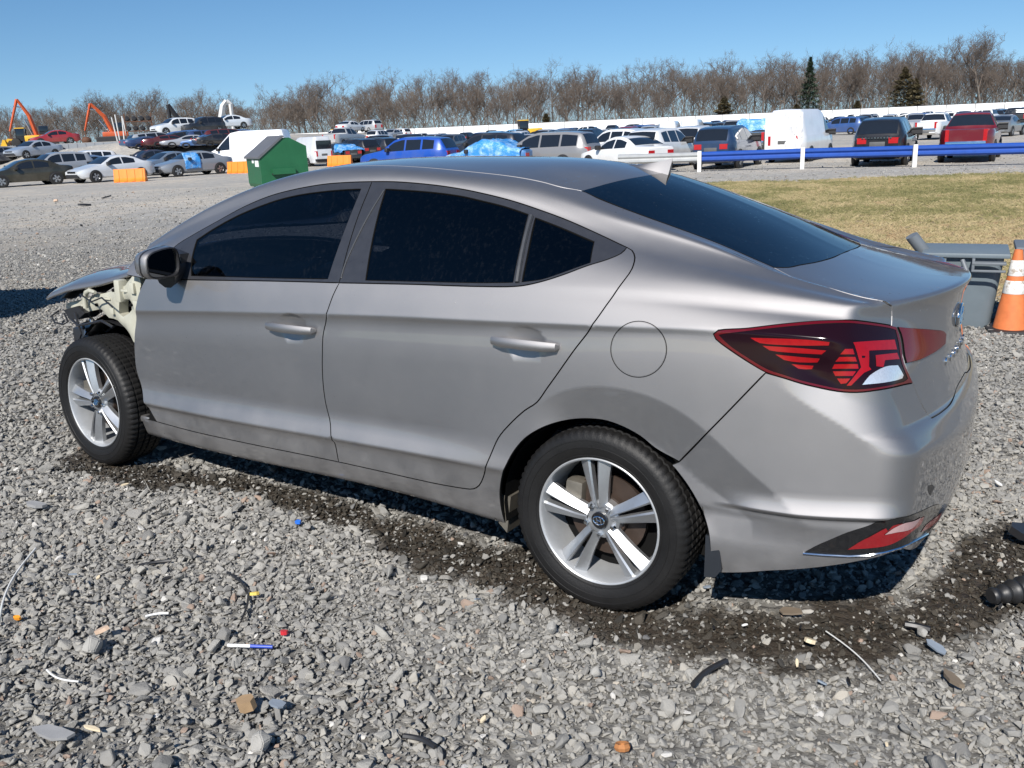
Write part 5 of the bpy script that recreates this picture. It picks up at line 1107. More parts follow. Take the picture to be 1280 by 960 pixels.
def tyre_mesh():
    b = MB(); R = .316; prof = [(.218, -.088), (.2235, -.0955), (.2265, -.0965), (.2275, -.0985), (.2295, -.0988), (.2305, -.0975), (.245, -.1030), (.2555, -.1045), (.2565, -.1060), (.2585, -.1062), (.2595, -.1050), (.268, -.1052), (.2785, -.1042), (.2795, -.1055), (.2815, -.1052), (.2825, -.1038), (.287, -.1030), (.298, -.098), (.306, -.091)]
    tread = [(.3125, -.083, 0), (.3145, -.062, 0), (.3148, -.058, 0), (.306, -.0565, 1), (.306, -.0495, 1), (.3155, -.048, 0), (.316, -.020, 0), (.307, -.0185, 1), (.307, -.0115, 1), (.316, -.010, 0), (.316, .010, 0), (.307, .0115, 1), (.307, .0185, 1), (.316, .020, 0), (.3155, .048, 0), (.306, .0495, 1), (.306, .0565, 1), (.3148, .058, 0), (.3145, .062, 0), (.3125, .083, 0)]
    P = [(r, a, 2) for r, a in prof]+[t for t in tread]+[(r, -a, 2) for r, a in prof[::-1]]
    n = 72*3; m = len(P); V = []
    for k in range(n):
        ph = k % 3
        for r, a, g in P:
            rr = r
            if g == 0 and ph == 2: rr -= .005
            if g == 2 and r > .30: rr -= .004 if ph == 2 else 0
            if g == 2 and .284 < r < .30 and ph == 2: rr -= .001
            w = 2*math.pi*(k+(.55 if ph == 2 else 0)*0+ (a*9 if g == 0 else a*9))/n
            V.append((rr*math.cos(w), a, rr*math.sin(w)))
    b.add(V, [(k*m+i, ((k+1) % n)*m+i, ((k+1) % n)*m+i+1, k*m+i+1) for k in range(n) for i in range(m-1)])
    return b.mesh('tyre', M['rubber'], 38)
def rim_mesh():
    b = MB(); b.mat = 1
    b.lathe([(.2195, .080), (.2195, .092), (.2165, .0945), (.2120, .091), (.2085, .082), (.2060, .060), (.2020, .02), (.1980, -.04), (.1975, -.085), (.21, -.095)], 80)
    b.mat = 0
    # five pairs of arms, each arm ridged along the slot between the pair
    for s in range(5):
        c = math.radians(8+72*s)
        for sg in (1, -1):
            rows = []
            for t in np.linspace(0, 1, 7):
                r = .045+t*(.2095-.045); slot = .0035+.0100*t if t > .14 else .0014
                wd = .0250+.0205*t**1.5; y0 = .072+.010*math.sin(t*math.pi)*.6-.004*t+.006*t**3
                ridge = .35+.1*t
                rows.append([(r, sg*slot, y0-.024), (r, sg*slot, y0+.001), (r, sg*(slot+wd*ridge*.35), y0+.006), (r, sg*(slot+wd*.72), y0-.006), (r+.002*t, sg*(slot+wd), y0-.014), (r+.002*t, sg*(slot+wd*.92), y0-.034)])
            V = []; m = 6
            for row in rows:
                for r, o, y in row: V.append((r*math.cos(c)-o*math.sin(c), y, r*math.sin(c)+o*math.cos(c)))
            Fc = [(i*m+q, i*m+q+1, (i+1)*m+q+1, (i+1)*m+q) for i in range(6) for q in range(m-1)]+[(i*m+m-1, i*m, (i+1)*m, (i+1)*m+m-1) for i in range(6)]
            b.add(V, Fc)
    b.lathe([(.0, .066), (.058, .066), (.066, .058), (.068, .03), (.0, .03)], 30)
    return b.mesh('rim', [M['alloy'], M['barrel']], 28)
_wh = {}
def wheel(car):
    w = empty_part('wheel', car)
    if not _wh:
        _wh['tyre'] = tyre_mesh(); _wh['rim'] = rim_mesh()
        b = MB(); b.lathe([(.0, .078), (.026, .078), (.029, .075), (.0295, .06)], 28); _wh['hub_cap'] = b.mesh('hub_cap', M['piano'], 40)
        b = MB(); n = 24; b.tube([(.020*math.cos(2*math.pi*i/n), .0785, .0135*math.sin(2*math.pi*i/n)) for i in range(n+1)], .0022, 6, cap=False)
        for x in (-.007, .007): b.tube([(x-.003, .0788, -.0105), (x+.003, .0788, .0105)], .0020, 6)
        b.tube([(-.008, .0788, -.002), (.008, .0788, .002)], .0018, 6); _wh['hub_emblem'] = b.mesh('hub_emblem', M['chrome'], 50)
        b = MB(); b.lathe([(.0, .0), (.0065, .0), (.0085, -.003), (.0095, -.016)], 6); _wh['lug_nut'] = b.mesh('lug_nut', M['chrome'], 20)
        b = MB(); b.lathe([(.0, .03), (.075, .03), (.08, .012), (.14, .012), (.14, -.01), (.0, -.01)], 40); _wh['brake_disc'] = b.mesh('brake_disc', M['disc'], 30)
        b = MB(); b.lathe([(.0, -.03), (.195, -.03), (.195, -.05), (.0, -.05)], 32); _wh['back_plate'] = b.mesh('back_plate', M['dark'], 30)
        b = MB(); b.box(.085, -.02, -.01, .150, .045, .10, bev=.012); _wh['brake_caliper'] = b.mesh('brake_caliper', M['steel'], 40)
    for k, me in _wh.items():
        if k == 'lug_nut':
            for i in range(5):
                a = math.radians(50+72*i); o = link(bpy.data.objects.new(k, me), w); o.location = (.051*math.cos(a), .081, .051*math.sin(a))
        else: link(bpy.data.objects.new(k, me), w)
    return w
sedan = build_sedan()
# ---------- the parked cars ----------
def autopaint():
    n = NT('car paint'); oi = n.new('ShaderNodeObjectInfo'); v = n.coord(); f = n.noise(v, 1.4, 4, .6)
    n.col(n.mix(n.math('MULTIPLY', n.ramp(f, [(.45, 0), (.8, 1)]), .22), oi.outputs['Color'], (.22, .20, .17))); n.set(Roughness=.34, Metallic=.15); n.b.inputs['Coat Weight'].default_value = .9; n.b.inputs['Coat Roughness'].default_value = .05; return n.mat
A_ = {'paint': autopaint(), 'glass': plain('dark car glass', (.012, .015, .02), .04, var=.1, coat=.5), 'tyre': plain('old tyre', (.014, .014, .014), .75), 'rim': plain('car wheel rim', (.42, .43, .44), .3, .8), 'red': plain('tail lamp', (.40, .012, .015), .15, coat=.8), 'lamp': plain('head lamp', (.72, .72, .70), .15, coat=.6), 'black': plain('black bumper plastic', (.02, .02, .022), .55), 'chrome': plain('bright trim', (.7, .7, .7), .12, 1.), 'plate': plain('dark plate recess', (.10, .10, .10), .5), 'tarp': None}
def tarpmat():
    n = NT('blue plastic wrap'); v = n.coord(); f = n.noise(v, 3, 5, .7); n.col(n.mix(n.ramp(f, [(.45, 0), (.72, 1)]), (.045, .25, .62), (.42, .62, .82))); n.set(Roughness=.22); n.b.inputs['Coat Weight'].default_value = .5; n.bump(n.noise(v, 9, 4, .7), .9, .05); return n.mat
A_['tarp'] = tarpmat()
KINDS = {  # length, width, sill, belt curve, top curve, window spans (x from the nose), wheels, wheel radius
 'sedan': dict(L=4.75, w=.905, belt=[(0, .62), (.25, .72), (1.15, .88), (2.2, .93), (3.7, .98), (4.35, .98), (4.75, .90)], top=[(0, .64), (.25, .745), (1.15, .93), (1.35, .98), (2.05, 1.36), (2.5, 1.45), (3.0, 1.44), (3.5, 1.32), (4.05, 1.07), (4.4, 1.04), (4.72, 1.0), (4.75, .9)], ws=(1.38, 2.08), rw=(3.36, 4.02), sw=[(1.75, 2.62), (2.70, 3.45)], wh=(.92, 3.72), R=.325),
 'suv': dict(L=4.75, w=.945, belt=[(0, .78), (.2, .90), (1.1, 1.03), (2.2, 1.07), (4.0, 1.12), (4.55, 1.12), (4.75, 1.02)], top=[(0, .80), (.2, .95), (1.1, 1.10), (1.3, 1.14), (1.95, 1.60), (2.4, 1.71), (3.6, 1.70), (4.2, 1.64), (4.42, 1.58), (4.68, 1.15), (4.75, 1.0)], ws=(1.34, 1.98), rw=(4.40, 4.68), sw=[(1.72, 2.55), (2.64, 3.42), (3.52, 4.12)], wh=(.90, 3.72), R=.36),
 'minivan': dict(L=5.1, w=.98, belt=[(0, .70), (.3, .86), (1.0, 1.0), (2.2, 1.04), (4.6, 1.08), (5.1, .98)], top=[(0, .72), (.3, .91), (.95, 1.06), (1.15, 1.12), (2.0, 1.60), (2.5, 1.73), (4.0, 1.72), (4.65, 1.66), (4.85, 1.55), (5.04, 1.12), (5.1, .98)], ws=(1.18, 2.04), rw=(4.78, 5.02), sw=[(1.75, 2.65), (2.75, 3.72), (3.82, 4.62)], wh=(.95, 3.95), R=.34),
 'van': dict(L=5.8, w=1.02, belt=[(0, .85), (.25, 1.05), (.8, 1.22), (1.8, 1.28), (5.4, 1.28), (5.8, 1.25)], top=[(0, .88), (.25, 1.10), (.75, 1.32), (.95, 1.42), (1.5, 1.95), (2.0, 2.40), (2.6, 2.50), (5.5, 2.50), (5.68, 2.44), (5.8, 1.3)], ws=(.92, 1.62), rw=None, sw=[(1.15, 1.95)], wh=(.95, 4.45), R=.35),
 'pickup': dict(L=5.8, w=.99, belt=[(0, .90), (.2, 1.05), (1.3, 1.15), (2.3, 1.20), (3.6, 1.24), (5.8, 1.24)], top=[(0, .93), (.2, 1.10), (1.35, 1.22), (1.6, 1.27), (2.2, 1.74), (2.6, 1.88), (3.5, 1.87), (3.72, 1.80), (3.86, 1.30), (3.95, 1.27), (5.7, 1.27), (5.8, 1.22)], ws=(1.62, 2.24), rw=(3.70, 3.87), sw=[(1.95, 2.75), (2.84, 3.60)], wh=(1.02, 4.65), R=.39)}
def car_meshes(kind):
    K = KINDS[kind]; L, W, R = K['L'], K['w'], K['R']; sill = .24 if kind != 'pickup' else .36
    bx, bz = np.array(K['belt']).T; tx, tz = np.array(K['top']).T
    def sm(x, X, Z): return sum(np.interp(x+o, X, Z)*w for o, w in ((-.06, .2), (-.03, .2), (0, .2), (.03, .2), (.06, .2)))
    def section(x):
        zb = sm(x, bx, bz); zt = max(sm(x, tx, tz), zb+.012); e = .5-abs(x/L-.5); e *= L
        pl = W*(1-.22*max(0, 1-e/.62)**2.2-.04*(1-min(1, e/2)))
        h = zt-zb; yr = pl*.955-.50*max(0, h-.05)**1.0*(.66 if kind in ('van',) else .80 if kind in ('suv', 'minivan') else .92)*(.55 if kind == 'van' else 1); yr = max(yr, .45)
        s0 = sill+.14*max(0, 1-e/.25)
        zr = zt-min(.10, h*.38)
        return [(0, s0), (pl*.86, s0), (pl*.965, s0+.08), (pl*.985, .5*(s0+zb)-.05), (pl, .42*s0+.58*zb), (pl*.985, zb-.06), (pl*.955, zb), (yr+(pl*.955-yr)*.5, .5*(zb+zr)+.004), (yr, zr), (yr-.07, zt-.018*min(1, h*6)), (yr*.5, zt+.0*h), (0, zt+.012*min(1, h*4))]
    xs = np.unique(np.concatenate([np.linspace(0, .5, 7), np.linspace(.5, L-.5, 44), np.linspace(L-.5, L, 9)])); secs = [section(x) for x in xs]; m = len(secs[0])
    X0 = L/2
    b = MB(); V = []; Fc = []
    for x, s in zip(xs, secs):
        V += [(X0-x, y, z) for y, z in s]+[(X0-x, -y, z) for y, z in s[-2:0:-1]]
    c = 2*m-2
    for i in range(len(xs)-1):
        for j in range(c): Fc.append((i*c+j, i*c+(j+1) % c, (i+1)*c+(j+1) % c, (i+1)*c+j))
    Fc += [tuple(range(c)), tuple((len(xs)-1)*c+j for j in range(c-1, -1, -1))]; b.add(V, Fc)
    out = {'body': b.mesh('body', A_['paint'], 32)}
    def side_y(x, z):
        s = section(x)[1:9]; return float(np.interp(z, [q[1] for q in s], [q[0] for q in s]))
    def top_z(x, y):
        s = section(x)[8:]; return float(np.interp(y, [q[0] for q in s][::-1], [q[1] for q in s][::-1]))
    panes = []
    for x0, x1 in K['sw']:
        for sg in (1, -1):
            b = MB(); V = []; n = 7
            for i in range(n):
                x = x0+(x1-x0)*i/(n-1); s = section(x); zlo = s[6][1]+.015; zhi = max(s[8][1]-.025, zlo+.01)
                for t in (0, .5, 1):
                    z = zlo+(zhi-zlo)*t; V.append((X0-x, sg*(side_y(x, z)+.006), z))
            Fc = [(i*3+j, i*3+j+1, i*3+j+4, i*3+j+3) for i in range(n-1) for j in (0, 1)]; b.add(V, Fc); panes.append(b.mesh('side_window', A_['glass'], 60))
    out['side_window'] = panes
    def screen(nm, x0, x1):
        b = MB(); V = []; n = 7; q = 9
        for i in range(n):
            x = x0+(x1-x0)*i/(n-1); s = section(x); yw = s[9][0]-.0
            for j in range(q): y = -yw+2*yw*j/(q-1); V.append((X0-x-(.004 if nm == 'rear_window' else -.004), y, top_z(x, abs(y))+.008))
        b.add(V, [(i*q+j, i*q+j+1, (i+1)*q+j+1, (i+1)*q+j) for i in range(n-1) for j in range(q-1)]); return b.mesh(nm, A_['glass'], 60)
    out['windscreen'] = screen('windscreen', *K['ws'])
    if K['rw']: out['rear_window'] = screen('rear_window', *K['rw'])
    zb_r = sm(L-.1, bx, bz); yb = section(L-.02)[4][0]; yf = section(.04)[4][0]
    tl = []
    for sg in (1, -1):
        b = MB(); h0, h1 = (zb_r-.42, zb_r+.02) if kind in ('van', 'pickup', 'minivan') else (zb_r-.26, zb_r-.06); w0 = .18 if kind in ('van', 'pickup') else .36
        y1 = section(L-.04)[4][0]+.006; b.prism([(X0-L-.012, y1-w0), (X0-L-.012, y1-.05), (X0-L+.10, y1+.01), (X0-L+.30 if kind != 'van' else X0-L+.14, y1+.055), (X0-L+.28 if kind != 'van' else X0-L+.12, y1-w0)], h0, h1, 'Z', Matrix.Scale(sg, 4, (0, 1, 0))); tl.append(b.mesh('tail_light', A_['red'], 30))
    out['tail_light'] = tl; hl = []
    zb_f = sm(.12, bx, bz)
    for sg in (1, -1):
        b = MB(); y1 = section(.06)[4][0]; b.prism([(X0-.03, y1-.42), (X0-.045, y1-.10), (X0-.16, y1+.02), (X0-.46, y1+.115), (X0-.46, y1-.3)], zb_f-.19, zb_f-.03, 'Z', Matrix.Scale(sg, 4, (0, 1, 0))); hl.append(b.mesh('headlight', A_['lamp'], 30))
    out['headlight'] = hl
    zq = sill+(.24 if kind == 'pickup' else .10)
    b = MB(); b.box(X0-L-.05, -yb*.94, zq, X0-L+.2, yb*.94, zq+.23, bev=.04); out['rear_bumper'] = b.mesh('rear_bumper', A_['chrome'] if kind == 'pickup' else A_['black'] if kind in ('suv', 'van', 'minivan') else A_['paint'], 40)
    b = MB(); b.box(X0-.25, -yf*.92, sill+.04, X0+.015, yf*.92, sill+.26, bev=.04); b.box(X0-.2, -.45, sill+.30, X0-.0, .45, sill+.42, bev=.01); out['front_bumper'] = b.mesh('front_bumper', A_['black'], 40)
    zp = zb_r-.36 if kind != 'pickup' else sill+.13
    b = MB(); b.box(X0-L-.025-(.035 if kind == 'pickup' else 0), -.26, zp, X0-L+.1, .26, zp+.16, bev=.008); out['plate'] = b.mesh('plate', A_['plate'], 40)
    wl = []
    t = MB(); t.lathe([(R*.64, -.10), (R*.9, -.11), (R, -.085), (R, .085), (R*.9, .11), (R*.64, .10)], 24); tm = t.mesh('tyre', A_['tyre'], 40)
    t = MB(); t.lathe([(R*.66, .10), (R*.62, .085), (R*.58, .05), (.0, .05)], 20)
    for i in range(5):
        a = 2*math.pi*i/5; M2 = Matrix.Rotation(a, 4, 'Y'); t.prism([(.03, -.035), (R*.63, -.05), (R*.63, .05), (.03, .035)], .05, .092, 'Y', M2)
    rm = t.mesh('rim', A_['rim'], 30)
    t = MB(); t.lathe([(.0, 0), (R*1.14, 0), (R*1.14, -.1)], 24); am = t.mesh('wheel_arch', A_['black'], 40)
    out['wheels'] = [(X0-x, sg*(W-.105), R) for x in K['wh'] for sg in (1, -1)]; out['wm'] = (tm, rm, am); out['W'] = W
    b = MB(); x = K['sw'][0][0]-.02
    mr = []
    for sg in (1, -1):
        b = MB(); zz = sm(x, bx, bz)+.06; b.box(X0-x-.09, sg*(W*.93), zz-.06, X0-x+.09, sg*(W+.19), zz+.13, bev=.05); mr.append(b.mesh('mirror', A_['black'], 40))
    out['mirror'] = mr
    return out
CM = {k: car_meshes(k) for k in KINDS}
def build_car(kind, x, y, z, rz, col, label, cat='car', group=None, detail=2, skip=(), scale=1.):
    t = empty('parked_'+{'suv': 'suv', 'sedan': 'car', 'minivan': 'minivan', 'van': 'van', 'pickup': 'pickup'}[kind], (x, y, z), rz, label, cat, group); t.scale = (scale,)*3; m = CM[kind]
    def add(nm, me, par=t):
        o = link(bpy.data.objects.new(nm, me), par); o.color = (*col, 1); return o
    add('body', m['body']); add('windscreen', m['windscreen'])
    if 'rear_window' in m: add('rear_window', m['rear_window'])
    for p in m['side_window']: add('side_window', p)
    for p in m['tail_light']: add('tail_light', p)
    if detail < 2: 
        for (wx, wy, wz) in m['wheels']: o = add('wheel', m['wm'][0]); o.location = (wx, wy, wz)
        return t
    for nm in ('headlight', 'mirror'):
        for p in m[nm]: add(nm, p)
    for nm in ('rear_bumper', 'front_bumper', 'plate'):
        if nm not in skip: add(nm, m[nm])
    for (wx, wy, wz) in m['wheels']:
        o = add('wheel_arch', m['wm'][2]); o.location = (wx, math.copysign(m['W']*1.002, wy), wz+.01); o.rotation_euler = (0, 0, 0 if wy > 0 else math.pi)
        w = add('wheel', m['wm'][0]); w.location = (wx, wy*1.02, wz); w.rotation_euler = (0, 0, 0 if wy > 0 else math.pi); add('rim', m['wm'][1], w)
    return t
def wrap_tarp(t, x0, x1, y0, y1, z0, label, kind, seed=1):
    """blue plastic sheet lying over part of a car: its own thing, following the body below it"""
    K = KINDS[kind]; L = K['L']; X0 = L/2; rg = np.random.default_rng(seed); bx, bz = np.array(K['belt']).T; tx, tz = np.array(K['top']).T
    n, q = 22, 25; V = []
    for i in range(n):
        x = x0+(x1-x0)*i/(n-1); zt = np.interp(x, tx, tz)
        for j in range(q):
            u = -1+2*j/(q-1); prof = abs(u); y = K['w']*1.035*math.copysign(min(1, prof*1.5)**.8, u); z = zt+.04 if prof < .55 else zt+.04-(zt-z0)*((prof-.55)/.45)
            if prof >= .66: y = K['w']*1.04*math.copysign(1, u)
            V.append((X0-x+rg.normal(0, .012), y+rg.normal(0, .018), z+rg.normal(0, .018)+.03*math.sin(x*7+u*5)))
    b = MB(); b.add(V, [(i*q+j, i*q+j+1, (i+1)*q+j+1, (i+1)*q+j) for i in range(n-1) for j in range(q-1)]); o = b.build('tarp', A_['tarp'], None, 50)
    md = o.modifiers.new('thick', 'SOLIDIFY'); md.thickness = .008
    o.matrix_world = Matrix.Translation(t.location) @ Matrix.Rotation(t.rotation_euler.z, 4, 'Z'); tag(o, label, 'tarp')
def park(kind, px, d, off, col, label, cat='car', z=None, **k):
    x, y = at_dist(px, d); return build_car(kind, x, y, gz(x, y) if z is None else z, view_angle(px)+math.radians(off), col, label, cat, **k)
WHT = (.78, .78, .77); BLK = (.012, .012, .014); SIL = (.42, .43, .44); GRY = (.16, .165, .175)
def near_cars():
    burnt = park('sedan', 26, 49, 104, (.028, .026, .016), 'burnt-out blackish olive sedan at the left edge of the picture')
    park('sedan', 134, 50.5, 120, (.66, .68, .70), 'white sedan with a black smashed nose, behind the first orange barrier')
    c = park('sedan', 237, 54, 118, (.22, .24, .27), 'grey sedan with blue plastic over its front door, left of the white box van')
    x, y = at_dist(233, 41.6); tarp_patch(c, 'blue plastic taped over the front door of the grey sedan')
    park('sedan', 206, 58, 120, (.13, .17, .23), 'dark steel-blue sedan between the white sedan and the grey sedan')
    park('suv', 64, 57, 112, (.27, .29, .32), 'grey wagon with dark windows behind the burnt-out sedan')
    park('sedan', 100, 59, 116, (.10, .17, .30), 'blue sedan squeezed behind the white sedan'); park('suv', 103, 66, 112, (.70, .71, .72), 'white wagon whose pale roof shows above the blue sedan')
    park('sedan', 181, 66, 116, (.03, .04, .07), 'nearly black sedan low behind the white sedan')
    park('sedan', 42, 74, 128, (.36, .40, .46), 'silver-blue sedan up on the bank behind the grey wagon'); park('sedan', -6, 74, 122, (.12, .13, .15), 'dark grey sedan cut by the left edge, beside the silver-blue sedan')
    park('sedan', 70, 92, 100, (.30, .02, .025), 'dark red sedan on the bank between the two cranes')
    c = park('van', 310, 62, 66, (.84, .84, .84), 'big white panel van behind the green dumpster', 'van', scale=1.03); 
    park('van', 386, 62, 24, (.62, .64, .66), 'white van with a silver rear and red lamps, right of the dumpster', 'van', scale=.80)
    rear_pane(386, 53, 24, .80)
    a = park('sedan', 421, 66, 28, (.025, .03, .035), 'dark sedan with blue plastic on its boot, beyond the third barrier'); wrap_tarp(a, 3.5, 4.75, -1, 1, .75, 'blue plastic on the boot of the dark sedan beyond the third barrier', 'sedan', 3)
    park('suv', 442, 67, 34, BLK, 'black wagon with red lamps left of the bright blue one', 'suv'); park('suv', 470, 70, 34, (.02, .022, .03), 'second black wagon, half hidden behind the bright blue one', 'suv')
    park('suv', 510, 44, 62, (.008, .065, .36), 'bright blue sport utility car just behind the roof', 'suv', scale=1.03)
    park('suv', 606, 50, 60, (.016, .018, .026), 'black long-roofed wagon behind the blue-wrapped car', 'suv', scale=1.05)
    a = park('sedan', 610, 41.5, 58, (.05, .16, .36), 'car almost wholly wrapped in blue plastic, left of the grey minivan'); wrap_tarp(a, .5, 4.6, -1, 1, .55, 'blue plastic sheet wrapped over the car left of the grey minivan', 'sedan', 5)
    park('minivan', 682, 41, 60, (.20, .20, .205), 'dark silver minivan with red rear lamps, behind the roof', 'minivan')
    park('sedan', 781, 37.5, 38, (.80, .80, .79), 'white two-tone coupe nose-away beside the grey minivan')
    park('suv', 772, 46, 46, WHT, 'white crossover with tall red lamps behind the white coupe', 'suv'); park('sedan', 800, 52, 20, (.22, .02, .03), 'maroon car showing only its roof over the white sport utility')
    park('suv', 828, 39, -24, (.82, .82, .81), 'white sport utility with wide red lamps behind the aerial fin', 'suv', scale=1.0)
    park('suv', 872, 46, -16, (.76, .76, .75), 'white sport utility partly hidden by the dark blue one', 'suv'); park('van', 866, 64, -6, WHT, 'white van far behind the white sport utility', 'van', scale=.82); park('van', 838, 66, -6, (.72, .73, .74), 'white van beside another, with a ladder-like roof bar', 'van', scale=.80)
    park('suv', 911, 37, -17, (.02, .045, .10), 'dark blue sport utility behind the left end of the blue rail', 'suv', scale=1.0)
    a = park('pickup', 948, 48, -8, (.045, .047, .05), 'dark grey pickup with blue plastic over its rear window', 'pickup', scale=.98); wrap_tarp(a, 3.2, 3.95, -1, 1, 1.36, 'blue plastic over the rear window of the dark grey pickup', 'pickup', 7)
    park('van', 1002, 40, -16, (.84, .84, .84), 'white van with a dented rear door behind the blue rail', 'van', scale=.90); dent_door(1002, 40, -16, .90)
    park('suv', 1110, 34.5, -7, BLK, 'black sport utility seen square from behind at the blue rail', 'suv', scale=1.04); mark(1110, 34.5, -7, 1.04)
    park('pickup', 1218, 34.5, -4, (.14, .009, .016), 'dark red pickup with a chrome bumper at the right', 'pickup', scale=.97)
    park('pickup', 1172, 62, -14, (.72, .73, .73), 'white pickup parked beyond the red pickup', 'pickup', scale=.95); park('sedan', 1258, 62, -14, (.18, .19, .20), 'grey sedan right of the red pickup, with a pale bumper')
    park('suv', 221, 92, 118, (.72, .74, .75), 'white sport utility high on the scrap pile', 'suv', z=2.35); park('suv', 256, 93, 118, (.02, .022, .028), 'black sport utility high on the scrap pile, beside the white one', 'suv', z=2.35); park('sedan', 288, 95, 112, (.62, .66, .70), 'pale sedan on the pile below the white crane', z=2.75)
def local(px, d, off, s, pts):
    x, y = at_dist(px, d); a = view_angle(px)+math.radians(off); return Matrix.Translation((x, y, gz(x, y))) @ Matrix.Rotation(a, 4, 'Z') @ Matrix.Scale(s, 4)
def last_car(): return [o for o in COL.objects if o.name.startswith('parked_') and o.parent is None and o.get('category')][-1]
def newest(kind):
    c = [o for o in bpy.data.objects if o.name.startswith(kind) and o.parent is None]; return sorted(c, key=lambda o: o.name)[-1]
def rear_pane(px, d, off, s):
    t = max((o for o in bpy.data.objects if o.name.startswith('parked_van')), key=lambda o: o.name); b = MB(); b.box(-2.93, -.70, 1.45, -2.85, .70, 2.15, bev=.02); b.build('rear_window', A_['glass'], t); b = MB(); b.box(-2.95, -.86, .42, -2.80, .86, .62, bev=.03); b.build('step', A_['black'], t)
def dent_door(px, d, off, s):
    t = max((o for o in bpy.data.objects if o.name.startswith('parked_van')), key=lambda o: o.name); rg = np.random.default_rng(8)
    for y0, y1, k in ((-.90, -.02, .05), (.02, .90, .004)):
        b = MB(); V = []; n = 12
        for i in range(n):
            for j in range(n): V.append((-2.905+rg.normal(0, k*.5)-(k*.7*math.sin(i*.9)*math.sin(j*.7)), y0+(y1-y0)*i/(n-1), .55+1.80*j/(n-1)))
        b.add(V, [(i*n+j, i*n+j+1, (i+1)*n+j+1, (i+1)*n+j) for i in range(n-1) for j in range(n-1)]); o = b.build('rear_door', A_['paint'], t, 25); o.color = (.84, .84, .84, 1)
def mark(px, d, off, s):
    """the row of letters across the black car's tailgate"""
    t = max((o for o in bpy.data.objects if o.name.startswith('parked_suv')), key=lambda o: o.name)
    b = MB()
    b.box(-2.44, -.62, .62, -2.40, .62, .665); b.build('tailgate_trim', A_['chrome'], t)
    for i in range(10):
        b = MB(); b.box(-2.425, .50-.105*i-.03, .985, -2.375, .50-.105*i+.03, 1.03); b.build('letter', A_['chrome'], t)
def tarp_patch(t, label):
    rg = np.random.default_rng(2); V = []; n = 12
    for i in range(n):
        for j in range(n):
            x = .95-1.05*i/(n-1)+rg.normal(0, .015); z = .42+.95*j/(n-1); y = .93-max(0, z-.92)*.62+rg.normal(0, .015); V.append((x, y, z))
    b = MB(); b.add(V, [(i*n+j, i*n+j+1, (i+1)*n+j+1, (i+1)*n+j) for i in range(n-1) for j in range(n-1)]); o = b.build('tarp', A_['tarp'], None, 50); md = o.modifiers.new('thick', 'SOLIDIFY'); md.thickness = .006
    o.matrix_world = Matrix.Translation(t.location) @ Matrix.Rotation(t.rotation_euler.z, 4, 'Z'); tag(o, label, 'tarp')
near_cars()
def far_rows():
    rg = np.random.default_rng(31); cols = {'white': (.74, .74, .73), 'silver': (.40, .41, .42), 'dark grey': (.10, .105, .11), 'black': (.015, .015, .018), 'blue': (.03, .08, .24), 'red': (.26, .02, .025), 'tan': (.30, .26, .20), 'light blue': (.16, .33, .52)}
    nm = list(cols); pr = [.20, .18, .16, .17, .10, .05, .03, .11]; rows = ((70, 480, 770), (78, 470, 1000), (88, 430, 1300), (100, 440, 1300), (114, 440, 1300), (130, 430, 1300), (148, 420, 1300), (166, 410, 1300))
    for d, p0, p1 in rows:
        px = p0
        while px < p1:
            if rg.random() < .86:
                c = nm[rg.choice(len(nm), p=pr)]; k = ('sedan', 'suv', 'sedan', 'suv', 'minivan', 'pickup')[int(rg.integers(0, 6))]; band = 'nearer' if d < 95 else 'far'
                word = {'sedan': 'car', 'suv': 'tall car', 'minivan': 'van-like car', 'pickup': 'pickup'}[k]; pp = px+rg.uniform(-4, 4); x, y = at_dist(pp, d+rg.uniform(-1, 1))
                side = 'at left' if pp < 700 else 'at right' if pp > 1050 else 'in the middle'
                build_car(k, x, y, gz(x, y), view_angle(900)+math.radians(rg.choice([-8, 172, -12, 60])), cols[c], f'{c} {word} in the {band} rows before the fence, {side}', 'car', f'{c} {word}s, {band}, {side}', detail=1)
            px += 3.3*1120/d*rg.uniform(.9, 1.2)
far_rows()
# ---------- machines and yard furniture ----------
T_ = {'orange': plain('orange machine paint', (.46, .085, .025), .45, var=.25, scale=1.5), 'yellow': plain('yellow machine paint', (.62, .36, .02), .45, var=.2, scale=2), 'rust': plain('rusted steel', (.10, .045, .025), .8, var=.4, scale=3), 'ltgrey': plain('pale grey machine paint', (.55, .55, .54), .5, var=.15, scale=2), 'barrier': plain('orange barrier plastic', (.85, .22, .015), .45, var=.12, scale=3), 'green': plain('green dumpster paint', (.014, .105, .042), .45, var=.22, scale=2.2, bump=.15, bscale=6), 'lid': plain('grey black lid plastic', (.11, .112, .122), .5, var=.2, scale=3), 'rail': plain('blue rail paint', (.008, .058, .30), .55, var=.25, scale=4), 'galv': plain('galvanised steel', (.42, .43, .43), .5, .4, var=.15, scale=3), 'wpost': plain('white painted post', (.68, .67, .63), .6, var=.2, scale=5), 'slate': plain('grey wall boards', (.20, .215, .235), .7, var=.15, scale=1.2), 'cone': plain('orange cone rubber', (.60, .165, .05), .65, var=.35, scale=14), 'sleeve': None, 'bin': plain('slate grey bin plastic', (.135, .165, .185), .48, var=.14, scale=7), 'binlid': plain('grey bin lid', (.13, .145, .16), .5, var=.15, scale=9), 'tag': plain('paper notice', (.72, .73, .72), .7), 'blackp': plain('black rubber hose', (.016, .016, .017), .45, var=.3, scale=20)}
def sleeve():
    n = NT('scuffed white sleeve'); v = n.coord(); n.col(n.mix(n.ramp(n.noise(v, 22, 5, .75), [(.50, 0), (.62, 1)]), (.74, .73, .70), (.40, .34, .28))); n.set(Roughness=.6); return n.mat
T_['sleeve'] = sleeve()
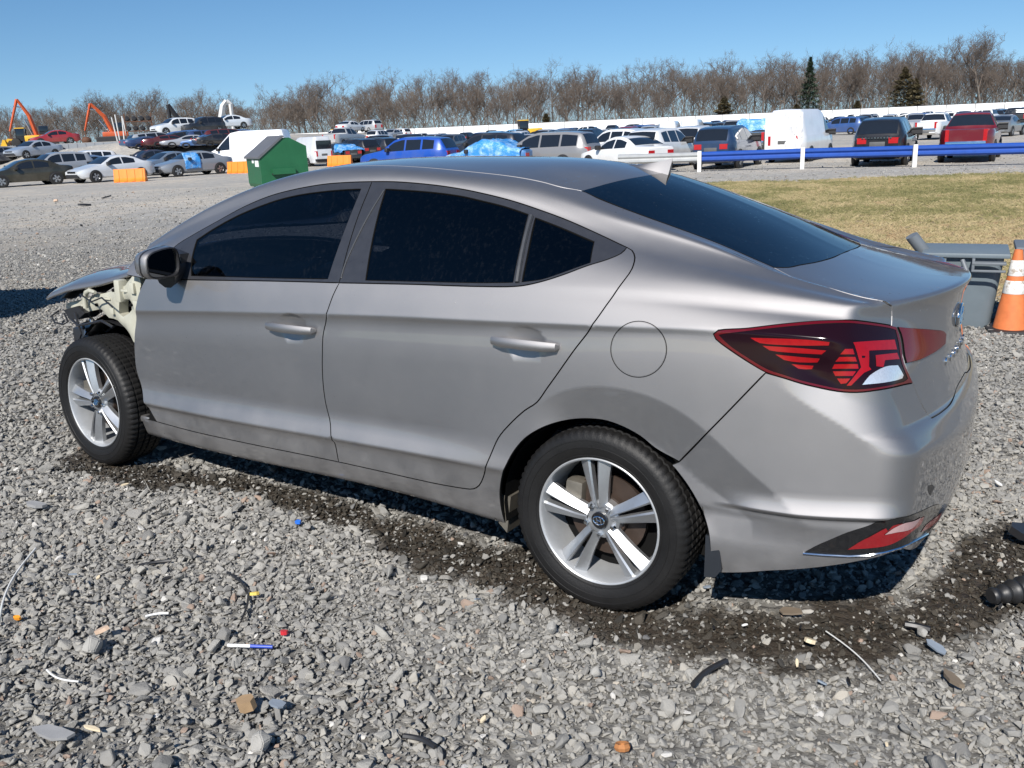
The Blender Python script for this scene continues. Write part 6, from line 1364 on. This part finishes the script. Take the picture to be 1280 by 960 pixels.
def thing(name, px, d, off, label, cat, group=None, z=None):
    x, y = at_dist(px, d); return empty(name, (x, y, gz(x, y) if z is None else z), view_angle(px)+math.radians(off), label, cat, group)
def hit(px, py):
    z = -.1
    for _ in range(8): x, y, z = on_ground(px, py, z); z = gz(x, y)
    return x, y, z
def crane(px, d, col, label, off, h, knee, reach, z0=None, rough='scrap handler'):
    t = thing('scrap_crane', px, d, off, label, 'crane', z=z0)
    b = MB(); b.box(-2.2, -1.4, .0, 2.2, -1.0, .8, bev=.1); b.box(-2.2, 1.0, .0, 2.2, 1.4, .8, bev=.1); b.box(-1.2, -1., .4, 1.2, 1., .9); b.build('tracks', A_['black'], t)
    b = MB(); b.box(-1.6, -1.2, .7, 1.4, 1.2, 1.35, bev=.12); b.build('house', T_[col], t, 30)
    b = MB(); b.box(-1.2, .2, 1.35, -.1, 1.1, 2.4, bev=.08); b.build('cab', A_['glass'], t, 30)
    k = Vector((knee[0], 0, knee[1])); a = Vector((.1, 0, 1.0)); e = Vector((reach[0], 0, reach[1]))
    b = MB(); b.tube([a, a.lerp(k, .5)+Vector((-.25, 0, .35)), k], [.28, .24, .16], 4); b.build('boom', T_[col], t)
    b = MB(); b.tube([k, k.lerp(e, .5), e], [.18, .15, .10], 4); b.build('arm', T_[col], t)
    b = MB(); b.tube([a+Vector((.5, 0, .3)), a.lerp(k, .55)+Vector((.3, 0, -.25))], .10, 6); b.tube([a.lerp(k, .7)+Vector((0, 0, .4)), k.lerp(e, .3)+Vector((.1, 0, .3))], .09, 6); b.build('cylinder', A_['chrome'], t)
    b = MB(); b.tube([e, e+Vector((0, 0, -.8))], .07, 5); v, f = icos(.6, 2); b.add([(e.x+p[0], p[1], e.z-1.2+p[2]*.8) for p in v], f); b.build('grapple', T_['rust'], t, 40)
crane(51, 112, 'orange', 'left one of the two orange scrap cranes', 92, 6, (1.7, 5.7), (3.1, 1.9)); crane(146, 112, 'orange', 'right one of the two orange scrap cranes', 88, 6, (2.3, 4.8), (3.4, 1.6))
def booms():
    t = thing('crane_boom', 226, 112, 90, 'black raised crane boom above the scrap pile', 'crane', z=2.); b = MB(); b.tube([(-.9, 0, 1.0), (.9, 0, 4.2)], [.35, .25], 4); b.build('boom', A_['black'], t); b = MB(); b.tube([(.9, 0, 4.2), (.85, 0, 1.2)], [.25, .18], 4); b.build('arm', A_['black'], t)
    t = thing('crane_boom', 286, 112, -90, 'pale grey crane boom bent over the white box van', 'crane', z=2.); b = MB(); b.tube([(-1.0, 0, .8), (-.2, 0, 3.8), (.3, 0, 4.4)], [.38, .34, .25], 4); b.build('boom', T_['ltgrey'], t); b = MB(); b.tube([(.3, 0, 4.4), (.75, 0, 4.0), (.75, 0, .6)], [.25, .25, .2], 4); b.build('arm', T_['ltgrey'], t)
    # retaining boards along the bank
    a = np.array(at_dist(-60, 75)); c = np.array(at_dist(205, 77)); n = 24; L = np.linalg.norm(c-a)/n; an = math.atan2(c[1]-a[1], c[0]-a[0])
    f = empty('retaining_wall', (a[0], a[1], 0), an, 'grey board wall holding up the bank below the cranes', 'wall'); p = MB(); p.box(.03, -.06, -.5, L-.03, .06, 1.85); pm = p.mesh('board', T_['slate']); q = MB(); q.box(-.07, -.10, -.5, .07, .08, 1.83); qm = q.mesh('post', T_['slate'])
    for i in range(n):
        for nm, me in (('board', pm), ('post', qm)): o = link(bpy.data.objects.new(nm, me), f); o.location = (i*L, 0, 0)
    t = thing('metal_stand', 155, 100, 90, 'white bent steel frame standing right of the second crane', 'frame')
    for i, (x, l) in enumerate(((-.5, .2), (-.1, -.15), (.35, .1), (.6, .25))): b = MB(); b.tube([(x, 0, 0), (x+l, 0, 2.6+.2*i % .5)], .07, 5); b.build('bar', T_['ltgrey'], t)
    t = thing('engine_rack', 177, 96, 90, 'rack of black engine parts between the cranes and the scrap pile', 'rack', z=2.)
    for r in range(2): b = MB(); b.box(-1.4, -.2, .9+1.0*r, 1.4, .2, 1.0+1.0*r); b.build('shelf', T_['rust'], t)
    for x in (-1.35, 1.35): b = MB(); b.box(x-.06, -.1, 0, x+.06, .1, 2.8); b.build('upright', T_['rust'], t)
    for i in range(8):
        v, f = icos(.3, 1); b = MB(); b.add([(p[0]*1.1-1.1+.72*(i % 4), p[1], p[2]+1.25+1.0*(i//4)) for p in v], f); o = b.build('engine_part', A_['black'], t)
    rg = np.random.default_rng(12)
    for i in range(15):     # crushed hulks piled under the cars on the bank
        px = 190+7.4*i+rg.uniform(-2, 2); d = (69, 70.5, 72)[i % 3]; kind = ('sedan', 'suv', 'sedan')[i % 3]; nm, col = (('dark blue', (.03, .05, .12)), ('silver', (.30, .32, .35)), ('black', (.02, .02, .022)), ('rusty red', (.10, .02, .02)), ('blue', (.05, .12, .28)))[i % 5]
        x, y = at_dist(px, d); o = build_car(kind, x, y, 1.15+.12*(i % 3), view_angle(px)+rg.choice([1.4, 1.7, 2.0, -1.2]), col, f'{nm} crushed car, number lost, in the scrap pile'.replace(', number lost,', '')+' below the white sport utility', 'wreck', f'{nm} crushed cars in the scrap pile', detail=1)
        o.name = 'crushed_car'; o.scale = (.95, 1., .66); o.rotation_euler[0] = rg.normal(0, .06); o.rotation_euler[1] = rg.normal(0, .06)
    t = thing('loader', 36, 96, 80, 'yellow loader half hidden behind the cars left of the first crane', 'loader', z=1.8); loader_parts(t); t.scale = (.62,)*3
def loader_parts(t):
    b = MB(); b.box(-2.2, -.9, .9, .2, .9, 1.9, bev=.15); b.build('engine_cover', T_['yellow'], t, 40); b = MB(); b.box(.1, -.8, 1.0, 1.5, .8, 3.1, bev=.08); b.build('cab', A_['glass'], t, 40); b = MB(); b.box(-.0, -.9, 3.1, 1.6, .9, 3.25, bev=.04); b.build('cab_roof', T_['yellow'], t)
    for p in ((.1, -.8), (.1, .8), (1.5, -.8), (1.5, .8)): b = MB(); b.box(p[0]-.06, p[1]-.06, 1.0, p[0]+.06, p[1]+.06, 3.12); b.build('cab_post', A_['black'], t)
    b = MB(); b.prism([(1.2, 1.2), (3.0, 1.5), (3.4, .6), (3.2, .5), (2.7, 1.2), (1.3, .9)], -.7, .7); b.build('lift_arm', T_['yellow'], t); b = MB(); b.prism([(3.0, .2), (3.3, 1.3), (3.6, 1.35), (4.1, .25)], -1.3, 1.3); b.build('bucket', T_['yellow'], t)
    for x in (-1.5, 1.6):
        for y in (-1, 1): b = MB(); b.lathe([(.0, -.25), (.5, -.28), (.75, -.22), (.75, .22), (.5, .28), (.0, .25)], 20, 'Y', Matrix.Translation((x, y, .75))); b.build('wheel', A_['tyre'], t, 40)
booms()
t = thing('loader', 424, 170, 150, 'yellow wheel loader far back, left of the bright blue car', 'loader'); loader_parts(t)
t = thing('loader', 660, 142, 100, 'yellow wheel loader above the grey minivan', 'loader'); loader_parts(t)
def barrier(px, d, off, label):
    t = thing('road_barrier', px, d, off, label, 'barrier', 'orange plastic barriers along the lot'); t.scale = (.88, .8, .74); pr = [(-.30, 0), (-.30, .18), (-.22, .28), (-.12, .95), (.12, .95), (.22, .28), (.30, .18), (.30, 0)]
    b = MB(); b.prism([(y, z) for y, z in pr], -.95, .95, 'X', None); b.build('shell', T_['barrier'], t)
    for x in np.linspace(-.72, .72, 4):
        for s in (1, -1): b = MB(); b.prism([(s*.335, .05), (s*.335, .2), (s*.255, .3), (s*.16, .9), (s*.10, .9), (s*.15, .05)], x-.10, x+.10, 'X'); b.build('rib', T_['barrier'], t)
barrier(157, 48, 72, 'orange barrier in front of the white smashed sedan'); barrier(297, 54, 62, 'orange barrier half hidden by the dumpster'); barrier(422, 59, 68, 'orange barrier right of the silver-backed van')
def dumpster():
    # corner nearest the camera at pixel column 336; long side runs to the right and away
    t = thing('dumpster', 343, 36.5, 108, 'green steel dumpster with a sloping grey lid behind the front of the car', 'dumpster'); W2 = .92
    prof = [(-.95, .0), (.95, .0), (1.02, .25), (1.02, 1.30), (.30, 1.98), (-.05, 2.02), (-1.02, 1.62), (-1.02, .25)]
    prof = [(-.95, .06), (.95, .06), (1.0, .2), (1.0, 1.22), (-.05, 1.98), (-.30, 1.98), (-1.0, 1.62), (-1.0, .2)]
    b = MB(); b.prism(prof, -W2, W2); b.build('body', T_['green'], t)
    for s in (1, -1):
        b = MB(); b.prism([(.55, .55), (.55, .78), (-.40, .78), (-.40, .55)], s*(W2+.002), s*(W2+.15)); o = b.build('fork_pocket', T_['green'], t); b = MB(); b.prism([(.50, .57), (.50, .70), (-.42, .70), (-.42, .57)], s*(W2+.01), s*(W2+.155)); b2 = MB(); b2.box(-.41, min(s*(W2+.01), s*(W2+.14)), .545, .56, max(s*(W2+.01), s*(W2+.14)), .60); b2.build('pocket_mouth', A_['black'], o)
        b = MB(); b.box(-1.03, s*W2-.03, .9, 1.03, s*W2+.03, .96); 
    b = MB(); b.prism([(1.08, 1.20), (1.08, 1.27), (-.02, 2.08), (-.10, 2.03), (.0, 1.97), (1.02, 1.20)], -W2-.05, W2+.05); lid = b.build('lid', T_['lid'], t)
    for i in range(5): b = MB(); y = -.75+.375*i; b.prism([(1.05, 1.285), (1.0, 1.325), (.02, 2.055), (-.01, 2.04)], y-.05, y+.05); b.build('lid_rib', T_['lid'], lid)
    b = MB(); b.box(.995, .25, .88, 1.008, .72, 1.14); b.build('notice', T_['tag'], t)
    b = MB(); b.box(.995, -.15, 1.02, 1.008, .10, 1.16); b.build('notice', T_['tag'], t)
    for x in (-.8, .8):
        for y in (-.7, .7): b = MB(); b.lathe([(.0, -.03), (.06, -.03), (.06, .03), (.0, .03)], 12, 'Y', Matrix.Translation((x, y, .05))); b.build('caster', A_['black'], t)
dumpster()
def guard_rail():
    pts = [(772, 35.3), (875, 34.2), (1005, 33.2), (1147, 31.4), (1335, 29.3)]; P = [np.array(at_dist(*p)) for p in pts]
    wave = [(-.02, .42), (.02, .44), (.055, .475), (.055, .515), (.02, .545), (.0, .57), (.02, .595), (.055, .625), (.055, .665), (.02, .70), (-.02, .72), (-.035, .72), (-.005, .68), (.03, .655), (.03, .63), (-.02, .57), (.03, .51), (.03, .485), (-.005, .46), (-.035, .42)]
    lab = ['grey steel guard rail running left from the first white post'.replace('running left from', 'left of'), 'blue guard rail length between the first and second white posts', 'blue guard rail length between the second and third white posts', 'blue guard rail length right of the third white post']
    for i in range(4):
        a, c = P[i], P[i+1]; L = np.linalg.norm(c-a); an = math.atan2(c[1]-a[1], c[0]-a[0]); side = -1
        b = MB(); b.prism([(-y*1.2, .565+(z-.57)*1.3) for y, z in wave], .01, L-.01, 'X'); o = b.build('guard_rail', T_['galv'] if i == 0 else T_['rail'], None, 40)
        z0, z1 = gz(*a), gz(*c); o.matrix_world = Matrix.Translation((a[0], a[1], z0)) @ Matrix.Rotation(an, 4, 'Z') @ Matrix.Rotation(-math.atan2(z1-z0, L), 4, 'Y'); tag(o, lab[i], 'guard rail')
    names = ['first white post of the guard rail, beside the dark blue car', 'second white post of the guard rail, in front of the white van', 'third white post of the guard rail, right of the black car']
    for p, lb in zip(P[1:4], names):
        t = empty('rail_post', (p[0], p[1], gz(*p)), view_angle(900), lb, 'post'); b = MB(); b.box(-.20, -.075, -.2, -.07, .075, .80, bev=.01); b.build('post', T_['wpost'], t)
guard_rail()
def cone_and_bin():
    # traffic cone
    x, y, z = hit(1262, 414)
    c = empty('traffic_cone', (x, y, z), view_angle(1262)+.2, 'orange traffic cone with two scuffed white bands, beside the grey bin', 'cone')
    def rr(h): return .140-.108*h/.70
    b = MB(); b.lathe([(rr(.03), .03), (rr(.66), .66), (rr(.70), .70), (rr(.70)-.008, .70), (rr(.66)-.01, .64)], 40, 'Z'); b.build('body', T_['cone'], c, 40)
    for h0, h1 in ((.335, .445), (.485, .615)): b = MB(); b.lathe([(rr(h0)+.002, h0), (rr(h0)+.003, h0+.002), (rr(h1)+.003, h1-.002), (rr(h1)+.002, h1)], 40, 'Z'); b.build('band', T_['sleeve'], c, 40)
    b = MB(); b.box(-.19, -.19, -.02, .19, .19, .035, bev=.015); b.build('base', A_['black'], c, 40)
    # broken bin behind the boot, its hinged lid lying to the right
    x, y, _ = hit(1218, 411); d0, r0 = to_fr(x, y); x, y = fr(d0+.28, r0+.0); z = gz(x, y)
    t = empty('wheeled_bin', (x, y, z), view_angle(1218), 'slate grey plastic bin with broken handle bars behind the boot', 'bin'); t.scale = (.92, .92, .80)
    b = MB(); prof = [(.0, .26, .23), (.05, .27, .24), (.80, .335, .31)]; V = []; n = 0
    for h, w, l in prof:
        for a in range(24):
            q = 2*math.pi*a/24; c_, s_ = math.cos(q), math.sin(q); V.append((l*np.sign(c_)*abs(c_)**.35, w*np.sign(s_)*abs(s_)**.35, h))
    b.add(V, [(i*24+j, i*24+(j+1) % 24, (i+1)*24+(j+1) % 24, (i+1)*24+j) for i in range(2) for j in range(24)]+[tuple(range(24))]); b.build('tub', T_['bin'], t, 30)
    b = MB(); b.box(-.36, -.37, .79, .36, .37, .84, bev=.015); b.build('rim', T_['bin'], t, 40)
    b = MB(); b.box(-.345, .155, .10, -.30, .18, .78); b.build('seam', T_['bin'], t)
    b = MB(); b.box(-.46, -.34, .735, -.36, -.06, .765, bev=.01); b.box(-.46, -.34, .66, -.435, -.06, .685, bev=.008); b.box(-.455, -.085, .66, -.36, -.06, .80, bev=.006); b.build('handle', T_['binlid'], t, 40)
    b = MB(); b.tube([(-.46, -.04, .62), (-.40, .02, .78)], [.026, .02], 10); b.build('strut', T_['binlid'], t, 40)
    b = MB(); b.tube([(-.05, .36, .80), (-.10, .48, .985)], .062, 18); b.build('pipe_stub', T_['binlid'], t, 40)
    b = MB(); b.box(.0, -.95, .80, .60, -.42, .86, bev=.02); b.box(-.06, -.95, .70, .0, -.42, .74, bev=.01)
    for k in range(3): b.box(-.04, -.54-.15*k, .64, -.01, -.48-.15*k, .82, bev=.006)
    b.build('lid', T_['binlid'], t, 40)
    b = MB(); prof = [(.0, .22), (.62, .27)]; V = []
    for h, w in prof: V += [(.3-w, -.98, h), (.3+w, -.98, h), (.3+w, -.42, h), (.3-w, -.42, h)]
    b.add(V, [(0, 1, 5, 4), (1, 2, 6, 5), (2, 3, 7, 6), (3, 0, 4, 7), (4, 5, 6, 7)]); b.build('tub', T_['bin'], t)
cone_and_bin()
# ---------- litter on the gravel ----------
L_ = {'wood': plain('splintered wood', (.30, .20, .11), .9, var=.35, scale=20), 'white': plain('white plastic', (.72, .72, .70), .5), 'blue': plain('blue pen plastic', (.04, .08, .42), .4), 'red': plain('red lens shard', (.50, .03, .04), .3), 'bluec': plain('bright blue plastic', (.03, .16, .62), .4), 'orange': plain('orange plastic', (.75, .28, .02), .5), 'yellow': plain('yellow plastic', (.65, .48, .10), .5), 'tan': plain('tan board', (.52, .38, .28), .85, var=.2, scale=20), 'black': plain('black plastic shard', (.018, .018, .020), .4, var=.3, scale=30), 'slate': plain('blue grey shard', (.20, .235, .28), .5, var=.2, scale=20), 'brown': plain('brown board', (.16, .125, .09), .85, var=.3, scale=14), 'rust': plain('rusty nut', (.36, .15, .05), .8, var=.4, scale=30), 'cream': plain('pale cardboard', (.62, .52, .36), .9), 'wire': plain('pale wire', (.60, .60, .58), .5), 'grey': plain('grey plate', (.27, .27, .27), .6, var=.3, scale=12)}
def spot(px, py, up=0.):
    x, y, z = hit(px, py); return x, y, z+.018+up
def rod(px0, py0, px1, py1, r, m, name, label, cat, bend=0., parts=None):
    a, c = np.array(spot(px0, py0, r)), np.array(spot(px1, py1, r)); t = empty(name, tuple((a+c)/2), 0, label, cat) if parts else None; o0 = (a+c)/2 if parts else np.zeros(3); q = np.linspace(0, 1, 9); s = c-a; nrm = np.array([-s[1], s[0], 0])
    P = [tuple(a+s*k+nrm*bend*math.sin(k*3.14)-o0) for k in q]
    if parts:
        for i0, i1, nm, mm in parts: b = MB(); b.tube(P[i0:i1+1], r, 8); b.build(nm, mm, t, 50)
    else: b = MB(); b.tube(P, r, 6); tag(b.build(name, m, None, 50), label, cat)
def shard(px, py, w, l, h, rz, m, name, label, cat, up=0., tilt=.25, seed=None, group=None):
    rg = np.random.default_rng(seed if seed is not None else int(px*7+py)); n = 7; pol = [(l/2*math.cos(2*math.pi*i/n)*rg.uniform(.75, 1.2), w/2*math.sin(2*math.pi*i/n)*rg.uniform(.75, 1.2)) for i in range(n)]
    b = MB(); b.prism(pol, -h/2, h/2, 'Z'); o = b.build(name, m, None); x, y, z = spot(px, py, up+h/2); o.location = (x, y, z); o.rotation_euler = (rg.normal(0, tilt), rg.normal(0, tilt), rz); tag(o, label, cat, group); return o
def litter():
    rod(286, 815, 342, 817, .0055, None, 'pen', 'white and blue pen lying on the gravel near the front', 'pen', parts=[(0, 4, 'barrel', L_['white']), (4, 8, 'cap', L_['blue'])])
    rod(0, 788, 46, 692, .004, L_['wire'], 'cable_tie', 'long pale strip at the left edge of the gravel', 'strip', .05)
    rod(285, 722, 303, 782, .004, L_['black'], 'wire', 'thin dark bent wire on the gravel behind the pen', 'wire', .12); rod(183, 778, 212, 774, .004, L_['white'], 'strip', 'short white strip lying behind the large upright stone', 'strip', .1); rod(60, 845, 100, 860, .003, L_['wire'], 'wire', 'pale wire near the lower left corner', 'wire', -.1)
    rod(1032, 796, 1100, 858, .0022, L_['wire'], 'wire', 'pale thin wire right of the rear wheel, below the bumper', 'wire', .05); rod(866, 866, 908, 836, .009, L_['black'], 'bracket', 'black bent plastic bracket in front of the oily patch', 'bracket', .06)
    rod(1130, 790, 1162, 797, .010, L_['black'], 'bracket', 'black strip under the right end of the bumper', 'strip', .05)
    rod(175, 682+32, 215, 708, .006, L_['black'], 'strip', 'black flat strip on the gravel left of the blue scrap', 'strip', .05); rod(505, 930, 545, 945, .007, L_['black'], 'strip', 'black ribbed strip near the bottom edge, left of the rusty nut', 'strip', .1)
    shard(356, 799, .022, .028, .012, .4, L_['red'], 'lens_shard', 'small red lens shard beside the pen', 'shard'); shard(373, 659, .022, .03, .01, 0, L_['bluec'], 'plastic_scrap', 'bright blue scrap beside the dark stain', 'scrap'); shard(23, 780, .014, .026, .01, .3, L_['orange'], 'plastic_scrap', 'orange and yellow cap beside the long pale strip', 'scrap')
    shard(130, 803, .028, .055, .012, .2, L_['tan'], 'board_chip', 'pinkish tan chip leaning on the large upright stone', 'chip', .02); shard(348, 893, .035, .055, .006, .5, L_['slate'], 'plastic_shard', 'blue-grey flat shard right of the wood splinter', 'shard', .012, .1); 
    shard(1190, 862, .028, .085, .012, -.9, L_['brown'], 'board_chip', 'brown pointed board on the gravel at the lower right', 'board', .012, .1); shard(987, 773, .05, .075, .006, .2, L_['brown'], 'plastic_shard', 'large dark olive shard on the wet patch below the bumper', 'shard', .006, .08)
    shard(1170, 820, .028, .085, .006, -.5, L_['slate'], 'plastic_shard', 'long grey shard right of the wet patch', 'shard', .01, .1); shard(1012, 813, .03, .035, .012, .2, L_['cream'], 'card_scrap', 'pale card scrap on the wet patch', 'scrap', .01); shard(320, 752, .018, .03, .01, 1, L_['yellow'], 'plastic_scrap', 'yellowish chip on the gravel left of the wet track', 'scrap', .008)
    shard(70, 931, .045, .11, .008, .3, L_['grey'], 'plate_piece', 'dark grey flat plate at the lower left corner', 'plate', .015, .08); shard(118, 925, .012, .05, .006, .3, L_['cream'], 'card_scrap', 'cream torn scrap right of the dark flat plate', 'scrap', .015)
    shard(105, 258, .12, .45, .06, 1.1, L_['black'], 'tyre_scrap', 'black strip of tyre lying in the open lot at left', 'scrap', .01); shard(70, 253, .12, .25, .07, .3, L_['tan'], 'bag', 'small tan bag lying in the open lot at left', 'bag', .02); shard(133, 248, .18, .4, .05, .9, L_['black'], 'tyre_scrap', 'black scrap right of the tan bag', 'scrap', .01); shard(102, 284, .05, .1, .04, 0, L_['black'], 'tyre_scrap', 'tiny black lump on the lot above the hood', 'scrap', .01)
    o = shard(310, 897, .045, .055, .03, .2, L_['wood'], 'wood_splinter', 'brown splintered wood block right of the pen, near the bottom edge', 'wood', .01, .15)
    # large stones that stand out
    for px, py, r, lb in ((118, 820, .034, 'large upright grey stone left of the pen'), (328, 941, .030, 'large round grey stone at the bottom edge'), (690, 795, .022, 'dark round stone at the edge of the oily patch'), (1152, 800, .02, 'tan square stone under the bumper corner'), (745, 850, .018, 'small pale round stone right of the wet track')):
        k = bpy.data.objects.new('stone', STONE_BIG[int(px) % 3]); COL.objects.link(k); k.location = spot(px, py, r*.55); k.scale = (r, r*.9, r*1.15); k.rotation_euler = (.2, .1, px); tag(k, lb, 'stone')
    x, y, z = spot(778, 944, .008); t = MB(); t.lathe([(.008, -.006), (.018, -.009), (.022, 0), (.018, .009), (.008, .006)], 8, 'Z', closed=True); o = t.build('rusty_nut', L_['rust'], None, 30); o.location = (x, y, z); o.rotation_euler = (.3, .2, 0); tag(o, 'rusty orange ring nut at the bottom edge', 'nut')
    # black corrugated hose at the right edge
    a = np.array(spot(1236, 765, .04)); c = np.array(spot(1300, 752, .045)); prof = []; b = MB(); s = c-a; L = np.linalg.norm(s)
    for k in np.linspace(0, 1, 34): prof.append((.022+.022*k+.006*math.sin(k*L*150)+(.004 if k > .35 else 0), k*L))
    prof = [(.0, 0)]+prof+[(.0, L)]; q = Vector(s).to_track_quat('Z', 'Y').to_matrix().to_4x4(); b.lathe(prof, 22, 'Z', Matrix.Translation(a) @ q); tag(b.build('hose', T_['blackp'], None, 40), 'black corrugated rubber boot at the right edge of the gravel', 'hose')
    shard(1283, 682, .10, .16, .03, .5, L_['black'], 'plastic_shard', 'black piece at the right edge above the rubber boot', 'shard', .02)
    shard(48, 640, .05, .09, .012, .4, L_['grey'], 'plate_piece', 'grey flat piece on the gravel at the left, before the front wheel', 'plate', .01, .1)
    rg = np.random.default_rng(77)     # small scraps all over the gravel
    names = [('black', 'black plastic chip scattered on the gravel'), ('slate', 'grey plastic chip scattered on the gravel'), ('cream', 'pale chip scattered on the gravel'), ('white', 'white chip scattered on the gravel'), ('brown', 'brown chip scattered on the gravel')]
    for i in range(30):
        px, py = rg.uniform(10, 1270), rg.uniform(600, 950)
        if 180 < px < 1200 and py < 640+.12*(px-180): continue
        k, lb = names[int(rg.choice(5, p=[.45, .2, .15, .1, .1]))]; s = rg.uniform(.010, .022); shard(px, py, s*rg.uniform(.3, .8), s*rg.uniform(1, 2.4), .005, rg.uniform(0, 6), L_[k], 'litter_chip', lb, 'chip', .008, .25, i, k+' chips scattered on the gravel')
STONE_BIG = []
def _big():
    rg = np.random.default_rng(50); n = NT('grey field stone'); v = n.coord(); n.col(n.mix(n.noise(v, 1.8, 5, .7), (.24, .235, .22), (.40, .385, .355))); n.set(Roughness=.92); n.bump(n.noise(v, 4, 5, .7), .2, .03)
    for k in range(3):
        bm = bmesh.new(); q = rg.normal(size=(16, 3)); q /= np.linalg.norm(q, axis=1)[:, None]
        for p in q*np.array([1.1, .9, .9]): bm.verts.new(p)
        r = bmesh.ops.convex_hull(bm, input=bm.verts[:]); bmesh.ops.delete(bm, geom=[g for g in r['geom_interior'] if isinstance(g, bmesh.types.BMVert)], context='VERTS'); bmesh.ops.bevel(bm, geom=bm.edges[:], offset=.08, segments=2, affect='EDGES')
        me = bpy.data.meshes.new('stone'); bm.to_mesh(me); bm.free(); me.materials.append(n.mat); STONE_BIG.append(me)
_big(); litter()
def offstage():
    # unseen car added beyond the left edge so that its shadow falls into view
    x, y = fr(7.7, -7.38); rz = math.atan2(-R2[1], -R2[0])
    build_car('suv', x, y, gz(x, y), rz, (.05, .052, .058), 'dark sport utility just outside the left edge, only its shadow reaching in', 'car')
offstage()
